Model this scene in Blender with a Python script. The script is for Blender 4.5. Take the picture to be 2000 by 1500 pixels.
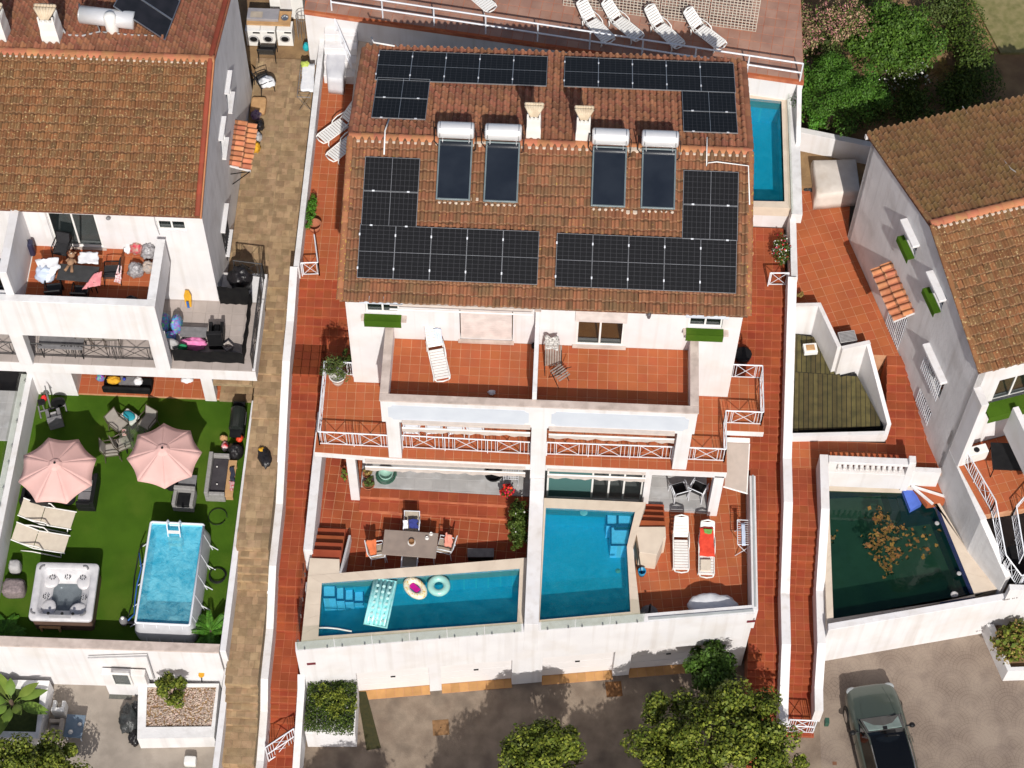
import bpy, math, random
import numpy as np
from mathutils import Matrix, Vector, noise
random.seed(7); rng=np.random.default_rng(7)
sc=bpy.context.scene; COL=sc.collection
for o in list(bpy.data.objects): bpy.data.objects.remove(o)
# ---------------------------------------------------------------- camera
FPX=4045.; PITCH,YAW,ROLL=59.296,1.663,.878
CO=np.array([0.148,-32.066,62.0])
RM=Matrix.Rotation(math.radians(YAW),3,'Z')@Matrix.Rotation(math.radians(90-PITCH),3,'X')@Matrix.Rotation(math.radians(ROLL),3,'Z')
cd=bpy.data.cameras.new('camera'); cam=bpy.data.objects.new('camera',cd); COL.objects.link(cam)
cd.sensor_width=36; cd.lens=36*FPX/2000; cd.clip_end=600; cd.clip_start=.5
cam.matrix_world=Matrix.Translation(CO)@RM.to_4x4(); sc.camera=cam
# ---------------------------------------------------------------- light
SUNV=Vector((-.17,1.12,-1)).normalized()          # direction in which the light travels
el=math.asin(-SUNV.z); az=math.atan2(-SUNV.x,-SUNV.y)   # azimuth from north(+y) clockwise
w=bpy.data.worlds.new('World'); sc.world=w; w.use_nodes=True
nt=w.node_tree; bg=nt.nodes['Background']; sky=nt.nodes.new('ShaderNodeTexSky'); sky.sky_type='NISHITA'
sky.sun_disc=False; sky.sun_elevation=el; sky.sun_rotation=az; sky.dust_density=2.2; sky.ozone_density=.6; sky.air_density=.8
nt.links.new(sky.outputs[0],bg.inputs[0]); bg.inputs[1].default_value=.095
sd=bpy.data.lights.new('sun','SUN'); sd.energy=4.35; sd.angle=math.radians(.5); sd.color=(1,.96,.905)
so=bpy.data.objects.new('sun',sd); COL.objects.link(so); so.rotation_euler=SUNV.to_track_quat('-Z','Y').to_euler(); so.location=(0,0,60)
vs=sc.view_settings; vs.view_transform='Standard'; vs.look='None'; vs.exposure=0.0; vs.gamma=1
try: vs.use_curve_mapping=False
except Exception: pass
sc.cycles.max_bounces=8; sc.cycles.transparent_max_bounces=12
try: sc.cycles.caustics_reflective=False; sc.cycles.caustics_refractive=False
except Exception: pass
# ---------------------------------------------------------------- geometry helpers
RN=np.array(RM)
def ray(px,py): return RN@np.array([(px-1000)/FPX,-(py-750)/FPX,-1.])
def P(px,py,z):
    d=ray(px,py); return CO+d*((z-CO[2])/d[2])
def P2(px,py,z): return tuple(P(px,py,z)[:2])
def onplane(px,py,p0,n):
    d=ray(px,py); n=np.array(n,float); return CO+d*(((np.array(p0,float)-CO)@n)/(d@n))
class MB:
    def __init__(s,org=(0,0,0),ang=0): s.v=[];s.f=[];s.o=org;s.c=math.cos(ang);s.s=math.sin(ang)
    def p(s,x,y,z):
        s.v.append((s.o[0]+s.c*x-s.s*y,s.o[1]+s.s*x+s.c*y,s.o[2]+z)); return len(s.v)-1
    def face(s,pts): s.f.append([s.p(*q) for q in pts]); return s
    def box(s,x0,x1,y0,y1,z0,z1):
        i=len(s.v)
        for z in (z0,z1):
            for x,y in ((x0,y0),(x1,y0),(x1,y1),(x0,y1)): s.p(x,y,z)
        for q in ((3,2,1,0),(4,5,6,7),(0,1,5,4),(1,2,6,5),(2,3,7,6),(3,0,4,7)): s.f.append([i+k for k in q])
        return s
    def prism(s,poly,z0,z1):
        a=sum(poly[k-1][0]*poly[k][1]-poly[k][0]*poly[k-1][1] for k in range(len(poly)))
        if a<0: poly=poly[::-1]
        n=len(poly); i=len(s.v)
        za=z0 if hasattr(z0,'__len__') else [z0]*n; zb=z1 if hasattr(z1,'__len__') else [z1]*n
        if a<0 and hasattr(z1,'__len__'): zb=zb[::-1]
        if a<0 and hasattr(z0,'__len__'): za=za[::-1]
        for (x,y),z in zip(poly,za): s.p(x,y,z)
        for (x,y),z in zip(poly,zb): s.p(x,y,z)
        s.f.append(list(range(i+n-1,i-1,-1))); s.f.append(list(range(i+n,i+2*n)))
        for k in range(n): s.f.append([i+k,i+(k+1)%n,i+n+(k+1)%n,i+n+k])
        return s
    def loft(s,rings,close=True,cap=True):
        n=len(rings[0]); i=len(s.v)
        for r in rings:
            for q in r: s.p(*q)
        for a in range(len(rings)-1):
            for k in range(n if close else n-1): s.f.append([i+a*n+k,i+a*n+(k+1)%n,i+(a+1)*n+(k+1)%n,i+(a+1)*n+k])
        if cap and close: s.f.append(list(range(i+n-1,i-1,-1))); s.f.append([i+(len(rings)-1)*n+k for k in range(n)])
        return s
    def tube(s,a,b,r,n=6,r2=None):
        a=Vector(a);b=Vector(b);d=(b-a)
        if d.length<1e-6: return s
        d.normalize(); u=d.orthogonal().normalized(); v=d.cross(u); r2=r if r2 is None else r2
        R=[[tuple(c+(u*math.cos(t)+v*math.sin(t))*q) for t in [2*math.pi*k/n for k in range(n)]] for c,q in ((a,r),(b,r2))]
        return s.loft(R)
    def path(s,pts,r,n=6):
        pts=[Vector(q) for q in pts]; rings=[]
        u=None
        for k,c in enumerate(pts):
            d=(pts[min(k+1,len(pts)-1)]-pts[max(k-1,0)])
            if d.length<1e-6: d=Vector((0,0,1))
            d.normalize()
            if u is None: u=d.orthogonal().normalized()
            u=(u-d*u.dot(d)); u=u.normalized() if u.length>1e-4 else d.orthogonal().normalized(); v=d.cross(u)
            rings.append([tuple(c+(u*math.cos(t)+v*math.sin(t))*r) for t in [2*math.pi*j/n for j in range(n)]])
        return s.loft(rings)
    def lathe(s,cx,cy,prof,n=16,sx=1,sy=1):
        return s.loft([[(cx+sx*r*math.cos(2*math.pi*k/n),cy+sy*r*math.sin(2*math.pi*k/n),z) for k in range(n)] for r,z in prof])
    def wall(s,x0,x1,z0,z1,y0,y1,holes=()):
        xs=sorted({x0,x1,*[h[0] for h in holes],*[h[1] for h in holes]}); zs=sorted({z0,z1,*[h[2] for h in holes],*[h[3] for h in holes]})
        xs=[x for x in xs if x0<=x<=x1]; zs=[z for z in zs if z0<=z<=z1]
        sol={}
        for i in range(len(xs)-1):
            for j in range(len(zs)-1):
                cx=(xs[i]+xs[i+1])/2; cz=(zs[j]+zs[j+1])/2
                sol[i,j]=not any(h[0]<cx<h[1] and h[2]<cz<h[3] for h in holes)
        for (i,j),q in sol.items():
            if not q: continue
            a,b,c,d=xs[i],xs[i+1],zs[j],zs[j+1]
            s.face([(a,y0,c),(b,y0,c),(b,y0,d),(a,y0,d)]); s.face([(b,y1,c),(a,y1,c),(a,y1,d),(b,y1,d)])
            if not sol.get((i-1,j)): s.face([(a,y1,c),(a,y0,c),(a,y0,d),(a,y1,d)])
            if not sol.get((i+1,j)): s.face([(b,y0,c),(b,y1,c),(b,y1,d),(b,y0,d)])
            if not sol.get((i,j-1)): s.face([(a,y1,c),(b,y1,c),(b,y0,c),(a,y0,c)])
            if not sol.get((i,j+1)): s.face([(a,y0,d),(b,y0,d),(b,y1,d),(a,y1,d)])
        return s
    def blob(s,cx,cy,cz,rx,ry,rz,amp=.15,sc_=2.,seed=0,n=20,m=12,flat=0.0,e=1.0):
        rings=[]
        for j in range(m+1):
            ph=-math.pi/2+math.pi*j/m; R=[]
            for k in range(n):
                t=2*math.pi*k/n
                f=lambda q: math.copysign(abs(q)**e,q)
                d=Vector((f(math.cos(ph))*f(math.cos(t)),f(math.cos(ph))*f(math.sin(t)),f(math.sin(ph))))
                q=1+amp*noise.noise(d*sc_+Vector((seed*7.3,seed*3.1,seed)))+amp*.5*noise.noise(d*sc_*2.7+Vector((seed,5,seed*2)))
                z=d.z*rz*q
                if flat is not None: z=max(z,-rz*flat)
                R.append((cx+d.x*rx*q,cy+d.y*ry*q,cz+z))
            rings.append(R)
        return s.loft(rings)
    def build(s,name,m,parent=None,smooth=False,bevel=0,kind=None,world=False,label=None):
        me=bpy.data.meshes.new(name); me.from_pydata(s.v,[],s.f); me.update()
        if smooth: me.polygons.foreach_set('use_smooth',[True]*len(me.polygons))
        o=bpy.data.objects.new(name,me); COL.objects.link(o); me.materials.append(m)
        if parent is not None: att(o,parent,world)
        if bevel:
            b=o.modifiers.new('b','BEVEL'); b.width=bevel; b.segments=2; b.limit_method='ANGLE'
        if kind: o['kind']=kind
        if label: o['label']=label
        return o
def att(o,parent,world=False):
    o.parent=parent
    if world and parent.type=='EMPTY':
        o.matrix_parent_inverse=Matrix.Translation(-Vector(parent.location))
def meta(o,label,cat,group=None):
    o['label']=label; o['category']=cat
    if group: o['group']=group
    return o
def T(name,label,cat,loc=(0,0,0),rz=0,group=None):
    o=bpy.data.objects.new(name,None); COL.objects.link(o); o.empty_display_size=.2
    o.location=[float(q) for q in loc]; o.rotation_euler=(0,0,rz); return meta(o,label,cat,group)
def dup(o,loc,rz,label,sc_=None):
    def cp(a,par):
        c=a.copy(); COL.objects.link(c)
        if par is not None: c.parent=par; c.matrix_parent_inverse=a.matrix_parent_inverse.copy()
        for ch in KIDS(a): cp(ch,c)
        return c
    r=cp(o,None); r.location=[float(q) for q in loc]; r.rotation_euler=(0,0,rz); r['label']=label
    if sc_: r.scale=sc_
    return r
def KIDS(a): return list(a.children)
R_=math.radians
def ydir(a,b): return math.atan2(b[1]-a[1],b[0]-a[0])
# ---------------------------------------------------------------- materials
def _n(nt,t,**k):
    n=nt.nodes.new(t)
    for a,b in k.items(): setattr(n,a,b)
    return n
def mat(name,c,c2=None,ns=2.,rough=.75,rv=0.,bump=0.,bs=60.,metal=0.,spec=.4,spot=None,spotc=(.5,.4,.15),spots=14.,hue=0.,dirt=0.,dirtc=(.25,.2,.15),dirts=.6,det=6,alpha=None,coat=0,sheen=0,trans=0,sub=0,c3=None):
    m=bpy.data.materials.new(name); m.use_nodes=True; nt=m.node_tree; L=nt.links; b=nt.nodes['Principled BSDF']
    b.inputs['Roughness'].default_value=rough; b.inputs['Metallic'].default_value=metal; b.inputs['Specular IOR Level'].default_value=spec
    if coat: b.inputs['Coat Weight'].default_value=coat
    geo=_n(nt,'ShaderNodeNewGeometry'); oi=_n(nt,'ShaderNodeObjectInfo')
    def nz(scale,detail=det,off=0.):
        n=_n(nt,'ShaderNodeTexNoise'); n.inputs['Scale'].default_value=scale; n.inputs['Detail'].default_value=detail
        L.new(geo.outputs['Position'],n.inputs['Vector']); return n.outputs['Fac']
    def ramp(f,a,b_,ca=(0,0,0,1),cb=(1,1,1,1)):
        r=_n(nt,'ShaderNodeValToRGB'); r.color_ramp.elements[0].position=a; r.color_ramp.elements[1].position=b_
        r.color_ramp.elements[0].color=ca; r.color_ramp.elements[1].color=cb; L.new(f,r.inputs[0]); return r.outputs[0]
    def mix(f,a,b_,bt='MIX'):
        x=_n(nt,'ShaderNodeMix',data_type='RGBA',blend_type=bt)
        for s_,v in ((x.inputs[0],f),(x.inputs[6],a),(x.inputs[7],b_)):
            if hasattr(v,'is_linked') or isinstance(v,bpy.types.NodeSocket): L.new(v,s_)
            elif isinstance(v,(int,float)): s_.default_value=v
            else: s_.default_value=(*v,1) if len(v)==3 else v
        return x.outputs[2]
    def math_(op,a,b_=0.,c_=None):
        x=_n(nt,'ShaderNodeMath',operation=op)
        for k,v in enumerate((a,b_) if c_ is None else (a,b_,c_)):
            if isinstance(v,bpy.types.NodeSocket): L.new(v,x.inputs[k])
            else: x.inputs[k].default_value=v
        return x.outputs[0]
    col=mix(ramp(nz(ns),.35,.65),c,c2 if c2 else tuple(q*.8 for q in c))
    if rv or hue or c3:
        rnd=math_('FRACT',math_('ADD',oi.outputs['Random'],geo.outputs['Random Per Island']))
        if c3: col=mix(ramp(rnd,.45,.9),col,c3)
        rnd2=math_('FRACT',math_('MULTIPLY',rnd,7.31))
        hs=_n(nt,'ShaderNodeHueSaturation'); L.new(col,hs.inputs['Color'])
        L.new(math_('MULTIPLY_ADD',rnd2,2*rv,1-rv),hs.inputs['Value']); L.new(math_('MULTIPLY_ADD',rnd,2*hue,.5-hue),hs.inputs['Hue']); col=hs.outputs[0]
    if dirt: col=mix(math_('MULTIPLY',ramp(nz(dirts,8),.5,.72),dirt),col,dirtc)
    if spot is not None: col=mix(ramp(nz(spots,3),spot,spot+.06),col,spotc)
    L.new(col,b.inputs['Base Color'])
    if bump:
        bp=_n(nt,'ShaderNodeBump'); bp.inputs['Strength'].default_value=bump; bp.inputs['Distance'].default_value=.02
        L.new(nz(bs,4),bp.inputs['Height']); L.new(bp.outputs[0],b.inputs['Normal'])
    if alpha is not None: b.inputs['Alpha'].default_value=alpha
    return m
WHITE=mat('white_render',(.73,.715,.715),(.68,.665,.67),1.2,.85,bump=.25,bs=25,dirt=.5,dirtc=(.6,.55,.5),dirts=.9)
WHITE2=mat('aged_lifted_white_render',(.76,.75,.745),(.67,.66,.655),.8,.9,bump=.5,bs=9,dirt=.5,dirtc=(.5,.48,.46),dirts=1.3)  # aged render, base tone lifted to lighten side walls in shade
COPING=mat('beige_coping',(.60,.50,.44),(.48,.39,.34),2.5,.85,bump=.3,dirt=.4,dirtc=(.4,.32,.27),dirts=3)
STONE=mat('pool_coping_stone',(.66,.56,.45),(.6,.5,.4),2,.85,bump=.2,dirt=.35,dirtc=(.5,.42,.33),dirts=1.5,rv=.03)
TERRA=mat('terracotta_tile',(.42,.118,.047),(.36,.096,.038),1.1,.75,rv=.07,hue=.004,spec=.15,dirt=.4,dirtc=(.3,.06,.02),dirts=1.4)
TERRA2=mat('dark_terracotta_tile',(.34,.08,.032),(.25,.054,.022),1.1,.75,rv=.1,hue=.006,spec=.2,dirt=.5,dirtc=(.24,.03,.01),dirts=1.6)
GROUT=mat('pale_grout',(.55,.3,.17),(.42,.2,.1),3,.9)
GROUT2=mat('red_grout',(.5,.17,.08),(.36,.1,.05),3,.9)
PAVER=mat('brown_stone_paver',(.36,.245,.14),(.27,.175,.095),3.,.85,rv=.22,hue=.006,bump=.5,bs=30,dirt=.5,dirtc=(.17,.11,.06),dirts=4)
PGROUT=mat('paver_joint',(.34,.25,.14),(.22,.16,.09),6,.95)
ROOFC=mat('orange_roof_tile',(.31,.13,.062),(.25,.105,.052),1.3,.9,rv=.18,hue=.004,bump=.4,bs=40,c3=(.2,.1,.05),spot=.66,spotc=(.42,.26,.07),spots=11,dirt=.55,dirtc=(.17,.12,.06),dirts=1.1)
ROOFB=mat('lifted_back_roof_tile',(.36,.145,.075),(.28,.112,.06),1.3,.85,rv=.25,hue=.01,bump=.4,bs=40,dirt=.4,dirtc=(.12,.05,.03),dirts=1.4)  # same tile as the front slope, tone lifted for the dimmer back slope
ROOFL=mat('lichen_brown_roof_tile',(.29,.13,.052),(.22,.1,.04),1.0,.9,rv=.25,hue=.006,bump=.5,bs=40,c3=(.21,.11,.05),spot=.61,spotc=(.5,.36,.17),spots=13,dirt=.4,dirtc=(.15,.09,.035),dirts=1.3)
RIDGE=mat('ridge_tile',(.45,.17,.08),(.38,.14,.07),2,.85,rv=.15,hue=.01,dirt=.5,dirtc=(.4,.26,.1),dirts=5)
ROOFU=mat('roof_underlay',(.16,.06,.03),None,3,.95)
METALW=mat('white_painted_metal',(.74,.76,.8),(.66,.68,.72),3,.4)
STEEL=mat('steel',(.6,.6,.6),(.5,.5,.5),3,.28,metal=.9)
TANK=mat('tank_aluminium',(.78,.78,.78),(.7,.7,.71),2,.35,metal=.35)
DARK=mat('dark_plastic',(.014,.014,.015),(.009,.009,.01),5,.5,spec=.2)
BLACK=mat('black_sheet',(.007,.007,.008),(.012,.012,.012),5,.7,spec=.1)
GREY=mat('grey_fabric',(.2,.195,.2),(.15,.145,.15),6,.9)
LGREY=mat('light_grey_fabric',(.42,.41,.41),(.36,.35,.35),6,.9)
CREAM=mat('cream_textile',(.66,.58,.47),(.6,.52,.42),5,.9)
PLASTW=mat('white_plastic',(.8,.79,.76),(.74,.73,.7),4,.4,dirt=.2,dirtc=(.55,.5,.42))
WOOD=mat('brown_wood',(.3,.15,.06),(.2,.1,.04),6,.7)
TAN=mat('tan_wood',(.5,.3,.14),(.42,.24,.11),6,.8)
GLASSB=mat('collector_glass',(.012,.016,.024),(.018,.023,.032),1.5,.12,spec=.5)
TURF=mat('artificial_turf',(.068,.145,.011),(.048,.11,.008),.9,.95,bump=1,bs=140,dirt=.75,dirtc=(.1,.16,.018),dirts=.7,spec=.1)
MARBLE=mat('grey_marble',(.42,.41,.4),(.34,.335,.33),1.6,.35,dirt=.5,dirtc=(.55,.56,.57),dirts=2.5,rv=.06)
CONC=mat('street_concrete',(.28,.22,.165),(.185,.14,.105),1.6,.9,bump=.6,bs=30,dirt=.75,dirtc=(.12,.095,.075),dirts=1.1,spec=.2)
CONC2=mat('courtyard_concrete',(.36,.31,.26),(.28,.24,.2),.9,.9,bump=.4,bs=20,dirt=.5,dirtc=(.2,.17,.14),dirts=2)
DECKM=mat('weathered_deck_board',(.11,.088,.032),(.075,.062,.022),3,.85,rv=.3,hue=.01,dirt=.5,dirtc=(.05,.045,.02),dirts=3)
SOIL=mat('dry_soil',(.3,.19,.09),(.2,.12,.06),1.5,.95,bump=1,bs=15)
GRAVELM=mat('pebble',(.5,.4,.33),(.4,.3,.24),8,.9,rv=.35,hue=.02)
def streaks(m,c,amt,zs=.35,xs=5.):
    nt=m.node_tree; L=nt.links; bs=nt.nodes['Principled BSDF']; o_=bs.inputs['Base Color'].links[0].from_socket
    g=_n(nt,'ShaderNodeNewGeometry'); mp=_n(nt,'ShaderNodeMapping'); mp.inputs['Scale'].default_value=(xs,xs,zs); L.new(g.outputs['Position'],mp.inputs[0]); n=_n(nt,'ShaderNodeTexNoise'); n.inputs['Scale'].default_value=1; n.inputs['Detail'].default_value=5; L.new(mp.outputs[0],n.inputs['Vector'])
    n2=_n(nt,'ShaderNodeTexNoise'); n2.inputs['Scale'].default_value=.5; L.new(g.outputs['Position'],n2.inputs['Vector'])
    r=_n(nt,'ShaderNodeValToRGB'); r.color_ramp.elements[0].position=.5; r.color_ramp.elements[1].position=.78; L.new(n.outputs['Fac'],r.inputs[0]); u=_n(nt,'ShaderNodeMath',operation='MULTIPLY'); L.new(r.outputs[0],u.inputs[0]); L.new(n2.outputs['Fac'],u.inputs[1]); u2=_n(nt,'ShaderNodeMath',operation='MULTIPLY'); L.new(u.outputs[0],u2.inputs[0]); u2.inputs[1].default_value=amt
    x=_n(nt,'ShaderNodeMix',data_type='RGBA'); L.new(u2.outputs[0],x.inputs[0]); L.new(o_,x.inputs[6]); x.inputs[7].default_value=(*c,1); L.new(x.outputs[2],bs.inputs['Base Color'])
streaks(TERRA,(.42,.2,.12),.5,1.4,1.4); streaks(TERRA2,(.38,.15,.08),.5,1.6,1.6); streaks(WHITE,(.48,.43,.38),.85,.14,4.); streaks(WHITE2,(.45,.42,.4),.8,.2,4.); streaks(COPING,(.25,.2,.17),.9,3,3)
def glassmat(name,tint,mixf=.5,rough=.03,col=(.02,.03,.03)):
    m=bpy.data.materials.new(name); m.use_nodes=True; nt=m.node_tree; L=nt.links; nt.nodes.clear()
    o=_n(nt,'ShaderNodeOutputMaterial'); a=_n(nt,'ShaderNodeBsdfTransparent'); a.inputs[0].default_value=(*tint,1)
    g=_n(nt,'ShaderNodeBsdfPrincipled'); g.inputs['Base Color'].default_value=(*col,1); g.inputs['Roughness'].default_value=rough; g.inputs['Specular IOR Level'].default_value=.6
    x=_n(nt,'ShaderNodeMixShader'); x.inputs[0].default_value=mixf; L.new(a.outputs[0],x.inputs[1]); L.new(g.outputs[0],x.inputs[2]); L.new(x.outputs[0],o.inputs[0]); return m
WINGL=glassmat('window_glass',(.88,.9,.9),.28)
BALGL=glassmat('balustrade_glass',(.93,.95,.92),.08,col=(.3,.3,.27))
TEALGL=glassmat('green_tinted_glass',(.3,.55,.52),.6,col=(.12,.26,.25))
def water(name,tint,mixf,col,ripple=.25,scale=3.,dark=None):
    m=bpy.data.materials.new(name); m.use_nodes=True; nt=m.node_tree; L=nt.links; nt.nodes.clear()
    o=_n(nt,'ShaderNodeOutputMaterial'); a=_n(nt,'ShaderNodeBsdfTransparent'); a.inputs[0].default_value=(*tint,1)
    g=_n(nt,'ShaderNodeBsdfPrincipled'); g.inputs['Roughness'].default_value=.04; g.inputs['Specular IOR Level'].default_value=.5
    geo=_n(nt,'ShaderNodeNewGeometry')
    n=_n(nt,'ShaderNodeTexNoise'); n.inputs['Scale'].default_value=scale; n.inputs['Detail'].default_value=5; n.inputs['Distortion'].default_value=.8; L.new(geo.outputs['Position'],n.inputs['Vector'])
    r=_n(nt,'ShaderNodeValToRGB'); r.color_ramp.elements[0].position=.3; r.color_ramp.elements[1].position=.7
    r.color_ramp.elements[0].color=(*col,1); r.color_ramp.elements[1].color=(*(dark or tuple(q*1.25 for q in col)),1); L.new(n.outputs['Fac'],r.inputs[0]); L.new(r.outputs[0],g.inputs['Base Color'])
    n2=_n(nt,'ShaderNodeTexNoise'); n2.inputs['Scale'].default_value=scale*2.2; n2.inputs['Detail'].default_value=3; n2.inputs['Distortion'].default_value=1.; L.new(geo.outputs['Position'],n2.inputs['Vector'])
    b=_n(nt,'ShaderNodeBump'); b.inputs['Strength'].default_value=ripple; b.inputs['Distance'].default_value=.05; L.new(n2.outputs['Fac'],b.inputs['Height']); L.new(b.outputs[0],g.inputs['Normal'])
    x=_n(nt,'ShaderNodeMixShader'); x.inputs[0].default_value=mixf; L.new(a.outputs[0],x.inputs[1]); L.new(g.outputs[0],x.inputs[2]); L.new(x.outputs[0],o.inputs[0]); return m
WATER=water('pool_water',(.48,.9,.95),.32,(.0,.14,.18),.6,2.6,dark=(.02,.24,.29))
WATERL=water('pale_pool_water',(.42,.85,.95),.45,(.04,.3,.42),.9,3.2,dark=(.3,.72,.8))  # pale second tone paints bright ripple lines into the water colour
WATERD=water('dark_green_water',(.2,.36,.28),.5,(.002,.016,.01),.08,.8,dark=(.006,.03,.015))
def gridmat(name,base,line,sx,sy,lw,rough,wn=None,metal=0.):
    """object-space grid print: cells sx by sy metres"""
    m=bpy.data.materials.new(name); m.use_nodes=True; nt=m.node_tree; L=nt.links; b=nt.nodes['Principled BSDF']
    tc=_n(nt,'ShaderNodeTexCoord'); sp=_n(nt,'ShaderNodeSeparateXYZ'); L.new(tc.outputs['Object'],sp.inputs[0])
    def ln(o_,s_):
        a=_n(nt,'ShaderNodeMath',operation='DIVIDE'); L.new(o_,a.inputs[0]); a.inputs[1].default_value=s_
        f=_n(nt,'ShaderNodeMath',operation='FRACT'); L.new(a.outputs[0],f.inputs[0])
        l=_n(nt,'ShaderNodeMath',operation='LESS_THAN'); L.new(f.outputs[0],l.inputs[0]); l.inputs[1].default_value=lw/s_; return l.outputs[0]
    mx=_n(nt,'ShaderNodeMath',operation='MAXIMUM'); L.new(ln(sp.outputs[0],sx),mx.inputs[0]); L.new(ln(sp.outputs[1],sy),mx.inputs[1])
    n=_n(nt,'ShaderNodeTexNoise'); n.inputs['Scale'].default_value=9; L.new(tc.outputs['Object'],n.inputs['Vector'])
    n.inputs['Detail'].default_value=5; n.inputs['Roughness'].default_value=.75; c=_n(nt,'ShaderNodeMix',data_type='RGBA'); c.inputs[6].default_value=(*base,1); c.inputs[7].default_value=(*[q*2.1 for q in base],1); L.new(n.outputs['Fac'],c.inputs[0])
    x=_n(nt,'ShaderNodeMix',data_type='RGBA'); L.new(mx.outputs[0],x.inputs[0]); L.new(c.outputs[2],x.inputs[6]); x.inputs[7].default_value=(*line,1)
    L.new(x.outputs[2],b.inputs['Base Color']); b.inputs['Roughness'].default_value=rough; b.inputs['Metallic'].default_value=metal; b.inputs['Specular IOR Level'].default_value=.35; return m
PVCELL=gridmat('solar_cells',(.003,.003,.0035),(.055,.055,.06),.1815,.1405,.008,.5)
MOSAIC=gridmat('pool_mosaic',(.012,.26,.4),(.06,.5,.62),.05,.05,.006,.5)  # noise mottle in the tile tone imitates caustic light blotches
MOSAICE=gridmat('pool_step_mosaic',(.3,.55,.8),(.5,.75,.95),.05,.05,.006,.5)
# ---------------------------------------------------------------- tiles
TM={}
def tilemesh(w_,d_,m,h=.007,inset=.007):
    k=(round(w_,3),round(d_,3),m.name,h,inset)
    if k in TM: return TM[k]
    b=MB(); a,c=w_/2-inset,d_/2-inset; e=.004
    R=[[(-a,-c,0),(a,-c,0),(a,c,0),(-a,c,0)],[(-a,-c,h-e),(a,-c,h-e),(a,c,h-e),(-a,c,h-e)],[(-a+e,-c+e,h),(a-e,-c+e,h),(a-e,c-e,h),(-a+e,c-e,h)]]
    b.loft(R,cap=False); b.f.append([8,9,10,11])
    me=bpy.data.meshes.new('tile'); me.from_pydata(b.v,[],b.f); me.materials.append(m); TM[k]=me; return me
def clip(poly,cell):
    out=list(poly); n=len(cell)
    for i in range(n):
        a,b=cell[i],cell[(i+1)%n]; inp=out; out=[]
        if not inp: return []
        side=lambda q:(b[0]-a[0])*(q[1]-a[1])-(b[1]-a[1])*(q[0]-a[0])
        for k in range(len(inp)):
            p_,q=inp[k-1],inp[k]; sp,sq=side(p_),side(q)
            if (sp>=0)!=(sq>=0):
                t=sp/(sp-sq); out.append((p_[0]+t*(q[0]-p_[0]),p_[1]+t*(q[1]-p_[1])))
            if sq>=0: out.append(q)
    return out
def area(p): return abs(sum(p[k-1][0]*p[k][1]-p[k][0]*p[k-1][1] for k in range(len(p))))/2 if len(p)>2 else 0
def inset(p,d):
    q=[]
    for v in p:
        if not q or math.dist(q[-1],v)>1e-4: q.append(v)
    if len(q)>1 and math.dist(q[0],q[-1])<1e-4: q.pop()
    if len(q)<3: return p
    p=q; sg=1 if sum(p[k-1][0]*p[k][1]-p[k][0]*p[k-1][1] for k in range(len(p)))>0 else -1; o=[]
    for k in range(len(p)):
        a,b,c=p[k-1],p[k],p[(k+1)%len(p)]; e1=(b[0]-a[0],b[1]-a[1]); e2=(c[0]-b[0],c[1]-b[1]); l1=math.hypot(*e1);l2=math.hypot(*e2)
        n1=(-e1[1]/l1*sg,e1[0]/l1*sg); n2=(-e2[1]/l2*sg,e2[0]/l2*sg); den=max(.3,1+n1[0]*n2[0]+n1[1]*n2[1]); o.append((b[0]+(n1[0]+n2[0])*d/den,b[1]+(n1[1]+n2[1])*d/den))
    return o if area(o)>1e-4 else p
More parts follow.
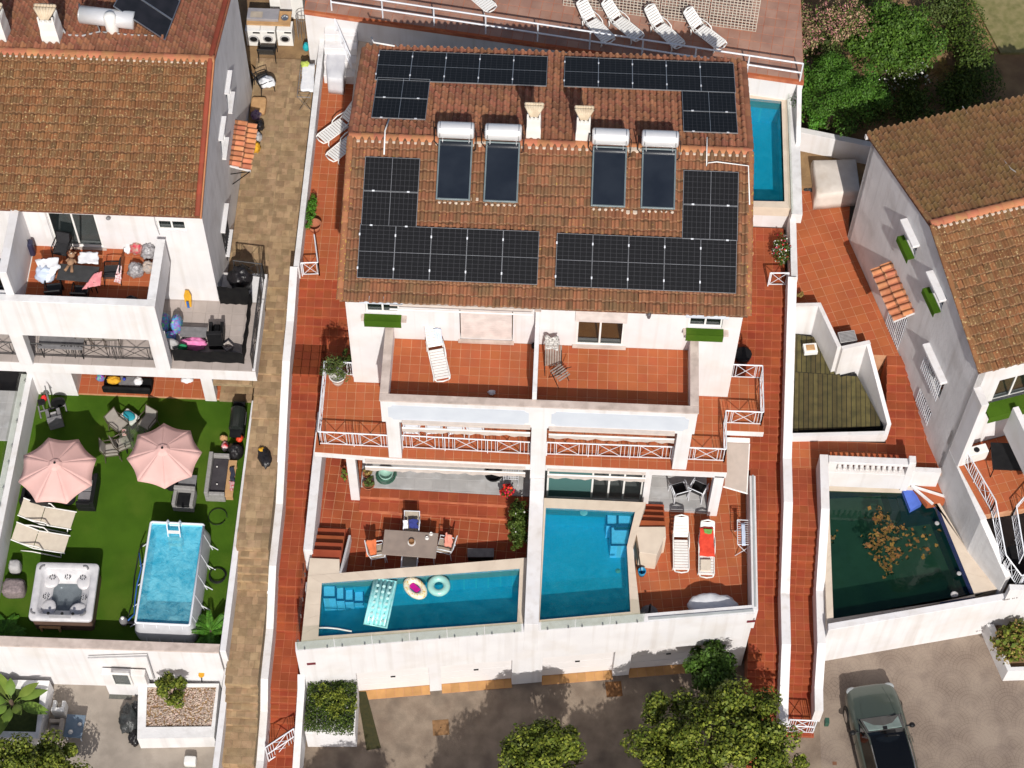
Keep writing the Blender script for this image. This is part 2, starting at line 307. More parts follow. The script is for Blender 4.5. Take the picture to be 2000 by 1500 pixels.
class Tiles:
    """collects tiles of one floor; the first 300 become parts, the rest one stuff part"""
    def __init__(s,parent,m,name='tile',world=True,ins=.007): s.ins=ins; s.par=parent; s.m=m; s.n=name; s.items=[]; s.world=world
    def rect(s,x,y,z,w_,d_,ang=0,tilt=0): s.items.append(('r',x,y,z,w_,d_,ang,tilt))
    def poly(s,p,z): s.items.append(('p',p,z))
    def fill(s,poly,z,w_,d_=None,ang=0,org=None,stag=0,vary=0):
        d_=d_ or w_; a=sum(poly[k-1][0]*poly[k][1]-poly[k][0]*poly[k-1][1] for k in range(len(poly)))
        if a<0: poly=poly[::-1]
        org=org or poly[0]; c,sn=math.cos(ang),math.sin(ang)
        loc=[((x-org[0])*c+(y-org[1])*sn,-(x-org[0])*sn+(y-org[1])*c) for x,y in poly]
        x0=min(q[0] for q in loc);x1=max(q[0] for q in loc);y0=min(q[1] for q in loc);y1=max(q[1] for q in loc)
        j=math.floor(y0/d_)
        while j*d_<y1:
            u=math.floor(x0/w_)*w_+(stag*w_ if j%2 else 0)-w_; 
            while u<x1:
                ww=w_ if not vary else w_*random.choice((1,1,.75,1.3,.5))
                cell=[(u,j*d_),(u+ww,j*d_),(u+ww,(j+1)*d_),(u,(j+1)*d_)]; q=clip(loc,cell); A=area(q)
                if A>.985*ww*d_:
                    cx,cy=u+ww/2,(j+.5)*d_; s.rect(org[0]+cx*c-cy*sn,org[1]+cx*sn+cy*c,z,ww,d_,ang)
                elif A>.08*ww*d_:
                    q=inset(q,s.ins); s.poly([(org[0]+x*c-y*sn,org[1]+x*sn+y*c) for x,y in q],z)
                u+=ww
            j+=1
        return s
    def done(s,cap=300):
        def key(i):
            if i[0]=='r': return abs(i[1])+abs(i[2]-2)
            return abs(i[1][0][0])+abs(i[1][0][1]-2)+30
        it=sorted(s.items,key=key); rest=MB()
        for k,i in enumerate(it):
            if k<cap:
                if i[0]=='r':
                    o=bpy.data.objects.new(s.n,tilemesh(i[4],i[5],s.m,inset=s.ins)); o.location=i[1:4]; o.rotation_euler=(i[7],0,i[6]); COL.objects.link(o); att(o,s.par,s.world)
                else:
                    b=MB(); b.prism(i[1],i[2],i[2]+.007); b.build(s.n,s.m,s.par,world=s.world)
            else:
                if i[0]=='r':
                    M_=Matrix.Translation(i[1:4])@Matrix.Rotation(i[6],4,'Z')@Matrix.Rotation(i[7],4,'X'); me=tilemesh(i[4],i[5],s.m,inset=s.ins); n0=len(rest.v)
                    for v in me.vertices: rest.v.append(tuple(M_@v.co))
                    for f in me.polygons: rest.f.append([n0+q for q in f.vertices])
                else: rest.prism(i[1],i[2],i[2]+.007)
        if rest.v: rest.build(s.n+'_field',s.m,s.par,kind='stuff',world=s.world)
def floor(name,parent,poly,z,w_,m=TERRA,g=GROUT,ang=0,org=None,th=.15,d_=None,kind=None,tname='tile',**k):
    b=MB(); b.prism(list(poly),z-th,z-.006); o=b.build(name,g,parent,world=True,kind=kind)
    t=Tiles(o,m,tname).fill(list(poly),z-.006,w_,d_,ang,org,**k); t.done(); return o
# roof tiles
def rt_mesh(w_,l_):
    b=MB(); pr=[(-.5,.0),(-.42,-.005),(-.3,-.008),(-.18,.0),(-.12,.03),(0,.068),(.16,.085),(.32,.068),(.44,.03),(.5,.0)]
    up=[(x*w_*.97,l_*1.12,z*.85-.022) for x,z in pr]; lo=[(x*w_*1.03,-.02,z*1.08+.036) for x,z in pr]; lb=[(x*w_*1.03,-.02,z-.012) for x,z in pr]
    def at_(t): return [tuple(a[i]+(c_[i]-a[i])*t for i in range(3)) for a,c_ in zip(lo,up)]
    b.loft([lb,lo],close=False,cap=False); b.loft([lo,at_(.09)],close=False,cap=False); b.loft([at_(.09),at_(.72)],close=False,cap=False); b.loft([at_(.72),up],close=False,cap=False); b.f=[f[::-1] for f in b.f]; return b
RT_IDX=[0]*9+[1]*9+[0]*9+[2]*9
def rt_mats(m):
    e=bpy.data.materials.get(m.name+'_edge'); d=bpy.data.materials.get(m.name+'_soil_shade')
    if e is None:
        e=m.copy(); e.name=m.name+'_edge'; d=m.copy(); d.name=m.name+'_soil_shade'
        for q,k,c in ((e,.3,(.5,.33,.2,1)),(d,.6,(.07,.035,.02,1))):  # dark band below each overlap paints in row shading along with some dirt
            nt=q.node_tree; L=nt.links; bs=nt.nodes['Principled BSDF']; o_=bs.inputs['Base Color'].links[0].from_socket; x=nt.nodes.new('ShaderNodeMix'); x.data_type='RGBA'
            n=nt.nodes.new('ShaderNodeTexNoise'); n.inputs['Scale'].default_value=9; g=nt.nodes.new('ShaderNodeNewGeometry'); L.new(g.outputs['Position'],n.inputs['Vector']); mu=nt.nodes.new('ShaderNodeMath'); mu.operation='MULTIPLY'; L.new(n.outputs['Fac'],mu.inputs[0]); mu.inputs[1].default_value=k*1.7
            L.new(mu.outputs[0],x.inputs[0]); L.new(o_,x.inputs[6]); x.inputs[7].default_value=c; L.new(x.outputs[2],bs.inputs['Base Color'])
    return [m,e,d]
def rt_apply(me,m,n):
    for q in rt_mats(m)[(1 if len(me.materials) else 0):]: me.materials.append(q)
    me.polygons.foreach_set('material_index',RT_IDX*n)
def roof_slope(roof,org,ang,width,length,sl,m,ncap,pitch=.225,row=.335,name='roof_tile',lift=.05):
    """org: world point at the eave's local left end, local x along eave, y up the slope"""
    nu=round(width/pitch); nv=round(length/row); pw=width/nu; rl=length/nv; b=rt_mesh(pw,rl)
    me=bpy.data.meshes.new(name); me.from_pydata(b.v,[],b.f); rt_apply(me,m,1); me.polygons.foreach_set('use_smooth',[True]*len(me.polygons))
    base=Matrix.Translation(org)@Matrix.Rotation(ang,4,'Z')@Matrix.Rotation(sl,4,'X')
    cells=[(i,j) for j in range(nv) for i in range(nu)]
    V=np.array([[*q,1] for q in b.v]); rv=[];rf=[]
    cells.sort(key=lambda q:q[1])
    for k,(i,j) in enumerate(cells):
        M_=base@Matrix.Translation(((i+.5)*pw+random.uniform(-.009,.009),j*rl+random.uniform(-.018,.018)+(random.uniform(-.05,0) if random.random()<.03 else 0),lift+random.uniform(-.004,.006)))@Matrix.Rotation(random.uniform(-.02,.02),4,'Z')
        if k<ncap:
            o=bpy.data.objects.new(name,me); COL.objects.link(o); o.parent=roof; o.matrix_local=M_
        else:
            n0=len(rv)*len(b.v); rv.append((V@np.array(M_).T)[:,:3]); rf+= [[n0+q for q in f] for f in b.f]
    if rv:
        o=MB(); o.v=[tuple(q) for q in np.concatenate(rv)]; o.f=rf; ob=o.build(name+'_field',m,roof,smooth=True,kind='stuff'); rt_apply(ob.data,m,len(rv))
def ridge(roof,a,b,m=RIDGE,r=.12,l_=.4,n=None):
    a=Vector(a);b=Vector(b);n=n or max(1,round((b-a).length/l_)); d=(b-a)/n; ang=math.atan2(d.y,d.x); tl=math.asin(d.z/d.length)
    q=MB(); L_=d.length*1.06
    q.loft([[(x,rr*math.cos(t)*1.15,rr*math.sin(t)*.8) for t in [math.pi*k/8 for k in range(9)]] for x,rr in ((0,r*1.06),(L_,r*.94))],close=False); 
    q.face([(0,r*1.06*math.cos(t)*1.15,r*1.06*math.sin(t)*.8) for t in [math.pi*k/8 for k in range(9)]])
    me=bpy.data.meshes.new('ridge_tile'); me.from_pydata(q.v,[],q.f); me.materials.append(m)
    for k in range(n):
        o=bpy.data.objects.new('ridge_tile',me); COL.objects.link(o); o.parent=roof; o.location=a+d*k; o.rotation_euler=(random.uniform(-.05,.05),-tl,ang)
# windows on a vertical plane: local frame origin (ox,oy) ang = direction of the width axis; outward = local -y
def window(parent,ox,oy,ang,x0,x1,z0,z1,n=2,depth=.08,fw=.06,fm=None,gm=None,name='window',world=True,back=True):
    b=MB((ox,oy,0),ang); fm=fm or PLASTW
    b.box(x0,x1,depth,depth+.06,z0,z0+fw); b.box(x0,x1,depth,depth+.06,z1-fw,z1)
    ws=(x1-x0-fw)/n
    for k in range(n+1): b.box(x0+k*ws,x0+k*ws+fw,depth-.005,depth+.055,z0+fw,z1-fw)
    f=b.build(name,fm,parent,world=world,bevel=.006)
    for k in range(n):
        g=MB((ox,oy,0),ang); g.box(x0+k*ws+fw,x0+(k+1)*ws,depth+.02,depth+.03,z0+fw,z1-fw); g.build('pane',gm or WINGL,f)
    return f
def railing(name,parent,pts,h=.85,m=None,x_w=.75,bar_w=.5,world=True,label=None,r=.014,bars=4):
    m=m or METALW; b=MB()
    for a,c in zip(pts[:-1],pts[1:]):
        a=Vector(a);c=Vector(c); L_=(c-a).length; up=Vector((0,0,1)); d=(c-a)/L_
        b.tube(a+up*h,c+up*h,r*1.7,6); b.tube(a+up*.1,c+up*.1,r*1.2,4)
        for q in (a,c): b.tube(q,q+up*h,r*1.8,4)
        u=0; tog=0
        n=max(1,round(L_/(x_w+bar_w))); s_=L_/n
        for k in range(n):
            u=k*s_; xw=s_*x_w/(x_w+bar_w); bw=s_-xw
            for t in range(1,bars+1):
                for side in (u+bw/2*t/(bars/2+.5) if t<=bars/2 else u+bw/2+xw+bw/2*(t-bars/2)/(bars/2+.5),):
                    q=a+d*min(side,L_); b.tube(q+up*.1,q+up*h,r*.75,4)
            p0=a+d*(u+bw/2); p1=a+d*(u+bw/2+xw)
            for q in (p0,p1): b.tube(q+up*.1,q+up*h,r,4)
            b.tube(p0+up*.12,p1+up*(h-.02),r*.8,4); b.tube(p1+up*.12,p0+up*(h-.02),r*.8,4)
            if k: q=a+d*u; b.tube(q,q+up*h,r*1.3,4)
    return b.build(name,m,parent,world=world,label=label)
def leafmesh(name,C,size,m,parent=None,up=.5,world=False,kind=None,asp=.5,nrm=None):
    n=len(C); a=rng.normal(size=(n,3)); a/=np.linalg.norm(a,axis=1)[:,None]
    nr=rng.normal(size=(n,3)) if nrm is None else nrm+rng.normal(size=(n,3))*.5
    nr[:,2]+=up; nr/=np.linalg.norm(nr,axis=1)[:,None]
    a-=nr*(a*nr).sum(1)[:,None]; a/=np.linalg.norm(a,axis=1)[:,None]; b=np.cross(nr,a)
    s=size*rng.uniform(.6,1.3,size=(n,1))
    V=np.stack([C-a*s*.5,C+b*s*asp*.5+nr*s*.06,C+a*s*.5,C-b*s*asp*.5+nr*s*.06],1).reshape(-1,3)
    me=bpy.data.meshes.new(name); me.vertices.add(4*n); me.vertices.foreach_set('co',V.ravel())
    me.loops.add(4*n); me.loops.foreach_set('vertex_index',np.arange(4*n)); me.polygons.add(n)
    me.polygons.foreach_set('loop_start',np.arange(0,4*n,4)); 
    try: me.polygons.foreach_set('loop_total',np.full(n,4))
    except Exception: pass
    me.update(calc_edges=True); me.validate(); me.materials.append(m)
    o=bpy.data.objects.new(name,me); COL.objects.link(o)
    if parent is not None: att(o,parent,world)
    if kind: o['kind']=kind
    return o
def clumps(rx,ry,rz,k,m,cr,top=True,inner=.55):
    d=rng.normal(size=(k,3)); d/=np.linalg.norm(d,axis=1)[:,None]
    if top: d[:,2]=np.abs(d[:,2])*1.1-.25
    r=rng.uniform(inner,1.,size=(k,1)); c=d*r*np.array([rx,ry,rz])
    pts=rng.normal(size=(k,m,3)); pts/=np.linalg.norm(pts,axis=2)[:,:,None]; rad=cr*rng.uniform(.6,1.25,size=(k,1,1))*rng.uniform(.5,1.,size=(k,m,1))
    pts[:,:,2]*=.75
    out=(c[:,None,:]+pts*rad).reshape(-1,3); return out,pts.reshape(-1,3)
def leafm(name,c,c2,rv=.35,hue=.02,c3=None,rough=.6): return mat(name,c,c2,3,rough,rv=rv,hue=hue,spec=.25,c3=c3)
LF1=leafm('glossy_leaf',(.1,.14,.014),(.045,.075,.008),c3=(.23,.235,.03))
LF2=leafm('bright_leaf',(.055,.17,.012),(.035,.12,.01),c3=(.09,.2,.02))
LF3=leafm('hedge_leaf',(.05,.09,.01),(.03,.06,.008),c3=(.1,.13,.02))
LF4=leafm('olive_leaf',(.09,.12,.03),(.06,.09,.02))
LFP=leafm('pink_bloom',(.42,.17,.17),(.36,.24,.15),c3=(.32,.25,.12))
LFR=leafm('red_flower',(.6,.015,.03),(.45,.01,.03))
LFW=leafm('white_flower',(.7,.7,.66),(.6,.6,.55))
LFY=leafm('dry_leaf',(.28,.2,.06),(.2,.13,.04))
BARK=mat('bark',(.13,.09,.06),(.08,.055,.04),8,.95,bump=.6,bs=30)
POTW=mat('white_pot',(.72,.7,.66),None,5,.6); POTT=mat('clay_pot',(.4,.14,.07),None,5,.8)
def tree(name,label,cat,x,y,z0,h,rx,ry,rz,k,m,cr,ls,lm,group=None,asp=.5,top=True,inner=.55,trunk=.12,extra=None):
    t=T(name,label,cat,(x,y,z0),0,group); b=MB(); pts=[(0,0,0),(random.uniform(-.1,.1),random.uniform(-.1,.1),h*.45),(0,0,h*.8)]
    for q,(a,c) in enumerate(zip(pts[:-1],pts[1:])): b.tube(a,c,trunk*(1-.3*q),8,trunk*(.7-.25*q))
    for k_ in range(9):
        an=k_*2.4; s=(0,0,h*.5+random.uniform(0,h*.25)); e=(math.cos(an)*rx*.7,math.sin(an)*ry*.7,h+random.uniform(-.3,.5)*rz)
        mid=tuple((s[i]+e[i])/2+(0,0,.15)[i] for i in range(3)); b.tube(s,mid,trunk*.4,5,trunk*.28); b.tube(mid,e,trunk*.28,5,trunk*.1)
    b.build('trunk',BARK,t)
    C,nr=clumps(rx,ry,rz,k,m,cr,top,inner); C[:,2]+=h
    C[:,2]=np.maximum(C[:,2],.08)
    leafmesh('crown',C,ls,lm,t,.35,asp=asp,nrm=nr)
    if extra:
        for nm,mm,frac,sz in extra:
            idx=rng.random(len(C))<frac; leafmesh(nm,C[idx]+nr[idx]*.05+[0,0,.03],sz,mm,t,.8,asp=.9,kind='stuff')
    return t
def bush(name,label,cat,x,y,z0,rx,ry,rz,n,ls,lm,group=None,extra=None,stems=6):
    t=T(name,label,cat,(x,y,z0),0,group); b=MB()
    for k in range(stems):
        an=k*2.4; b.tube((0,0,0),(math.cos(an)*rx*.5,math.sin(an)*ry*.5,rz*1.1),.015,4,.006)
    b.build('stem',BARK,t)
    k=max(6,n//45); C,nr=clumps(rx*.8,ry*.8,rz*.8,k,45,min(rx,ry,rz)*.35,True,.3); C[:,2]=np.maximum(C[:,2]+rz*.9,.04)
    leafmesh('foliage',C,ls,lm,t,.4,nrm=nr)
    if extra:
        for nm,mm,frac,sz in extra:
            idx=rng.random(len(C))<frac; leafmesh(nm,C[idx]+nr[idx]*.04+[0,0,.03],sz,mm,t,.8,asp=.9,kind='stuff')
    return t
def pot(t,r,h,m,z=0,name='pot'):
    MB().lathe(0,0,[(r*.68,z),(r*.8,z+h*.4),(r,z+h*.95),(r*1.06,z+h*.95),(r*1.06,z+h),(r*.9,z+h),(r*.86,z+h*.85)],18).build(name,m,t,smooth=True)
def potplant(name,label,x,y,z,r,h,pm,rx,rz,n,ls,lm,extra=None,group=None,cat='potted plant'):
    t=bush(name,label,cat,x,y,z,rx,rx,rz,n,ls,lm,group,extra); 
    for c in t.children: c.location.z+=h*.85
    pot(t,r,h,pm); return t
S=-3.15
# ================================================================ central villa
ZB,ZU,ZE=3.18,6.0,8.40; YF=2.7; SL=R_(17)
ground=MB(); ground.prism([(-60,-40),(60,-40),(60,60),(-60,60)],S-1.2,S-1.0); g0=ground.build('ground',CONC,kind='structure')
def F(px,py,y=YF): q=onplane(px,py,(0,y,0),(0,1,0)); return q[0],q[2]
V=T('semi_detached_villa','large white villa with terracotta roof between the two tiled stairways','house',(0,6,0))
w1=(*[F(713,594)[0],F(779,594)[0]],F(745,613)[1],F(745,594)[1]); w3=(F(1346,622)[0],F(1413,622)[0],F(1380,641)[1],F(1380,622)[1])
w2=(F(1127,627)[0],F(1221,627)[0],6.08,F(1170,627)[1]); ws=(F(897,607)[0],F(1002,607)[0],6.08,F(950,607)[1])
b=MB(); b.wall(-6.08,6.25,0,8.36,YF,YF+.25,[w1,w2,w3,ws,(-4,-.5,0.3,2.4),(.6,3.4,.3,2.4),(-4,-.6,3.2,5.3),(.6,4,3.2,5.3)]); 
b.build('front_wall',WHITE,V,world=True)
for x0,x1,nm in ((-6.08,-5.83,'side_wall'),(6.0,6.25,'side_wall')):
    b=MB(); prof=[(YF+.25,0),(12.3,0),(12.3,8.36),(7.62,9.8),(YF+.25,8.36)]
    b.loft([[(x0,y,z) for y,z in prof],[(x1,y,z) for y,z in prof]]); b.build(nm,WHITE,V,world=True)
b=MB(); b.box(-5.83,6.0,12.1,12.3,0,8.4); b.build('rear_wall',WHITE,V,world=True)
b=MB(); b.box(-5.83,6.0,YF+.25,12.1,5.8,6.0); b.build('upper_room_floor',mat('orange_parquet',(.62,.25,.06),(.5,.19,.05),3,.6),V,world=True)
b=MB(); b.box(-5.83,6.0,YF+.25,12.1,.1,.3); b.build('lower_room_floor',MARBLE,V,world=True)
b=MB(); b.box(-5.83,6.0,YF+.25,12.1,3.0,3.18); b.build('middle_room_floor',TAN,V,world=True)
b=MB(); b.box(-5.8,5.98,5.2,5.3,6.0,8.3); b.build('inner_wall',WOOD,V,world=True)
window(V,0,YF,0,*w1,2); window(V,0,YF,0,*w3,2); window(V,0,YF,0,*w2,2,depth=.02); window(V,0,YF,0,-4,-.5,.3,2.4,3); window(V,0,YF,0,.6,3.4,.3,2.4,3); window(V,0,YF,0,-4,-.6,3.2,5.3,3); window(V,0,YF,0,.6,4,3.2,5.3,3)
# rolled shutter door, roller boxes, sills
b=MB(); n=14; dz=(ws[3]-ws[2])/n
for k in range(n): b.box(ws[0]+.03,ws[1]-.03,YF+.06,YF+.09,ws[2]+k*dz+.008,ws[2]+(k+1)*dz)
SHUT=mat('cream_shutter',(.7,.62,.58),None,3,.7); b.build('roller_shutter',SHUT,V,world=True)
b=MB(); b.box(ws[0]-.05,ws[1]+.05,YF-.1,YF-.003,6.02,6.12); b.build('sill',COPING,V,world=True)
b=MB(); b.box(w2[0]-.06,w2[1]+.06,YF-.06,YF-.003,w2[3],w2[3]+.62); b.build('roller_box',SHUT,V,world=True,bevel=.01)
b=MB(); b.box(w2[0]-.1,w2[1]+.1,YF-.12,YF-.003,6.02,6.08); b.build('sill',COPING,V,world=True)
for w_,dx in ((w1,0),(w3,0)):
    b=MB(); b.box(w_[0]-.14,w_[1]+.22,YF-.22,YF-.003,w_[2]-.12,w_[2]-.04); s=b.build('window_ledge',COPING,V,world=True)
    g=MB(); g.box(w_[0]-.05,w_[1]+.06,YF-.25,YF-.004,w_[2]-.04,w_[2]-.01); g.box(w_[0]-.05,w_[1]+.06,YF-.27,YF-.245,w_[2]-.36,w_[2]-.01); g.build('turf_mat',TURF,s)
    c_=[(x,y,z) for x,y,z in ((w_[0]-.1,YF-.004,w_[3]+.38),(w_[1]+.1,YF-.004,w_[3]+.38),(w_[1]+.14,YF-.2,w_[3]+.3),(w_[0]-.14,YF-.2,w_[3]+.3))]
    h=MB(); h.loft([[q for q in c_],[(x,y,z+.06) for x,y,z in c_]]); h.build('window_hood',mat('pale_blue_hood',(.62,.67,.74),None,3,.6),V,world=True)
# wall lamp
x,z=F(1268,604); b=MB(); b.box(x-.04,x+.04,YF-.05,YF-.003,z-.05,z+.1); b.tube((x,YF-.05,z+.05),(x,YF-.18,z+.08),.012,5); b.lathe(x,YF-.18,[(.02,z+.07),(.07,z),(.055,z-.2),(.02,z-.24)],6); b.build('wall_lantern',mat('lantern_iron',(.12,.11,.12),None,4,.5),V,world=True)
# rolled awnings
AWN=mat('beige_awning',(.55,.48,.43),(.48,.42,.38),5,.9)
def awning(x0,x1,y,z,drop=.0,nm='rolled_awning',scal=True):
    b=MB(); b.tube((x0,y-.12,z),(x1,y-.12,z),.085,10); b.box(x0,x1,y-.2,y-.03,z+.07,z+.1); b.build(nm,AWN,V,world=True,smooth=False)
    c_=MB(); c_.tube((x0,y-.27,z-.1),(x1,y-.27,z-.1),.03,6); a=c_.build('awning_bar',PLASTW,V,world=True)
    if scal:
        n=max(6,int((x1-x0)/.12)); top=[];bot=[]
        for k in range(n+1):
            x=x0+(x1-x0)*k/n; top.append((x,y-.27,z-.1)); bot.append((x,y-.29+.02*math.sin(k*1.7),z-.3-.03*math.sin(k*.9)-.02*abs(math.sin(k*2.1))))
        v=MB(); v.loft([bot,top],close=False,cap=False); v.build('awning_valance',AWN,V,world=True,smooth=True)
awning(F(762,585)[0],-.25,YF,8.22,scal=False)
awning(-4.2,-.18,-.02,5.62); awning(.4,4.33,-.02,5.58)
awning(-5.5,-.3,.0,2.92); awning(.42,3.6,.02,2.86)
# slabs, parapets, columns
BANDG=mat('pale_blue_grey_band',(.56,.6,.655),(.52,.56,.62),2,.9)
def vb(name,m,*bx,par=None,bevel=.012,xf=None):
    b=MB()
    for q in bx: b.box(*q)
    return b.build(name,m,par or V,world=par is None,bevel=bevel)
vb('upper_slab',WHITE,(-4.62,4.72,.12,2.697,5.75,5.97))
vb('front_parapet',WHITE,(-4.84,4.95,-.11,.11,5.53,6.84))
vb('side_parapet',WHITE,(-4.84,-4.62,.113,2.69,5.6,6.84)); vb('side_parapet',WHITE,(4.73,4.95,.113,2.69,5.6,6.84))
vb('parapet_coping',COPING,(-4.87,4.98,-.14,.13,6.843,6.89)); vb('parapet_coping',COPING,(-4.87,-4.6,.133,2.69,6.843,6.89)); vb('parapet_coping',COPING,(4.71,4.98,.133,2.69,6.843,6.89))
b=MB(); pr=[(.125,6.0),(2.69,6.0),(2.69,8.3),(2.45,8.3),(2.4,7.5),(.125,7.3)]
b.loft([[(-.16,y,z) for y,z in pr],[(-.02,y,z) for y,z in pr]]); b.build('divider_wall',WHITE,V,world=True,bevel=.01)
vb('divider_coping',COPING,(-.19,.01,2.42,2.69,8.303,8.34))
for a,c in ((-4.62,-.24),(.46,4.72)):
    b=MB(); z0,z1=5.72,6.6; r=.14; pts=[]
    for cx,cz,s0 in ((c,z0,180),(c,z1,270),(a,z1,0),(a,z0,90)):
        seq=[R_(s0-t) for t in range(0,91,15)] 
        q=[(cx+r*math.cos(t),cz+r*math.sin(t)) for t in seq]; pts+=q[::-1] if False else q
    b.loft([[(x,-.11-.012,z) for x,z in pts],[(x,-.109,z) for x,z in pts]]); b.build('painted_panel',BANDG,V,world=True)
vb('column',WHITE,(-4.72,-4.3,-.105,.25,3.18,5.53)); vb('column',WHITE,(-.15,.34,-.105,.3,0,5.53)); vb('column',WHITE,(4.42,4.88,-.105,.25,3.18,5.53))
vb('column',WHITE,(-6.14,-5.84,-.06,.24,0,2.9)); vb('column',WHITE,(5.83,6.16,-.1,.25,0,2.9)); vb('column',WHITE,(3.62,3.84,.1,.4,0,2.9))
# first floor balcony slabs (white fascia, terracotta top)
polyW=[(-7.14,0.0),(-7.14,3.0),(-6.09,3.0),(-6.09,2.69),(-.15,2.69),(-.15,-.13),(-4.72,-.1)]
polyE=[(.34,-.13),(.34,2.69),(6.26,2.69),(6.26,3.5),(7.42,3.5),(7.42,1.42),(6.2,1.42),(6.2,-.13)]
def shr(p,d):
    c=(sum(q[0] for q in p)/len(p),sum(q[1] for q in p)/len(p)); return [(x-(d if x>c[0] else -d),y-(d if y>c[1] else -d)) for x,y in p]
for p_ in (polyW,polyE):
    b=MB(); b.prism(p_,2.86,3.15); b.build('balcony_slab',WHITE,V,world=True)
    b=MB(); b.prism(p_,3.152,3.165); f=b.build('balcony_floor',GROUT,V,world=True); Tiles(f,TERRA).fill(p_,3.165,.3,.3,R_(1.2) if p_ is polyW else 0,(p_[0][0],-.13)).done(190)
vb('soffit_band',WHITE,(-5.6,-.15,-.1,.1,2.72,2.86)); vb('soffit_band',WHITE,(.34,6.2,-.1,.1,2.72,2.86))
floor('upper_terrace_floor',V,[(-4.62,.11),(-.16,.11),(-.16,2.69),(-4.62,2.69)],6.0,.315,org=(-4.7,2.69))
floor('upper_terrace_floor',V,[(-.02,.11),(4.73,.11),(4.73,2.69),(-.02,2.69)],6.0,.315,org=(-.02,2.69))
RH=.86
railing('balcony_railing',V,[(-7.02,2.9,3.18),(-7.0,.27,3.18),(-4.75,.24,3.18)],RH)
railing('balcony_railing',V,[(-6.12,2.9,3.18),(-7.02,2.9,3.18)],RH)
railing('balcony_railing',V,[(-4.3,.26,3.18),(-.17,.2,3.18)],RH,x_w=.7,bar_w=.6)
railing('balcony_railing',V,[(.36,.22,3.18),(4.4,.24,3.18)],RH,x_w=.7,bar_w=.6)
railing('balcony_railing',V,[(4.88,.24,3.18),(6.1,.24,3.18),(6.1,1.66,3.18),(7.32,1.66,3.18),(7.32,3.42,3.18),(6.28,3.42,3.18)],RH)
# roof
roof=MB(); roof.loft([[(-6.2,y,z) for y,z in ((2.56,8.33),(7.62,9.87),(12.42,8.41),(12.42,8.31),(7.62,9.75),(2.56,8.23))],[(6.36,y,z) for y,z in ((2.56,8.33),(7.62,9.87),(12.42,8.41),(12.42,8.31),(7.62,9.75),(2.56,8.23))]])
roof=roof.build('roof',ROOFU,V,world=True)
roof_slope(roof,(-6.2,2.5,8.36),0,12.56,5.34,SL,ROOFC,190)
roof_slope(roof,(6.36,12.5,8.44),math.pi,12.56,4.98,math.atan2(9.91-8.44,12.5-7.7),ROOFB,105)
ridge(roof,(-6.25,7.66,9.93),(6.4,7.66,9.93),RIDGE,.13)
VERGE=mat('lichen_verge_tile',(.36,.15,.07),(.28,.11,.05),3,.9,rv=.2,spot=.6,spotc=(.45,.28,.07),spots=12)
for x in (-6.2,6.36):
    ridge(roof,(x,2.5,8.43),(x,7.6,9.96),VERGE,.1,.36); ridge(roof,(x,12.4,8.5),(x,7.7,9.95),ROOFB,.1,.36)
MORT=mat('mortar',(.6,.5,.4),(.5,.42,.34),6,.9)
vb('ridge_mortar',MORT,(-6.15,6.3,7.44,7.56,9.86,9.955),bevel=.02)
def chimney(px,py,house,roofz,scale=1.,zb=None,par=None,h=1.35):
    b_=P(px,py,roofz); x,y=b_[0],b_[1]; w=.23*scale
    b=MB(); b.loft([[(x+sx*w*k,y+sy*w*1.1*k,z) for sx,sy in ((-1,-1),(1,-1),(1,1),(-1,1))] for k,z in ((1.0,roofz-.5),(1.0,roofz+h*.35),(.93,roofz+h*.5),(.93,roofz+h*.72))])
    c=b.build('chimney',PLASTW,par or V,world=True,bevel=.01)
    z0=roofz+h*.72; q=MB(); q.box(x-w*.9,x+w*.9,y-w,y+w,z0,z0+.06)
    for sx in (-1,-.33,.33,1):
        for sy in (-1,1): q.box(x+sx*w*.8-.03,x+sx*w*.8+.03,y+sy*w*.85-.03,y+sy*w*.85+.03,z0+.06,z0+.24)
    q.build('vent_block',PLASTW,c)
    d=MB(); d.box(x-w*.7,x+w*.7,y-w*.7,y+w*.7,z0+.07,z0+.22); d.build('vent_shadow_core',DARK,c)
    z1=z0+.24; n=7; CAPM=mat('chimney_cap_tile',(.62,.52,.38),(.5,.4,.28),5,.85)
    for s_ in (-1,1):
        for k in range(n):
            u=-1+2*k/(n-1); t=MB(); a=(x+u*w*.35,y-w*1.15,z1+.0) if s_<0 else (x+u*w*.5,y+w*1.1,z1+.0); e=(x+u*w*1.12,y+s_*w*.12,z1+.26)
            t.tube(a,e,.04,6,.062); t.build('cap_tile',CAPM,c,smooth=True)
    return c
chimney(1042,262,V,9.85); chimney(1138,268,V,9.85)
# small tiled hoods over the side doors
def tilehood(par,org,ang,width,length,sl,m,n=8,world=True,white=True):
    b=MB((org[0],org[1],0),ang); z=org[2]
    b.loft([[(x,0,z-.1),(x,length*math.cos(sl),z-.1+length*math.sin(sl)),(x,length*math.cos(sl),z-.03+length*math.sin(sl)),(x,0,z-.03)] for x in (0,width)])
    h=b.build('door_hood',WHITE,par,world=world)
    roof_slope(h,org,ang,width,length,sl,m,400,pitch=width/n,row=length/2.,lift=.02); return h
HOODM=mat('salmon_hood_tile',(.5,.2,.1),(.42,.15,.07),4,.85,rv=.2,hue=.01)
q0=P(1474,500,4.8); tilehood(V,(6.95,q0[1],4.6),R_(90),2.2,.75,R_(22),HOODM,8)
q0=P(690,392,4.8); tilehood(V,(-6.75,q0[1],4.6),R_(-90),2.2,.72,R_(22),HOODM,8)
b=MB(); zc=lambda y: 9.98-(y-7.66)*.305
b.path([(-5.1,7.0,9.92),(-5.12,7.8,10.1),(-5.05,8.4,9.9)],.025,6); b.path([(-5.2,12.4,8.7),(-5.9,12.5,8.72),(-6,12.8,8.6)],.03,6)
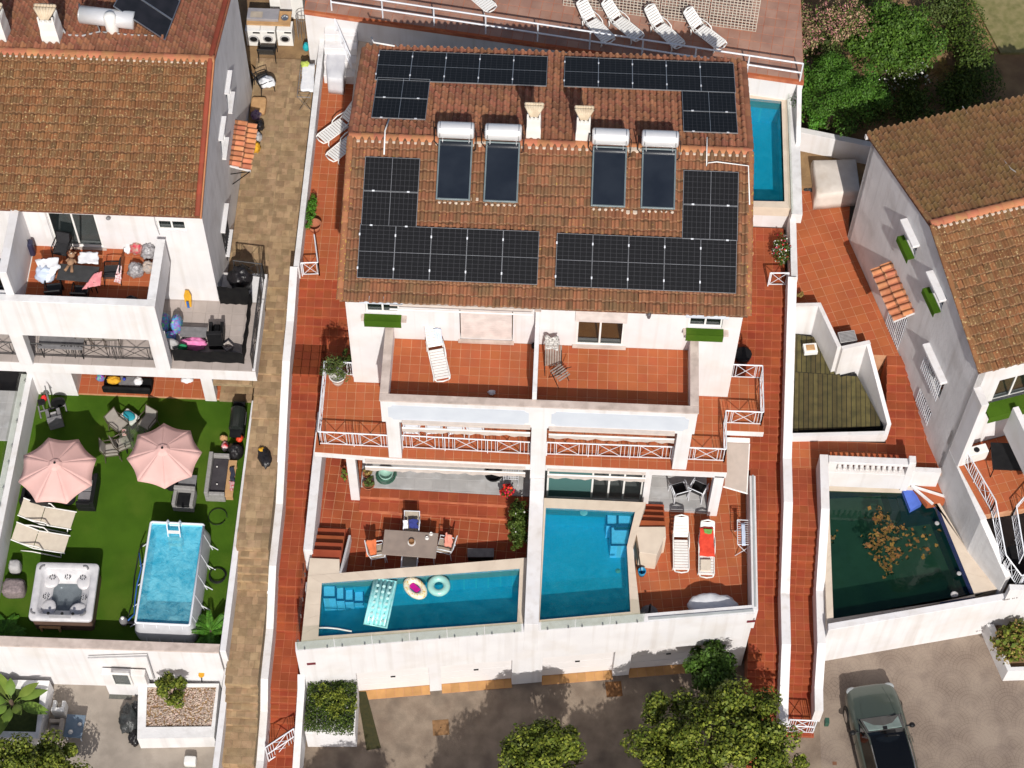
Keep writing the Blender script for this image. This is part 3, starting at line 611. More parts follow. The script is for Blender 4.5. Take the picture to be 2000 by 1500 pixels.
b.path([tuple(onplane(px,py,(0,7.66,10.12),(0,-math.sin(SL),math.cos(SL)))) for px,py in ((1381,268),(1380,325),(1383,318),(1400,316),(1462,324),(1464,400))],.022,6)
b.build('cable_conduit',PLASTW,V,world=True,smooth=True)
# ---------------------------------------------------------------- solar panels
nF=(0,-math.sin(SL),math.cos(SL)); sB=math.atan2(9.91-8.44,4.8); nB=(0,math.sin(sB),math.cos(sB))
FRM=mat('panel_frame',(.5,.5,.5),None,3,.35,metal=.7)
def pv_proto():
    w_,l_=1.09,1.69; root=T('solar_module','x','solar panel')
    b=MB(); b.box(0,w_,0,l_,0,.03); b.build('cell_face',PVCELL,root)
    f=MB(); t=.014
    f.box(-t,0,-t,l_+t,-.005,.036); f.box(w_,w_+t,-t,l_+t,-.005,.036); f.box(0,w_,-t,0,-.005,.036); f.box(0,w_,l_,l_+t,-.005,.036); f.build('frame',FRM,root)
    m_=MB(); m_.box(0,w_,l_/2-.007,l_/2+.007,.03,.0315); m_.build('centre_line',FRM,root)
    c=MB()
    for u in (.3,l_-.3): c.box(-.03,.012,u-.04,u+.04,.036,.05)
    c.build('clamp',METALW,root); return root
pv=pv_proto(); used=[0]
def place_pv(side,x,v,land,label):
    """x = east coordinate of the lower-left corner, v = distance up the slope from the eave"""
    o=pv if not used[0] else dup(pv,(0,0,0),0,''); used[0]=1
    if side=='F': M_=Matrix.Translation((0,2.5,8.36))@Matrix.Rotation(SL,4,'X')
    else: M_=Matrix.Translation((0,12.5,8.44))@Matrix.Rotation(-sB,4,'X')
    M_=M_@Matrix.Translation((x,v,.17))
    if land: M_=M_@Matrix.Translation((1.72,0,0))@Matrix.Rotation(math.pi/2,4,'Z')
    o.matrix_basis=M_; o['label']=label; o['group']='solar panels on the villa roof'
def fc(px,py): q=onplane(px,py,(0,2.5,8.36+.2),nF); return q[0],(q[1]-2.5)/math.cos(SL)
def bc(px,py): q=onplane(px,py,(0,12.5,8.44+.2),nB); return q[0],-(12.5-q[1])/math.cos(sB)
ordn=['first','second','third','fourth','fifth']
for half,(p0,l2,b0,bl) in {'left':((698,538),((811,439),(703,437)),(733,157),(724,231)),'right':((1085,555),((1436,468),(1331,464)),(1102,170),(1334,258))}.items():
    x,v=fc(*p0)
    for k in range(5): place_pv('F',x+k*1.112,v,False,f'{ordn[k]} upright solar panel from left, bottom row, {half} half of roof')
    xl=x if half=='left' else fc(1331,464)[0]; vl=fc(703,437)[1] if half=='left' else fc(1331,464)[1]
    for k in range(2): place_pv('F',xl,vl+.03+k*1.13,True,f'{("lower","upper")[k]} sideways solar panel above the bottom row, {half} half of roof')
    x,v=bc(*b0)
    for k in range(5): place_pv('B',x+k*1.112,v,False,f'{ordn[k]} upright solar panel from left, topmost row behind ridge, {half} half of roof')
    x2,v2=bc(*bl)
    for k in range(2): place_pv('B',x2,v2+k*1.13,True,f'{("lower","upper")[k]} sideways solar panel behind the ridge, {half} half of roof')
# ---------------------------------------------------------------- solar water heaters
def heater(px,py,label,i):
    x,v=fc(px,py); t=T('solar_water_heater',label,'water heater',(0,0,0),0,'solar water heaters on the ridge'); M_=Matrix.Translation((0,2.5,8.36))@Matrix.Rotation(SL,4,'X')@Matrix.Translation((x,v,.12)); t.matrix_basis=M_
    w_,l_=1.07,1.98
    b=MB(); b.box(.05,w_-.05,.05,l_-.05,.02,.09); b.build('glass_collector',GLASSB,t)
    f=MB(); FR=mat('grey_green_frame',(.22,.27,.28),None,3,.4,metal=.4)
    f.box(0,.05,0,l_,0,.11); f.box(w_-.05,w_,0,l_,0,.11); f.box(.05,w_-.05,0,.05,0,.11); f.box(.05,w_-.05,l_-.05,l_,0,.11); f.build('collector_frame',FR,t,bevel=.006)
    c=MB(); R=[]; r=.265; yc,zc_=l_+.2,.42
    for u,k in ((-.04,.0),(-.04,.8),(-.01,.97),(.03,1),(w_-.03,1),(w_+.01,.97),(w_+.04,.8),(w_+.04,0)):
        R.append([(u,yc+r*k*math.cos(a),zc_+r*k*math.sin(a)) for a in [2*math.pi*j/28 for j in range(28)]])
    c.loft(R,cap=False); tk=c.build('tank',TANK,t,smooth=True)
    e=MB()
    for u in (.06,w_-.06): e.lathe(0,0,[(0,0)],3) if 0 else None
    for u in (.05,w_-.05):
        e.loft([[(uu,yc+(r+.006)*math.cos(a),zc_+(r+.006)*math.sin(a)) for a in [2*math.pi*j/28 for j in range(28)]] for uu in (u-.012,u+.012)])
    e.build('end_band',STEEL,tk)
    s=MB()
    for u in (.12,w_-.12):
        s.tube((u,l_-.1,.1),(u,yc,zc_-r),.02,5); s.tube((u,yc+.28,-.05),(u,yc+.1,zc_-r*.9),.02,5); s.tube((u,l_-.1,.08),(u,yc+.3,-.05),.02,5)
    s.build('stand',STEEL,t)
    p=MB(); p.path([(w_+.04,yc,zc_),(w_+.12,yc-.05,zc_-.1),(w_+.1,l_-.3,.1),(w_+.03,l_-.35,.08)],.015,6); p.path([(-.03,yc,zc_),(-.13,yc+.1,zc_-.05),(-.14,yc-.25,.05),(-.02,l_-.2,.06)],.018,6); p.build('pipe',DARK,t,smooth=True)
    l=MB(); l.box(.35,.85,yc-r*.95-.004,yc-r*.93,zc_-.12,zc_-.06); 
    m_=MB()
    for k in range(6): m_.blob(.1+k*.18,-.06,-.04,.06,.05,.04,.2,3,k,8,5)
    m_.build('mortar_pad',MORT,t)
for i,((px,py),lb) in enumerate((((851,386),'solar water heater with a faint streaked collector, leftmost of the four on the ridge'),((944,390),'solar water heater just left of the left chimney'),((1154,399),'solar water heater just right of the right chimney'),((1251,403),'rightmost of the four solar water heaters, nearest the right solar panels'))): heater(px,py,lb,i)
for bx_ in ((-2.32,-1.9,5.72,5.83,9.38,9.45),(-2.3,-1.85,7.5,7.65,9.96,10.02),(2.5,2.95,5.5,5.62,9.32,9.39),(2.5,2.95,7.45,7.6,9.96,10.02)): vb('ridge_board',MORT,bx_,bevel=.01)
# ================================================================ stairways, walls and terraces beside the villa
def yat(px,py,z): return P(px,py,z)[1]
def prz_(p,y): return 1.42
def stairway(name,x0,x1,prof,m,g,tw=.285,px=600,tname='tile',kind='structure',brick=False):
    """prof: list of (y,z,steps to next); body in grout colour plus treads and risers of tiles"""
    b=MB(); T_=[];Rr=[]
    for (ya,za,n),(yb,zb,_) in zip(prof[:-1],prof[1:]):
        if n==0:
            b.box(x0,x1,yb,ya,za-1.6,za-.006); T_.append((ya,yb,za))
            if abs(zb-za)>.03: Rr.append((yb,zb,za))
        else:
            d=(ya-yb)/n; r=(za-zb)/n
            for k in range(n):
                z=za-r*(k+1); b.box(x0,x1,ya-d*(k+1),ya-d*k+.002,z-1.6,z-.006); T_.append((ya-d*k,ya-d*(k+1),z)); Rr.append((ya-d*k,z,z+r))
    o=b.build(name,g,kind=kind); t=Tiles(o,m,tname,world=False)
    for (ya,yb,z) in T_:
        d=ya-yb; nr=max(1,round(d/tw)) if d>tw*1.4 else 1; rd=d/nr
        for j in range(nr):
            y=ya-(j+.5)*rd; x=x0+(random.uniform(0,tw) if brick else 0)
            if brick: t.rect(x0+(x-x0)/2,y,z-.006,max(.06,x-x0),rd)
            while x<x1-.05:
                w_=tw*(random.choice((.7,1,1,1.35)) if brick else 1); w_=min(w_,x1-x); t.rect(x+w_/2,y,z-.006,w_,rd); x+=w_
    for (y,z0,z1) in Rr:
        x=x0
        while x<x1-.05:
            w_=min(tw,x1-x); t.rect(x+w_/2,y-.002,(z0+z1)/2-.003,w_,max(.05,z1-z0),0,math.pi/2); x+=w_
    t.done(300); return o
WST=[(17.4,2.25,0),(yat(615,545,2.25),2.25,7),(yat(610,673,1.45),1.45,0),(yat(605,732,1.42),1.42,16),(yat(585,1008,-.72),-.72,0),(yat(570,1128,-.76),-.76,7),(yat(565,1250,-1.75),-1.75,0),(yat(560,1347,-1.8),-1.8,6),(yat(555,1425,-2.75),-2.75,0),(yat(550,1480,-3.0),-3.0,0),(-10.5,S,0)]
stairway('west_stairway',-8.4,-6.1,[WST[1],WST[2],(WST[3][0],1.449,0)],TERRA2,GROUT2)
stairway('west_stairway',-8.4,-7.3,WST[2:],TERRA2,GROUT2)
# the flat upper west walkway is wider
floor('west_walkway',None,[(-8.4,WST[1][0]),(-6.08,WST[1][0]),(-6.08,17.2),(-8.4,17.4)],2.256,.3,kind='structure',org=(-8.4,WST[1][0]))
vb('walkway_infill',TERRA2,(-7.3,-6.09,3.0,WST[1][0],-.5,1.42)) if 0 else None
floor('stair_landing',None,[(-7.3,2.7),(-6.1,2.7),(-6.1,WST[3][0]),(-7.3,WST[3][0])],1.44,.285,TERRA2,GROUT2,kind='structure',th=1.)
EST=[(yat(1500,445,2.25),2.25,0),(yat(1500,580,2.25),2.25,20),(yat(1500,916,-.35),-.35,0),(yat(1495,1000,-.4),-.4,11),(yat(1490,1177,-1.85),-1.85,0),(yat(1485,1275,-1.9),-1.9,8),(yat(1490,1400,-3.0),-3.0,0),(-9.5,S,0)]
stairway('middle_stairway',6.26,8.4,EST[:3]+[(EST[2][0]-.01,-.35,0)],TERRA2,GROUT2)
stairway('middle_stairway',7.36,8.4,EST[2:],TERRA2,GROUT2)
NST=[(yat(1580,862,-.05),-.05,0),(yat(1580,1035,-.2),-.1,9),(yat(1575,1175,-1.9),-1.9,0),(yat(1570,1275,-1.95),-1.95,6),(yat(1570,1365,-3.05),-3.05,0),(-6.6,S+.02,0)]
stairway('east_stairway',8.68,9.62,NST,TERRA2,GROUT2)
# wider west flight beside the villa wall (fills between stair and wall above the balcony)
def wallpath(name,label,x0,x1,pts,zb,m=WHITE,cat='wall',parent=None):
    b=MB(); top=[(y,z) for y,z in pts]
    for (ya,za),(yb,zb_) in zip(top[:-1],top[1:]):
        if abs(ya-yb)<1e-6: continue
        b.loft([[(x0,ya,zb),(x1,ya,zb),(x1,ya,za),(x0,ya,za)],[(x0,yb,zb),(x1,yb,zb),(x1,yb,zb_),(x0,yb,zb_)]])
    o=b.build(name,m,parent,world=True)
    if parent is None: meta(o,label,cat)
    return o
def prz(prof,y):
    for (ya,za,_),(yb,zb,_) in zip(prof[:-1],prof[1:]):
        if yb<=y<=ya: return za+(zb-za)*(ya-y)/max(1e-6,ya-yb)
    return prof[-1][1]
wp=[(WST[1][0]-.02,3.0)]+[(y,prz(WST,y)+.85) for y in (WST[2][0]+.3,WST[3][0],WST[4][0],WST[5][0],WST[6][0],WST[7][0],WST[8][0]+.2)]+[(-8.6,-2.1),(-9.3,-2.1)]
wallpath('stairway_wall','long white wall sloping down between brown path and west stairway',-8.66,-8.4,wp,-4.5)
wallpath('boundary_wall','thin grey-white wall with hanging cables beside the flat west walkway',-8.55,-8.36,[(17.6,3.0),(WST[1][0],2.95)],-1.,WHITE2)
ep=[(7.6,3.1),(EST[2][0]+.0,.45),(EST[3][0],.4),(EST[4][0],-1.05),(EST[5][0],-1.1),(EST[6][0],-2.2),(EST[6][0]-.6,-2.2)]
wallpath('stairway_wall','long white wall dividing the middle stairway from the east stairway',8.38,8.68,ep,-4.5)
wallpath('boundary_wall','weathered wall along the flat part of the east walkway beside the raised pool',8.5,8.72,[(17.3,3.4),(15.0,3.45),(10.3,3.1),(7.6,3.0)],-1.5,WHITE2)
op=[(yat(1612,893,.95)+.1,.95),(NST[1][0]+.3,.8),(NST[2][0],-1.0),(NST[3][0],-1.1),(NST[4][0],-2.1),(NST[4][0]-.75,-2.2)]
wallpath('stairway_wall','white wall between the east stairway and the dark green pool',9.56,9.84,op,-4.5)
# gates
def xgate(name,label,a,b_,z0,h,sag=0,n=2):
    t=T(name,label,'gate',(a[0],a[1],z0)); a=Vector((0,0,0)); c=Vector((b_[0]-t.location.x,b_[1]-t.location.y,0)); d=(c-a); L_=d.length; d.normalize(); up=Vector((0,0,1)); f=MB(); g=MB()
    for q in (a,c): f.tube(q,q+up*h,.028,6)
    for u in (.03,.5,1): f.tube(a+up*h*u,c+up*h*u,.024,6)
    f.build('gate_frame',METALW,t)
    for u0,u1 in ((.03,.5),(.5,1)):
        p,q=a+d*L_*.25,a+d*L_*.75
        g.tube(p+up*h*u0,q+up*h*u1,.014,4); g.tube(q+up*h*u0,p+up*h*u1,.014,4)
        for k in (.08,.16,.25,.75,.84,.92): g.tube(a+d*L_*k+up*h*u0,a+d*L_*k+up*h*u1,.013,4)
    g.build('gate_bars',METALW,t); return t
q=P(515,1480,-2.95); xgate('garden_gate','white metal gate with crossed bars standing ajar at foot of west stairway',(-8.35,-8.3),(-7.5,-7.62),-2.95,1.25)
xgate('garden_gate','white metal gate with crossed bars closing foot of east stairway',(8.7,-6.45),(9.58,-6.45),S+.05,1.1)
t=T('half_gate','small white crossed-bar gate at the top of the west steps','gate',(-8.3,7.4,2.26)); railing('gate_panel',t,[(-8.3,7.4,2.26),(-7.72,7.45,2.26)],.8,x_w=.5,bar_w=.12,bars=2); railing('gate_panel',t,[(-7.72,7.45,2.26),(-7.95,8.6,2.26)],.8,x_w=.5,bar_w=.12,bars=2)
t=T('half_gate','small white crossed-bar gate at the top of the middle steps','gate',(7.85,7.75,2.26)); railing('gate_panel',t,[(7.78,7.75,2.26),(8.42,7.78,2.26)],.8,x_w=.5,bar_w=.1,bars=2)
t=T('handrail','short white handrail by the villa side wall at top of middle steps','handrail',(6.7,8,2.26)); b=MB(); b.path([(6.75,7.6,3.05),(6.95,9.4,3.1)],.03,6); b.tube((6.75,7.6,2.26),(6.75,7.6,3.05),.025,6); b.tube((6.95,9.4,2.26),(6.95,9.4,3.1),.025,6); b.build('rail',METALW,t,world=True)
# ---------------------------------------------------------------- lower terraces
ZP=1.1
fl=lambda x: -6.08+(x+7.35)*(1.97/14.6)      # front wall line
def pxy(px,py,z=ZP): return P2(px,py,z)
# retaining body and garage front
GAR=T('garage_terrace','white garage front with four doors under the pool terraces','building',(0,-5,S))
HT=.05
b=MB(); b.prism([(-7.35,fl(-7.35)+.3),(7.3,fl(7.3)+.3),(7.3,-1.),(6.2,2.7),(-6.1,2.7),(-7.35,2.7)],S-.5,-.3); b.build('terrace_body',WHITE,GAR,world=True)
ga=math.atan2(1.97,14.6); go=(-7.35,fl(-7.35)); 
def gx(px,py): q=onplane(px,py,(go[0],go[1],0),(-math.sin(ga),math.cos(ga),0)); return (q[0]-go[0])/math.cos(ga),q[2]
doors=[]
for a,c,zt in ((697,838,None),(862,1000,None),(1058,1196,None),(1226,1375,None)):
    doors.append((gx(a,1330)[0],gx(c,1320)[0],S,S+2.05))
b=MB((go[0],go[1],0),ga); b.wall(0,14.73,S-.2,ZP,0,.3,doors); b.build('garage_wall',WHITE,GAR,world=True)
DOORM=mat('cream_garage_door',(.74,.71,.70),(.7,.67,.66),1.5,.6)
for i,d in enumerate(doors):
    b=MB((go[0],go[1],0),ga)
    n=4; h=(d[3]-d[2])/n
    for k in range(n): b.box(d[0],d[1],.22,.26,d[2]+.02+k*h,d[2]+(k+1)*h-.008)
    dr=b.build('garage_door',DOORM,GAR,world=True,bevel=.004); c=MB((go[0],go[1],0),ga); c.box((d[0]+d[1])/2-.08,(d[0]+d[1])/2+.08,.19,.22,d[2]+1.0,d[2]+1.06); c.build('handle',DARK,dr)
    c=MB((go[0],go[1],0),ga); c.box(d[0],d[1],-.12,.22,S-.1,S+.012); th=c.build('threshold',GROUT,GAR,world=True)
    tt=Tiles(th,mat('ochre_tile',(.5,.27,.1),(.42,.22,.08),3,.8,rv=.12) if i==0 else bpy.data.materials['ochre_tile'],'tile'); 
    x=d[0]
    while x<d[1]-.05:
        w_=min(.3,d[1]-x); tt.rect(go[0]+math.cos(ga)*(x+w_/2)-math.sin(ga)*.05,go[1]+math.sin(ga)*(x+w_/2)+math.cos(ga)*.05,S+.012,w_,.34,ga); x+=.3
    tt.done()
for px,py in ((608,1296),(1467,1213)):
    x,z=gx(px,py); c=MB((go[0],go[1],0),ga); c.box(x-.14,x+.14,-.02,-.003,z-.07,z+.07); c.build('address_plaque',mat('dark_red_plaque',(.16,.02,.03),None,3,.5),GAR,world=True)
# west unit
def ring(outer,hole):
    """outer and hole: same-length polygons, returns quads between them"""
    n=len(outer); return [[outer[k],outer[(k+1)%n],hole[(k+1)%n],hole[k]] for k in range(n)]
def pool(name,label,hole,outer,z,zw,m_w,depth=1.3,mos=MOSAIC,cop=STONE,tl=.5,group=None,rim=None):
    c=(sum(q[0] for q in hole)/len(hole),sum(q[1] for q in hole)/len(hole)); t=T(name,label,'swimming pool',(c[0],c[1],z),0,group)
    b=MB()
    for q in ring(outer,hole): b.prism(q,z-.5,z-.012)
    cp=b.build('coping',cop,t,world=True)
    tt=Tiles(cp,cop,'coping_slab')
    for q in ring(outer,hole):
        a,c_,c2,a2=q; L_=math.dist(a,c_); n=max(1,round(L_/tl))
        for k in range(n):
            f=lambda p,r,u:(p[0]+(r[0]-p[0])*u,p[1]+(r[1]-p[1])*u)
            q4=[f(a,c_,k/n),f(a,c_,(k+1)/n),f(a2,c2,(k+1)/n),f(a2,c2,k/n)]
            if area(q4)>.01:
                i4=inset(q4,.002); tt.poly(i4,z-.012)
    tt.done()
    b=MB(); n=len(hole); area_s=sum(hole[k-1][0]*hole[k][1]-hole[k][0]*hole[k-1][1] for k in range(n)); h=hole if area_s>0 else hole[::-1]
    for k in range(n):
        a,c_=h[k],h[(k+1)%n]; b.face([(a[0],a[1],z-.02),(c_[0],c_[1],z-.02),(c_[0],c_[1],z-depth),(a[0],a[1],z-depth)])
    b.face([(x,y,z-depth) for x,y in h]); b.build('basin',mos,t,world=True)
    w_=MB(); w_.face([(x,y,zw) for x,y in h]); w_.build('water',m_w,t,world=True); return t
hL=[pxy(629,1141,1.0),pxy(1015,1113,1.0),pxy(1010,1217,1.0),pxy(622,1245,1.0)]
xw=-.14
yl_=pxy(663,1119)[1]-(pxy(1035,1089)[1]-pxy(663,1119)[1])/(xw-pxy(663,1119)[0])*(pxy(663,1119)[0]+7.2)
oL=[(-7.2,yl_),(xw,pxy(1035,1089)[1]),(xw,fl(xw)+.02),(-7.2,fl(-7.2)+.02)]
PL=pool('swimming_pool','long narrow blue pool with inflatables behind the glass balustrade',hL,oL,ZP,ZP-.13,WATER)
def poolstep(t,pts,z0,n,dz,m=MOSAICE):
    for k,q in enumerate(pts):
        b=MB(); b.prism(q,z0-n,z0-dz*k); s=b.build('pool_step',m,t,world=True)
        e=MB(); c=[*q]
        for a,d in zip(c,c[1:]+c[:1]): 
            e.tube((a[0],a[1],z0-dz*k+.005),(d[0],d[1],z0-dz*k+.005),.034,4)
        e.build('step_edging',mat('dark_blue_edging',(.01,.06,.25),None,4,.5) if 'dark_blue_edging' not in bpy.data.materials else bpy.data.materials['dark_blue_edging'],s)
Q=lambda x0,y0,x1,y1,z: [P2(x0,y1,z),P2(x1,y1,z),P2(x1,y0,z),P2(x0,y0,z)]
poolstep(PL,[Q(631,1144,655,1167,.8),Q(657,1144,672,1172,.6),Q(674,1144,690,1174,.4),Q(692,1143,710,1176,.2)],.8,1.0,.2)
b=MB(); b.prism([(-7.2,yl_-.02),(pxy(663,1119)[0],pxy(663,1119)[1]-.02),(pxy(663,1092)[0],pxy(617,1090)[1]),(-7.2,pxy(617,1090)[1])],-.2,ZP-.014); b.build('deck_corner',STONE,GAR,world=True)
hR=[pxy(1066,994,1.0),pxy(1240,1002,1.0),pxy(1224,1070,1.0),pxy(1231,1197,1.0),pxy(1054,1213,1.0)]
oR=[(.34,pxy(1055,972)[1]),(pxy(1262,981)[0],pxy(1262,981)[1]),(pxy(1236,1068)[0],pxy(1236,1068)[1]),(pxy(1251,1190)[0],fl(3.6)+.25),(.34,fl(.34)+.25)]
PR=pool('swimming_pool','wide blue pool with corner steps behind the villa party wall',hR,oR,ZP,ZP-.13,WATER)
poolstep(PR,[Q(1207,1004,1234,1028,.75),Q(1200,1030,1232,1040,.55),Q(1192,1040,1228,1075,.35),Q(1184,1004,1204,1036,.35)],.75,1.0,.0)
# raised deck bodies
b=MB(); b.prism([(-7.3,oL[0][1]),(xw,oL[1][1]),(xw,oL[1][1]-.3),(-7.3,oL[0][1]-.3)],-.3,ZP-.51); b.prism([(-7.3,pxy(617,1090)[1]),(-6.55,pxy(617,1090)[1]),(-6.55,pxy(617,1090)[1]+.02),(-7.3,pxy(617,1090)[1]+.02)],-.3,.5); b.build('deck_wall',WHITE,GAR,world=True)
# west terrace tiles
nyL=oL[0][1]+.05
TW=[(-7.2,nyL),(-.15,oL[1][1]-.0),(-.15,1.6),(-7.2,1.6)]
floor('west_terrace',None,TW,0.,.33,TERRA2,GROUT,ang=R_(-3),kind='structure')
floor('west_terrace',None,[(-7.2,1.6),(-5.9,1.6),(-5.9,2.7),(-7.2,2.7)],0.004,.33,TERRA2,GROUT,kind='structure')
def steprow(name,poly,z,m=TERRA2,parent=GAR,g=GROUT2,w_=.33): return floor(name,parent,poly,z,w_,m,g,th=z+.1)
steprow('porch_step',[(-5.83,-.5),(-.16,-.62),(-.16,-.17),(-5.83,-.05)],.13); steprow('porch_step',[(-5.83,-.05),(-.16,-.17),(-.16,.2),(-5.83,.3)],.27)
floor('marble_porch',GAR,[(-5.83,.31),(-.16,.21),(-.16,2.69),(-5.83,2.69)],.3,.6,MARBLE,MARBLE,d_=.4,stag=.5,tname='marble_slab')
floor('marble_porch',GAR,[(3.65,.02),(5.82,-.03),(5.82,2.69),(3.65,2.69)],.14,.6,MARBLE,MARBLE,d_=.4,stag=.5,tname='marble_slab')
# east terrace
TE=[(pxy(1262,981)[0]-.25,fl(3.4)+.3),(7.15,fl(7.15)+.3),(7.15,2.7),(pxy(1262,981)[0]-.25,2.7)]
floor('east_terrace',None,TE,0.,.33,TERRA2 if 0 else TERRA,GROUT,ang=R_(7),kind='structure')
# white plinth by the pool and steps of terracotta strips
def steps_strip(nm,x0,x1,y0,y1,z0,z1,n):
    d=(y1-y0)/n
    for k in range(n):
        z=z0+(z1-z0)*(n-k)/n - .0
        b=MB(); b.box(x0,x1,y0+d*k,y0+d*(k+1)-.01,-.2,z); b.build(nm,TERRA2,GAR,world=True,bevel=.01)
a_=P(617,1090,ZP); c_=P(665,1092,ZP); steps_strip('deck_step',-7.15,c_[0],a_[1]+.02,a_[1]+1.5,.1,ZP-.12,4)
b=MB(); x=c_[0]; b.prism([(x,a_[1]-.5),(x+.07,a_[1]-.5),(x+.2,a_[1]+1.2),(x+.13,a_[1]+1.2)],-.2,[1.1,1.1,.45,.45]); b.build('step_side_wall',WHITE,GAR,world=True)
e0=P(1250,1030,ZP);e1=P(1300,1030,ZP); steps_strip('deck_step',e0[0],e1[0],e0[1]+.02,e0[1]+1.3,.1,ZP-.12,4)
pl=[P2(1241,1028,ZP),P2(1300,1028,ZP),P2(1301,1050,ZP),P2(1296,1052,ZP),P2(1283,1083,ZP),P2(1249,1078,ZP)]
b=MB(); b.prism(pl,-.1,ZP-.02); b.build('plinth',STONE,GAR,world=True,bevel=.015)
# boundary parapets of the garage terrace and glass balustrades
vb('west_boundary_wall',WHITE,(-7.42,-7.12,pxy(617,1090)[1]+.2,2.6,-.3,1.25),par=None,bevel=.012)
vb('east_boundary_wall',WHITE,(7.16,7.36,fl(7.3)+.1,.9,-.3,1.12)); bpy.data.objects['west_boundary_wall'].parent=GAR; bpy.data.objects['west_boundary_wall'].matrix_parent_inverse=Matrix.Translation(-GAR.location)
bpy.data.objects['east_boundary_wall'].parent=GAR; bpy.data.objects['east_boundary_wall'].matrix_parent_inverse=Matrix.Translation(-GAR.location)
b=MB((go[0],go[1],0),ga); b.box(11.3,14.7,.06,.14,ZP+.002,ZP+.05); b.build('parapet_cap',mat('grey_cap',(.4,.42,.42),None,3,.6),GAR,world=True)
b=MB(); b.box(7.24,7.3,-3.9,.9,1.123,1.17); b.build('parapet_cap',bpy.data.materials['grey_cap'],GAR,world=True)
# party wall
vb('party_wall',WHITE,(-.13,.33,-.6,-.11,-.3,2.2),(-.13,.33,fl(0)-.03,-.6,-.3,1.75))
def glassrail(name,par,a,c,z,h,n,lean=0.):
    a=Vector((*a,z));c=Vector((*c,z)); d=(c-a)/n; nr=Vector((-d.y,d.x,0)).normalized()*.006
    for k in range(n):
        p=a+d*(k+.01);q=a+d*(k+.99); b=MB(); b.loft([[tuple(p-nr),tuple(q-nr),tuple(q+nr),tuple(p+nr)],[tuple(p-nr+Vector((0,0,h))),tuple(q-nr+Vector((0,0,h))),tuple(q+nr+Vector((0,0,h))),tuple(p+nr+Vector((0,0,h)))]]); b.build('glass_pane',BALGL,par,world=True)
        for u in (.2,.8):
            m_=a+d*(k+u); s=MB(); s.box(m_.x-.02,m_.x+.02,m_.y-.02,m_.y+.02,z-.1,z+.12); s.build('glass_clamp',STEEL,par,world=True)
gA=T('glass_balustrade','clear glass balustrade along the front of the west pool','balustrade',(-4,-5.8,ZP)); glassrail('g',gA,(-7.3,fl(-7.3)+.03),(-.2,fl(-.2)+.03),ZP-.05,.75,6); glassrail('g',gA,(-7.3,fl(-7.3)+.05),(-7.3,-3.1),ZP-.05,.75,2)
gB=T('glass_balustrade','clear glass balustrade along the front of the east pool','balustrade',(2,-5,ZP)); glassrail('g',gB,(.4,fl(.4)+.03),(3.7,fl(3.7)+.03),ZP-.05,.75,3)
# sliding glass enclosure of the east unit porch
GE=T('glass_enclosure','sliding glass screen with green tinted pane under the east balcony','glass screen',(2,.4,0)); f=MB(); f.box(.42,3.6,.3,.42,0,.12); f.box(.42,3.6,.3,.42,2.35,2.5)
for x in (.42,1.9,2.45,2.95,3.55): f.box(x,x+.06,.29,.41,.12,2.35)
f.build('frame',PLASTW,GE,world=True)
for x0,x1,m_ in ((.48,1.9,TEALGL),(1.96,2.45,WINGL),(2.51,2.95,WINGL),(3.01,3.55,WINGL)):
    g=MB(); g.box(x0,x1,.34,.36,.12,2.35); g.build('glass_pane',m_,GE,world=True)
b=MB(); b.prism([(.34,.44),(3.62,.44),(3.62,2.69),(.34,2.69)],-.3,.1); b.build('enclosure_floor',MARBLE,GE,world=True)
b=MB(); b.prism([(.34,-.6),(3.95,-.6),(3.95,.44),(.34,.44)],-.3,.02); b.build('podium',STONE,GE,world=True)
# street
STR=MB(); STR.prism([(-30,-25),(30,-25),(30,-3.0),(7.4,fl(7.4)+.2),(-7.5,fl(-7.4)+.2),(-8,-5.5),(-30,-5.5)],S-.3,S); STR.build('street',CONC,kind='structure')
def cover(px,py,label,c):
    q=P(px,py,S); t=T('manhole_cover',label,'manhole cover',(q[0],q[1],S),R_(7)); b=MB(); b.box(-.27,.27,-.27,.27,-.02,.008); m_=mat('rusty_iron_'+str(px),c,tuple(k*.7 for k in c),9,.8); b.build('frame',m_,t); b=MB(); b.box(-.23,.23,-.23,.23,.008,.016); l=b.build('lid',m_,t); b=MB(); b.lathe(0,0,[(.02,.017),(.02,.02)],8); b.build('lift_hole',DARK,l)
cover(861,1421,'rusty square manhole cover on the sunlit street below the second garage door',(.26,.14,.06)); cover(1199,1346,'brown square manhole cover in shade near the third garage door',(.2,.09,.03)); 
q=P(1630,1491,S); t=T('drain_cover','tiny brown drain cover on paving left of the car','drain cover',(q[0],q[1],S)); MB().box(-.07,.07,-.06,.06,-.01,.01).build('lid',mat('rust_small',(.2,.09,.05),None,5,.8),t)
# hedge planter at the foot of the west stairs
HP=T('hedge_planter','box hedge filling a white planter at the west end of the garage front','hedge',(-6.9,-7.2,S))
c4=[P2(600,1332,-1.6),P2(697,1330,-1.6),P2(692,1425,-1.6),P2(594,1425,-1.6)]
b=MB(); b.prism(c4,S-.1,-1.9); b.build('planter_box',WHITE,HP,world=True,bevel=.02)
cx=sum(q[0] for q in c4)/4; cy=sum(q[1] for q in c4)/4
C=np.stack([rng.uniform(-.8,.8,9000),rng.uniform(-.87,.87,9000),rng.uniform(-2.0,-1.45,9000)],1); C[:,0]+=cx;C[:,1]+=cy; C[:,2]+=.1*np.sin(C[:,0]*5)*np.cos(C[:,1]*6)
leafmesh('foliage',C,.075,LF3,HP,.4,world=True)
C2,n2=clumps(.8,.55,.3,26,60,.16); C2+=[cx+.1,cy+.1,-1.4]; leafmesh('upper_shoots',C2,.09,LF1,HP,.5,world=True)
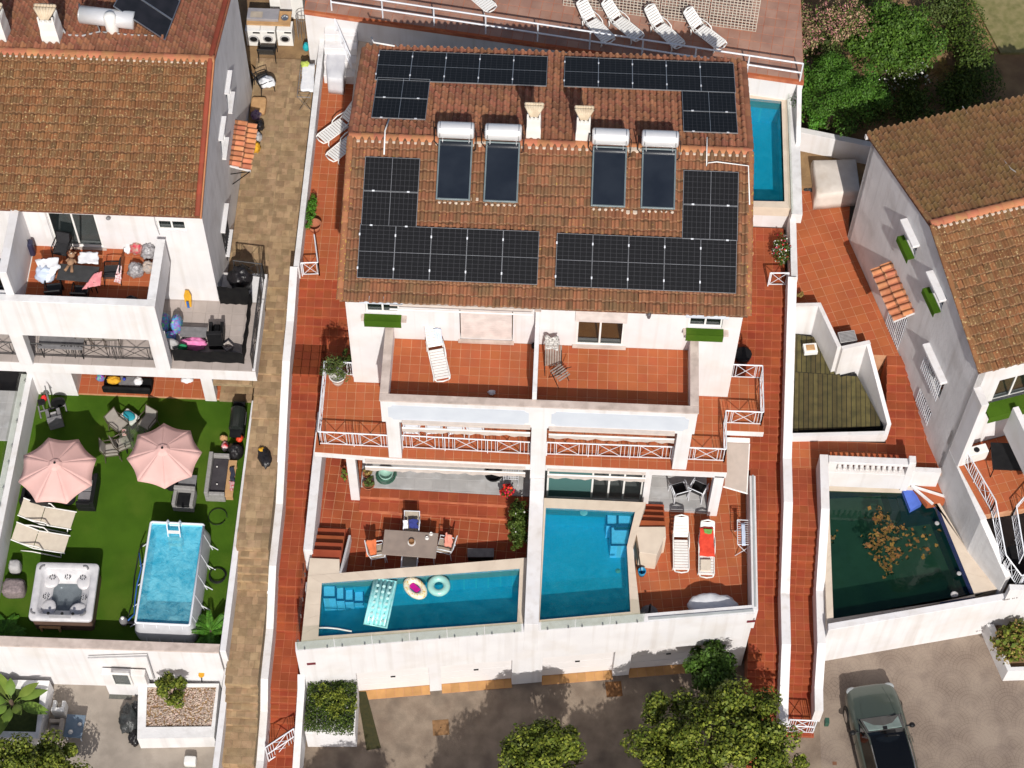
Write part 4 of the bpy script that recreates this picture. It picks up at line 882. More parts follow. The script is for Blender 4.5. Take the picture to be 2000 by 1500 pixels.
wallpath('stair_side_wall','low white wall between west stairway foot and the hedge planter',-7.45,-7.22,[(-6.05,-.9),(-6.4,-1.3),(-8.9,-2.1)],-4.)
# yard beside: dark mossy gutter
q=[P2(697,1350,S+.03),P2(715,1350,S+.03),P2(744,1460,S+.03),P2(716,1465,S+.03)]
b=MB(); b.prism(q,S-.02,S+.02); b.build('mossy_channel',mat('moss',(.045,.04,.012),(.03,.03,.01),9,.95),kind='structure')
# ================================================================ brown path
BR=[(17.6,1.5,0),(yat(530,560,1.5),1.5,7),(yat(515,860,.75),.75,0),(yat(500,1073,.6),.6,6),(yat(485,1165,-.35),-.35,0),(yat(480,1341,-.55),-.55,6),(yat(470,1430,-1.5),-1.5,0),(yat(460,1500,-1.9),-1.9,0),(-12,-2.1,0)]
stairway('stone_path',-9.7,-8.64,BR,PAVER,PGROUT,.27,tname='paver',brick=True)
floor('stone_path',None,[(-11.04,3.4),(-9.7,3.4),(-9.7,17.6),(-11.04,17.6)],1.494,.27,PAVER,PGROUT,kind='structure',tname='paver',vary=1,org=(-11.04,3.4))
floor('stone_path',None,[(-9.72,yat(515,560,1.5)),(-8.64,yat(530,560,1.5)),(-8.5,17.6),(-9.72,17.6)],1.505,.27,PAVER,PGROUT,kind='structure',tname='paver',vary=1)
# ================================================================ west house
W=T('west_house','white house with lichen covered roof and cluttered balconies left of the brown path','house',(-14,8,0))
LY,LE,LX=6.21,7.6,-11.05
wv=lambda n,m,*bx,**k: vb(n,m,*bx,par=None,**k)
def wb(name,m,*bx,bevel=.012,par=None):
    b=MB()
    for q in bx: b.box(*q)
    return b.build(name,m,par or W,world=par is None,bevel=bevel)
def FL(px,py,y=LY): q=onplane(px,py,(0,y,0),(0,1,0)); return q[0],q[2]
d1=(FL(90,417)[0],FL(184,417)[0],5.3,FL(140,418)[1]); d2=(FL(305,431)[0],FL(361,431)[0],FL(330,450)[1],FL(330,432)[1])
b=MB(); b.wall(-20,LX,-.6,LE-.12,LY,LY+.25,[d1,d2,(-17,-13,2.35,4.4),(-19.6,-17.8,2.35,4.4)]); b.build('front_wall',WHITE,W,world=True)
ex=lambda px,py: onplane(px,py,(LX,0,0),(1,0,0))
eh=[]
for (pa,pb) in (((432,418),(447,492)),((438,135),(452,160)),((427,225),(440,250)),):
    a=ex(*pa); c=ex(*pb); y0,y1=sorted((a[1],c[1])); eh.append((y0,y1))
# east side wall with window openings (built in a local frame whose width axis runs along +y)
sw=MB((LX,LY+.25,0),math.pi/2); Yl=lambda y:y-(LY+.25)
holes=[(Yl(12.0),Yl(12.8),5.4,6.4),(Yl(10.1),Yl(10.9),5.3,6.3),(Yl(8.15),Yl(9.15),2.3,3.7)]
sw.wall(0,9.6,.2,LE-.02,0,.25,holes); sw.build('side_wall',WHITE2,W,world=True)  # same paint as the front wall, in the lifted tone for the shaded side
b=MB(); b.loft([[(x,y,z) for y,z in ((LY+.25,LE-.02),(16.0,LE-.02),(11.2,8.98))] for x in (LX-.25,LX)]); b.build('gable_wall',WHITE2,W,world=True)
for h in holes:
    window(W,LX,LY+.25,math.pi/2,*h,n=2,depth=.1)
    b=MB((LX,LY+.25,0),math.pi/2); b.box(h[0]-.1,h[1]+.1,-.16,-.003,h[3]+.02,h[3]+.1); b.build('window_hood',WHITE,W,world=True); b=MB((LX,LY+.25,0),math.pi/2); b.box(h[0]-.06,h[1]+.06,-.14,-.003,h[2]-.08,h[2]-.01); b.build('sill',WHITE,W,world=True)
b=MB((LX,LY+.25,0),math.pi/2); h=holes[2]
for k in range(9): b.box(h[0]+k*.115,h[0]+k*.115+.02,-.03,-.01,h[2]-.4,h[3])
b.build('window_grille',DARK,W,world=True)
window(W,0,LY,0,*d1,2,depth=.04); window(W,0,LY,0,*d2,2,depth=.05); window(W,0,LY,0,-17,-13,2.35,4.4,4,gm=WINGL,fm=DARK); window(W,0,LY,0,-19.6,-17.8,2.35,4.4,2,fm=DARK)
b=MB(); b.box(-19.7,LX-.25,LY+.25,16,5.05,5.25); b.build('room_floor',MARBLE,W,world=True); b=MB(); b.box(-19.7,LX-.25,LY+.25,12,2.1,2.3); b.build('room_floor',TAN,W,world=True)
b=MB(); b.box(-19.7,LX-.25,8.6,8.7,2.3,7.3); b.build('inner_wall',LGREY,W,world=True)
wb('sill',COPING,(d1[0]-.1,d1[1]+.1,LY-.1,LY-.003,5.2,5.29)); wb('window_surround',WHITE2,(d1[0]-.22,d1[0]-.02,LY-.05,LY-.003,5.3,d1[3]+.1))
for k in range(2): 
    b=MB(); x=d1[0]+.3+k*.85; b.loft([[(x,LY-.12,5.33),(x+.62,LY-.12,5.33),(x+.62,LY-.1,5.33),(x,LY-.1,5.33)],[(x+.1,LY-.02,5.9),(x+.72,LY-.02,5.9),(x+.72,LY-.01,5.9),(x+.1,LY-.01,5.9)]]) if 0 else b.box(x,x+.6,LY-.02,LY-.004,5.25,5.3)
# slabs / parapets
wb('upper_slab',WHITE,(-17.1,-12.6,3.6,LY-.003,5.0,5.22)); floor('upper_terrace_floor',W,[(-16.85,3.58),(-12.6,3.58),(-12.6,LY),(-16.85,LY)],5.25,.33,TERRA,GROUT,ang=R_(1),org=(-16.85,LY))
wb('front_parapet',WHITE,(-20,-12.35,3.35,3.58,4.2,6.26)); wb('side_parapet',WHITE,(-12.6,-12.35,3.583,5.93,4.9,6.26)); wb('parapet_cap',WHITE2,(-20,-12.33,3.33,3.6,6.263,6.3),(-12.62,-12.33,3.61,5.95,6.263,6.3))
wb('divider_wall',WHITE,(-17.15,-16.88,3.59,LY-.003,5.0,7.55)); wb('side_parapet',WHITE,(-19,-17.2,3.59,3.8,5.,6.2))
wb('column',WHITE,(-12.85,-12.35,3.36,3.75,2.3,4.2),bevel=.02); wb('column',WHITE,(-17.45,-17.0,3.36,3.75,2.3,4.2),bevel=.02)
wb('balcony_slab',WHITE,(-20,-9.52,3.46,LY-.003,1.66,2.27)); bf=floor('balcony_floor',W,[(-20,3.46),(-9.52,3.46),(-9.52,LY),(-20,LY)],2.3,.45,mat('grey_beige_tile',(.42,.36,.33),(.36,.31,.28),2,.7,rv=.05),mat('grey_joint',(.36,.31,.28),None,3,.8),th=.03)
IRON=mat('dark_iron',(.05,.045,.045),(.03,.03,.03),5,.5)
railing('balcony_railing',W,[(-17.0,3.7,2.3),(-12.87,3.7,2.3)],.85,IRON,x_w=.9,bar_w=.45); railing('balcony_railing',W,[(-20,3.7,2.3),(-17.46,3.7,2.3)],.85,IRON)
railing('balcony_railing',W,[(-9.6,3.55,2.3),(-9.6,6.15,2.3)],.9,IRON)
railing('balcony_railing',W,[(-9.6,6.2,2.3),(-9.6,7.2,2.3),(-10.6,7.3,2.3)],.9,IRON)
b=MB(); b.box(-9.62,-9.52,3.46,6.3,2.31,2.36); b.build('edge_strip',WHITE,W,world=True)
wb('north_ledge',WHITE,(-11.04,-9.52,LY+.0,7.4,1.9,2.29))
def screen(a,c,z0,z1):
    b=MB(); a=Vector((*a,0));c=Vector((*c,0)); n=10; nr=Vector((-(c-a).y,(c-a).x,0)).normalized()
    lo=[];hi=[]
    for k in range(n+1):
        q=a+(c-a)*k/n+nr*.02*math.sin(k*2.3); lo.append((q.x,q.y,z0)); q2=q+nr*.02*math.sin(k*1.1); hi.append((q2.x,q2.y,z1+.02*math.sin(k)))
    b.loft([lo,hi],close=False,cap=False); b.build('privacy_screen',BLACK,W,world=True,smooth=True)
screen((-12.3,3.75),(-9.92,3.75),2.3,3.0); screen((-9.92,3.75),(-9.92,6.2),2.3,3.05); screen((-11.0,6.1),(-9.92,6.1),2.3,3.35)
# ground floor
wb('porch_wall',WHITE,(-17.6,-16.05,3.9,4.2,-.6,1.66),(-16.2,-16.05,4.2,LY,-.6,1.66)); wb('column',WHITE,(-11.6,-11.2,3.9,4.25,-.6,1.66))
floor('porch_floor',W,[(-16.05,3.95),(-11.1,3.95),(-11.1,LY),(-16.05,LY)],-.5,.33,TERRA,GROUT)
floor('porch_floor',W,[(-11.1,3.9),(-9.8,3.9),(-9.8,LY),(-11.1,LY)],-.48,.3,PAVER,PGROUT,vary=1,tname='paver')
LW=T('lawn_terrace','raised garden terrace of artificial grass with white walls below the west house','terrace',(-13.5,-1,-.6))
b=MB(); b.prism([(-17.5,-5.7),(-9.86,-5.6),(-9.86,3.95),(-17.5,3.95)],-2.7,-.6); b.build('turf',TURF,LW,world=True)
wb2=lambda n,m,*bx,**k:[vb(n,m,*bx,par=None,**k)]
def lwall(name,poly,z0,z1,m=WHITE):
    b=MB(); b.prism(poly,z0,z1); b.build(name,m,LW,world=True,bevel=.015)
lwall('east_wall',[(-9.86,-5.92),(-9.66,-5.92),(-9.62,3.4),(-9.82,3.4)],-4,.45)
lwall('front_wall',[(-18.5,-6.05),(-9.9,-5.95),(-9.9,-5.68),(-18.5,-5.72)],-4,.36)
lwall('front_cap',[(-18.5,-6.07),(-9.88,-5.97),(-9.88,-5.66),(-18.5,-5.7)],.363,.42,COPING)
lwall('west_wall',[(-17.95,-5.7),(-17.55,-5.7),(-17.45,4.0),(-17.85,4.0)],-2,.6)
lwall('courtyard_wall',[(-9.86,-9.8),(-9.66,-9.8),(-9.66,-5.93),(-9.86,-5.93)],-4,-.95)
b=MB(); b.prism([(-17.6,3.8),(-16.1,3.8),(-17.2,6),(-17.6,6)],-.6,-.59); 
# roof
rw=MB(); rw.loft([[(x,y,z) for y,z in ((6.05,7.5),(11.2,9.06),(16.1,7.6),(16.1,7.5),(11.2,8.95),(6.05,7.4))] for x in (-20,LX+.02)]); rw=rw.build('roof',ROOFU,W,world=True)
roof_slope(rw,(-19.95,6.0,7.53),0,8.75,5.42,math.atan2(1.56,5.2),ROOFL,230,pitch=.205,row=.295)
roof_slope(rw,(-11.15,16.2,7.62),math.pi,8.8,5.15,math.atan2(1.48,5.),ROOFB,60)
wb('ridge_mortar',MORT,(-19.9,LX-.05,11.0,11.1,8.98,9.115),bevel=.02); ridge(rw,(-20,11.22,9.1),(LX+.02,11.22,9.1),RIDGE,.14)
REDV=mat('red_verge_tile',(.32,.06,.03),(.25,.06,.03),2,.8,rv=.1)
ridge(rw,(LX-.08,6.0,7.62),(LX-.08,11.15,9.16),REDV,.075,.36); ridge(rw,(LX-.08,16.1,7.7),(LX-.08,11.25,9.16),REDV,.075,.36)
wb('verge_board',RIDGE,(LX-.02,LX+.03,6.1,6.2,7.4,7.5))
b=MB(); b.loft([[(x,y,z) for y,z in ((6.0,7.45),(6.0,7.55),(11.2,9.11),(11.2,9.0))] for x in (LX+.0,LX+.05)]); b.build('verge_board',RIDGE,W,world=True)
b=MB(); b.loft([[(x,y,z) for y,z in ((16.1,7.52),(16.1,7.62),(11.2,9.11),(11.2,9.0))] for x in (LX+.0,LX+.05)]); b.build('verge_board',RIDGE,W,world=True)
chimney(105,78,W,8.8,1.25,h=1.6,par=W); chimney(2,75,W,8.8,1.25,h=1.6,par=W)
q0=P(492,325,3.9); tilehood(W,(LX+.72,q0[1],3.65),R_(90),2.0,.75,R_(20),HOODM,9)
b=MB(); y=q0[1]; b.tube((LX,y,3.4),(LX+.7,y,3.6),.02,5); b.tube((LX,y,2.8),(LX+.7,y,3.6),.02,5); b.build('hood_bracket',DARK,W,world=True)
x,z=FL(212,420); b=MB(); b.blob(x,LY-.1,z-.05,.08,.08,.08,.1,2,1,8,6); b.build('security_lamp',GREY,W,world=True)
b=MB(); x,z=FL(300,415); b.path([(x,LY-.02,z+.1),(x-.02,LY-.03,z-.6),(x+.03,LY-.03,z-1.2)],.015,5); b.build('hanging_cable',LGREY,W,world=True)
# solar water heater on west roof
nW=math.atan2(1.48,5.)
t=T('solar_water_heater','horizontal tank heater with two big black collectors on the west house roof','water heater',(-15,13,8.6))
b=MB(); a=P(158,28,9.2); e=P(262,40,9.2); a=Vector(a)-t.location; e=Vector(e)-t.location; d=(e-a).normalized()
b.tube(a,e,.3,20); b.tube(a-d*.05,a,.22,20,.3); b.build('tank',TANK,t,smooth=True)
b=MB(); q=Vector(P(221,62,8.75))-t.location; b.lathe(q.x,q.y,[(.2,q.z),(.21,q.z+.05),(.21,q.z+.75),(.17,q.z+.85),(.05,q.z+.88)],18); b.build('expansion_tank',PLASTW,t,smooth=True)
for (p0,p1,p2,p3) in (((222,12),(322,78),(352,0),(262,-60)),):
    c4=[Vector(P(*p0,9.6))-t.location,Vector(P(*p1,8.9))-t.location,Vector(P(*p2,8.9))-t.location,Vector(P(*p3,9.6))-t.location]
    for k in range(2):
        f0,f1=k*.5,(k+1)*.5-.015
        g=lambda u,v:(c4[0]*(1-u)+c4[1]*u)*(1-v)+(c4[3]*(1-u)+c4[2]*u)*v
        Q4=[g(0,f0),g(1,f0),g(1,f1),g(0,f1)] 
        b=MB(); b.loft([[tuple(v-Vector((0,0,.1))) for v in Q4],[tuple(v) for v in Q4]]); pn=b.build('collector',mat('black_collector',(.012,.013,.016),(.02,.02,.025),3,.3) if k==0 else bpy.data.materials['black_collector'],t)
        f=MB()
        for i in range(4): f.tube(Q4[i],Q4[(i+1)%4],.022,4)
        f.build('collector_frame',STEEL,pn)
b=MB(); pp=[Vector(P(px,py,8.9))-t.location for px,py in ((155,8),(156,38),(190,45),(195,62),(160,70),(130,68),(118,50),(113,40))]; b.path(pp,.035,6); b.path([Vector(P(px,py,8.85))-t.location for px,py in ((195,62),(250,68),(305,70))],.03,6); b.build('pipe',LGREY,t,smooth=True)
# ================================================================ courtyard
floor_c=MB(); floor_c.prism([(-20,-12),(-9.86,-12),(-9.86,-6.0),(-20,-6.0)],-3.4,-2.7); floor_c.build('courtyard_floor',CONC2,kind='structure')
PLN=T('stone_planter','white raised planter filled with pale gravel in the courtyard','planter',(-11.3,-7,-2.7))
c=[P2(270,1335,-1.85),P2(428,1335,-1.85),P2(418,1440,-1.85),P2(268,1443,-1.85)]; ci=[P2(288,1342,-1.9),P2(423,1342,-1.9),P2(413,1420,-1.9),P2(285,1421,-1.9)]
for q in ring(c,ci): b=MB(); b.prism(q,-2.7,-1.85); b.build('planter_wall',WHITE2,PLN,world=True)
b=MB(); b.prism(ci,-2.6,-1.93); b.build('bed',SOIL,PLN,world=True)
b=MB(); pr=random.Random(3)
for k in range(1500):
    u,v=pr.random(),pr.random(); x=(ci[0][0]*(1-u)+ci[1][0]*u)*(1-v)+(ci[3][0]*(1-u)+ci[2][0]*u)*v; y=(ci[0][1]*(1-u)+ci[1][1]*u)*(1-v)+(ci[3][1]*(1-u)+ci[2][1]*u)*v
    r=pr.uniform(.02,.045); b.lathe(x,y,[(r*.6,-1.94),(r,-1.92),(r*.5,-1.9)],5)
b.build('gravel',GRAVELM,PLN,kind='stuff',world=True)
PL2=T('garden_planter','white walled planter holding the broad leaved plant at the left edge','planter',(-16.8,-7.3,-2.7))
c=[(-19.5,-6.3),P2(97,1330,-1.9),P2(75,1443,-1.9),(-19.5,-8.3)]; ci=[(-19.5,-6.35),P2(80,1345,-1.9),P2(70,1430,-1.9),(-19.5,-8.1)]
for q in ring(c,ci)[:3]: b=MB(); b.prism(q,-2.7,-1.88); b.build('planter_wall',WHITE2,PL2,world=True)
b=MB(); b.prism(ci,-2.7,-2.1); b.build('bed',mat('dark_grass_bed',(.05,.07,.015),(.03,.05,.01),8,.95,bump=1,bs=60),PL2,world=True)
# facade of the courtyard
b=MB(); b.box(-12.75,-11.95,-6.3,-6.05,-.75,-.7); 
q=P(205,1312,-1.2)
wb('courtyard_door_block',WHITE,(P(200,1300,-1.)[0],P(285,1300,-1.)[0],-6.3,-6.06,-2.7,-1.0))
fd=lambda px,py:(onplane(px,py,(0,-6.31,0),(0,1,0))[0],onplane(px,py,(0,-6.31,0),(0,1,0))[2])
a=fd(215,1312);e=fd(260,1332); window(W,0,-6.42,0,a[0],e[0],e[1]-.15,a[1],1,depth=.03)
b=MB(); c_=[fd(170,1295),fd(285,1292),fd(300,1340)]; 
b.path([(c_[0][0],-6.12,c_[0][1]),(c_[1][0],-6.12,c_[1][1]),(c_[2][0],-6.12,c_[2][1])],.03,4); b.build('wall_pipe',LGREY,W,world=True)
q=P(237,1350,-2.69); t=T('door_mat','flat grey-green mat in front of the courtyard door','mat',(q[0],q[1],-2.7)); MB().box(-.38,.38,-.28,.28,0,.02).build('mat',mat('grey_green_mat',(.13,.13,.11),(.1,.1,.09),20,.95),t)
vb2=P(305,1328,-1.4); 
# neighbour far left: low floor, wall and grass strip
b=MB(); b.prism([(-24,-5.7),(-17.95,-5.7),(-17.85,4),(-24,4)],-2,-.62); b.build('neighbour_lawn',TURF,kind='structure')
floor('neighbour_terrace',None,[(-20,2.0),(-17.9,2.0),(-17.87,4.0),(-20,4.0)],-.6,.5,MARBLE,MARBLE,kind='structure',tname='slab')
gN=T('glass_balustrade','tall clear glass fence on top of the wall at the left edge','balustrade',(-17.9,0,.6)); glassrail('g',gN,(-17.75,-5.6),(-17.65,4.0),.6,.9,6)
# ================================================================ upper pool deck behind the villa
UP=4.55
def upw(px,py,z=UP): return P2(px,py,z)
wl=[upw(640,22),upw(1563,160)]; ua=ydir(wl[0],wl[1])
UD=[(-9,upw(640,22)[1]+.05),(8.95,upw(1563,160)[1]+.08),(8.95,26),(-9,26)]
TERRAP=mat('dusty_terracotta',(.36,.21,.155),(.28,.155,.115),1.5,.8,rv=.1,dirt=.5,dirtc=(.28,.12,.07),dirts=1)
floor('upper_deck',None,UD,UP,.4,TERRAP,GROUT2,ang=ua,kind='structure',org=UD[0])
RW=T('retaining_wall','white retaining wall under the upper deck behind the villa','wall',(0,16.5,2.2)); b=MB(); b.prism([(UD[0][0],UD[0][1]-.02),(UD[1][0],UD[1][1]-.02),(UD[1][0],UD[1][1]+.3),(UD[0][0],UD[0][1]+.3)],1,UP-.18); b.build('wall_face',WHITE,RW,world=True)
b=MB(); b.prism([(UD[0][0],UD[0][1]-.1),(UD[1][0],UD[1][1]-.1),(UD[1][0],UD[1][1]+.3),(UD[0][0],UD[0][1]+.3)],UP-.175,UP-.02); cp=b.build('coping',GROUT2,RW,world=True); tt=Tiles(cp,TERRA)
L_=math.dist(UD[0],UD[1]); n=int(L_/.4)
for k in range(n):
    u=(k+.5)/n; tt.rect(UD[0][0]+(UD[1][0]-UD[0][0])*u-math.sin(ua)*.05,UD[0][1]+(UD[1][1]-UD[0][1])*u+.07,UP-.01,L_/n,.34,ua)
tt.done(100)
DR=T('deck_railing','long white two-bar railing along the edge of the upper deck','railing',(0,16.3,UP))
ra=Vector((*upw(648,20),UP));rb=Vector((*upw(1562,158),UP)); n=9
for k in range(n+1):
    q=ra+(rb-ra)*k/n; b=MB(); b.tube(q,q+Vector((0,0,.95)),.03,6); b.build('post',METALW,DR,world=True)
for h in (.45,.95): b=MB(); b.tube(ra+Vector((0,0,h)),rb+Vector((0,0,h)),.032,6); b.build('rail',METALW,DR,world=True)
# back pool of the west unit
SP=P2(705,60,2.6)
b=MB(); b.prism([(-8.3,12.5),(6.3,12.5),(7.0,16.1),(-8.3,17.3)],.8,2.22); b.build('back_yard_floor',STONE,kind='structure')
hb=[P2(806,81,3.2),(1.5,P(890,95,3.2)[1]-.05),(1.5,14.6),(P(806,100,3.2)[0],14.6)]
ob=[(-7.1,P(705,62,3.2)[1]+.6),(6.3,15.45),(6.3,14.1),(-7.1,14.1)]
pool('swimming_pool','blue strip pool mostly hidden behind the roof at the back of the villa',hb,ob,3.25,3.1,WATER)
b=MB(); b.box(-7.1,6.3,14.1,14.3,2.2,3.1); b.build('pool_side_wall',WHITE,RW,world=True)
CR=T('corner_steps','white rendered steps and folded white gate by the upper deck corner','steps',(-7.6,16.6,2.3))
for k in range(4): b=MB(); b.box(-8.3+k*.0,-7.1,15.9+k*.35,16.25+k*.35,2.2,2.7+k*.35); b.build('step',WHITE,CR,world=True,bevel=.02)
railing('white_gate',CR,[(-7.25,16.0,2.9),(-7.9,17.2,3.6)],.8,x_w=.5,bar_w=.1,bars=2)
# east strip pool
he=[(7.03,15.1),(8.3,15.0),(8.3,10.58),(7.1,10.55)] ; oe=[(6.4,15.5),(8.52,15.3),(8.52,10.3),(6.4,10.3)]
pool('swimming_pool','narrow raised blue pool right of the villa roof',he,oe,3.35,3.2,WATER)
EPW=T('pool_surround','white walls carrying the narrow raised pool east of the villa','wall',(7.5,13,2.2))
for q in ((6.4,8.52,10.32,10.5,2.0,2.83),(6.4,6.6,10.5,15.4,2.0,2.83)): b=MB(); b.box(*q); b.build('surround_wall',WHITE,EPW,world=True)
b=MB(); b.box(8.52,8.9,10.0,15.3,2.9,3.42); b.build('surround_wall',WHITE2,EPW,world=True)
b=MB(); b.loft([[(8.74,y,2.5),(8.9,y,2.5),(8.9,y,z),(8.74,y,z)] for y,z in ((15.3,4.5),(13,3.6))]); b.build('surround_wall',WHITE,EPW,world=True)
b=MB(); b.box(8.5,8.54,10,15.2,3.42,3.75); b.build('glass_screen',BALGL,EPW,world=True)
# ================================================================ garden beyond
b=MB(); b.prism([(8.9,12.8),(30,12.8),(30,34),(8.9,34)],0.5,1.3); b.build('garden_soil',SOIL,kind='structure')
b=MB(); b.prism([(-30,17.4),(-8.9,17.4),(-8.9,34),(-30,34)],0.5,1.45); b.build('rear_ground',SOIL,kind='structure')
b=MB(); pts=[P2(1870,-60,1.5),P2(2100,-60,1.5),P2(2100,100,1.5),P2(1955,100,1.5)]; b.prism(pts,1.2,1.42); b.build('dry_lawn',mat('dry_grass',(.26,.22,.1),(.18,.17,.06),4,.95,bump=1,bs=60,dirt=.6,dirtc=(.12,.12,.04),dirts=2),kind='structure')
# lattice fence on the upper deck
LATM=mat('beige_lattice',(.55,.5,.42),(.48,.43,.36),3,.8)
LF=T('lattice_fence','beige woven lattice fence along the top of the upper deck','fence',(3,18.6,UP))
la=P2(1098,10,UP);lb=P2(1478,62,UP)
def lat(a,c,z0,z1,back=.9):
    d=Vector((c[0]-a[0],c[1]-a[1],0)); L_=d.length; d.normalize(); nr=Vector((-d.y,d.x,0)); b=MB()
    o=Vector((a[0],a[1],0)); k=0; x=0
    P3=lambda x,h: tuple(o+d*x+nr*back*h+Vector((0,0,z0+(z1-z0)*h)))
    while x<L_: b.tube(P3(x,0),P3(x,1),.016,4); x+=.13
    for h in np.linspace(0,1,14): b.tube(P3(0,h),P3(L_,h),.016,4)
    b.build('lattice_panel',LATM,LF,world=True)
n=4
for k in range(n):
    u0,u1=k/n+.005,(k+1)/n-.005; f=lambda u:(la[0]+(lb[0]-la[0])*u,la[1]+(lb[1]-la[1])*u); lat(f(u0),f(u1),UP,UP+1.5,.35)
# ================================================================ east house (rotated)
EA=R_(18.5); FO=np.array([13.8,1.98]); EE=6.76; EB=1.53
E_=T('east_house','white house turned at an angle with olive brown tiled roof, right edge','house',(17,8,0))
ux=np.array([math.cos(EA),math.sin(EA)]); vy=np.array([-math.sin(EA),math.cos(EA)])
EOR=(FO[0],FO[1],0); WL=9.33
def emb(): return MB(EOR,EA)
def eb(name,m,*bx,bevel=.012):
    b=emb()
    for q in bx: b.box(*q)
    return b.build(name,m,E_,world=True,bevel=bevel)
def ew(px,py):
    q=onplane(px,py,(FO[0],FO[1],0),(ux[0],ux[1],0)); return float((q[:2]-FO)@vy),q[2]
def ef(px,py,off=0):
    o=FO+vy*off; q=onplane(px,py,(o[0],o[1],0),(vy[0],vy[1],0)); return float((q[:2]-FO)@ux),q[2]
# west wall, width axis along +v: local frame rotated 90deg; outward (-x) is local +y => build with thickness negative
def wmb(): return MB(EOR,EA+math.pi/2)      # x along v, y = -u (outward)
wn=[(ew(1812,640)[0]-.7,ew(1812,640)[0],0,0)]
g1=(ew(1800,700),ew(1840,775)); g2=(ew(1785,755),ew(1808,815)); 
def rng_(a,c): return min(a[0],c[0]),max(a[0],c[0]),min(a[1],c[1]),max(a[1],c[1])
print('g1',rng_(*g1),'g2',rng_(*g2),'hoodbase',ew(1720,540),ew(1785,615),'sill1',ew(1758,430),ew(1785,480),'mat1',ew(1750,460),ew(1775,505),'sill2',ew(1810,532),ew(1838,580),'grille top',ew(1740,620),ew(1752,665))
eh=[(1.4,2.75,2.5,3.7),(1.5,2.5,.65,1.4),(2.85,3.8,5.85,6.5),(5.1,6.0,5.75,6.4),(4.4,5.6,1.05,2.9)]
b=wmb(); b.wall(0,WL,-.8,EE-.06,-.25,0,eh); b.build('side_wall',WHITE2,E_,world=True)
b=wmb(); b.loft([[(x,y,z) for x,z in ((0,EE-.06),(WL,EE-.06),(WL/2,EE+1.3))] for y in (-.25,0)]); b.build('gable_wall',WHITE2,E_,world=True)
GRM=METALW
for i,h in enumerate(eh):
    f=MB(EOR,EA+math.pi/2); fw=.06
    f.box(h[0],h[1],-.14,-.08,h[2],h[2]+fw); f.box(h[0],h[1],-.14,-.08,h[3]-fw,h[3]); 
    for x in (h[0],(h[0]+h[1])/2,h[1]-fw): f.box(x,x+fw,-.135,-.085,h[2]+fw,h[3]-fw)
    fr=f.build('window',PLASTW,E_,world=True); g=MB(EOR,EA+math.pi/2); g.box(h[0]+fw,h[1]-fw,-.115,-.105,h[2]+fw,h[3]-fw); g.build('pane',WINGL,fr)
    if i in (2,3,0):
        s=MB(EOR,EA+math.pi/2); s.box(h[0]-.12,h[1]+.12,.003,.26,h[3]+.05,h[3]+.17); s.build('window_hood',WHITE,E_,world=True,bevel=.02)
    if i in (2,3):
        s=MB(EOR,EA+math.pi/2); s.box(h[0]-.02,h[1]+.02,.003,.24,h[2]-.1,h[2]-.04); s.box(h[0]-.02,h[1]+.02,.22,.24,h[2]-.3,h[2]-.1); s.build('turf_mat',TURF,E_,world=True)
    if i in (0,1,4):
        s=MB(EOR,EA+math.pi/2); n=int((h[1]-h[0])/.11); m=int((h[3]-h[2])/.14)
        for k in range(n+1): s.box(h[0]+k*.11,h[0]+k*.11+.025,.1 if i==0 else .02,.12 if i==0 else .04,h[2]-.05,h[3]+.03)
        for k in range(m+1): s.box(h[0],h[1],.105 if i==0 else .025,.115 if i==0 else .035,h[2]+k*.14,h[2]+k*.14+.02)
        s.build('window_grille',METALW,E_,world=True)
b=emb(); b.wall(0,9,-.8,EE-.1,0,.25,[(.9,2.2,4.2,5.6),(3.2,5,1.6,3.8)]); b.build('front_wall',WHITE,E_,world=True)
window(E_,FO[0],FO[1],EA,.9,2.2,4.2,5.6,2); window(E_,FO[0],FO[1],EA,3.2,5,1.6,3.8,2)
eb('rear_wall',WHITE,(0,9,WL-.25,WL,-.8,EE-.1)); eb('room_floor',TAN,(.25,9,.25,WL-.25,4.0,4.15))
er=emb(); er.loft([[(x,y,z) for y,z in ((-.12,EE-.02),(WL/2,EE+1.42),(WL+.12,EE-.02),(WL+.12,EE-.12),(WL/2,EE+1.3),(-.12,EE-.12))] for x in (-.1,9)]); er=er.build('roof',ROOFU,E_,world=True)
def ep(x,y,z): q=FO+ux*x+vy*y; return (q[0],q[1],z)
es=math.atan2(1.42,WL/2+.1)
roof_slope(er,ep(-.12,-.18,EE),EA,8,4.95,es,ROOFL,170,pitch=.205,row=.3); roof_slope(er,ep(8,WL+.2,EE),EA+math.pi,8.12,4.95,es,mat('olive_roof_tile',(.23,.115,.046),(.18,.092,.038),1.2,.9,rv=.2,hue=.01,bump=.4,bs=40,dirt=.5,dirtc=(.26,.17,.05),dirts=1.2),125)
eb('ridge_mortar',MORT,(-.05,8,WL/2-.22,WL/2-.12,EE+1.3,EE+1.475)); ridge(er,ep(-.1,WL/2,EE+1.47),ep(8,WL/2,EE+1.47),RIDGE,.13)
ridge(er,ep(-.08,-.15,EE+.06),ep(-.08,WL/2-.1,EE+1.5),ROOFL,.08,.36); ridge(er,ep(-.08,WL+.15,EE+.06),ep(-.08,WL/2+.1,EE+1.5),ROOFL,.08,.36)
b=MB(); b.path([tuple(onplane(px,py,(*FO+vy*WL,EE+.15),(vy[0]*math.sin(es),vy[1]*math.sin(es),math.cos(es)))) for px,py in ((1880,208),(1905,245),(1940,290),(1975,330),(2010,352))],.018,5); b.build('roof_cable',LGREY,E_,world=True)
hc=ew(1720,540); tilehood(E_,tuple(np.array([*(FO+vy*6.3-ux*.7),3.5])),EA-math.pi/2,2.15,.76,R_(20),HOODM,8)
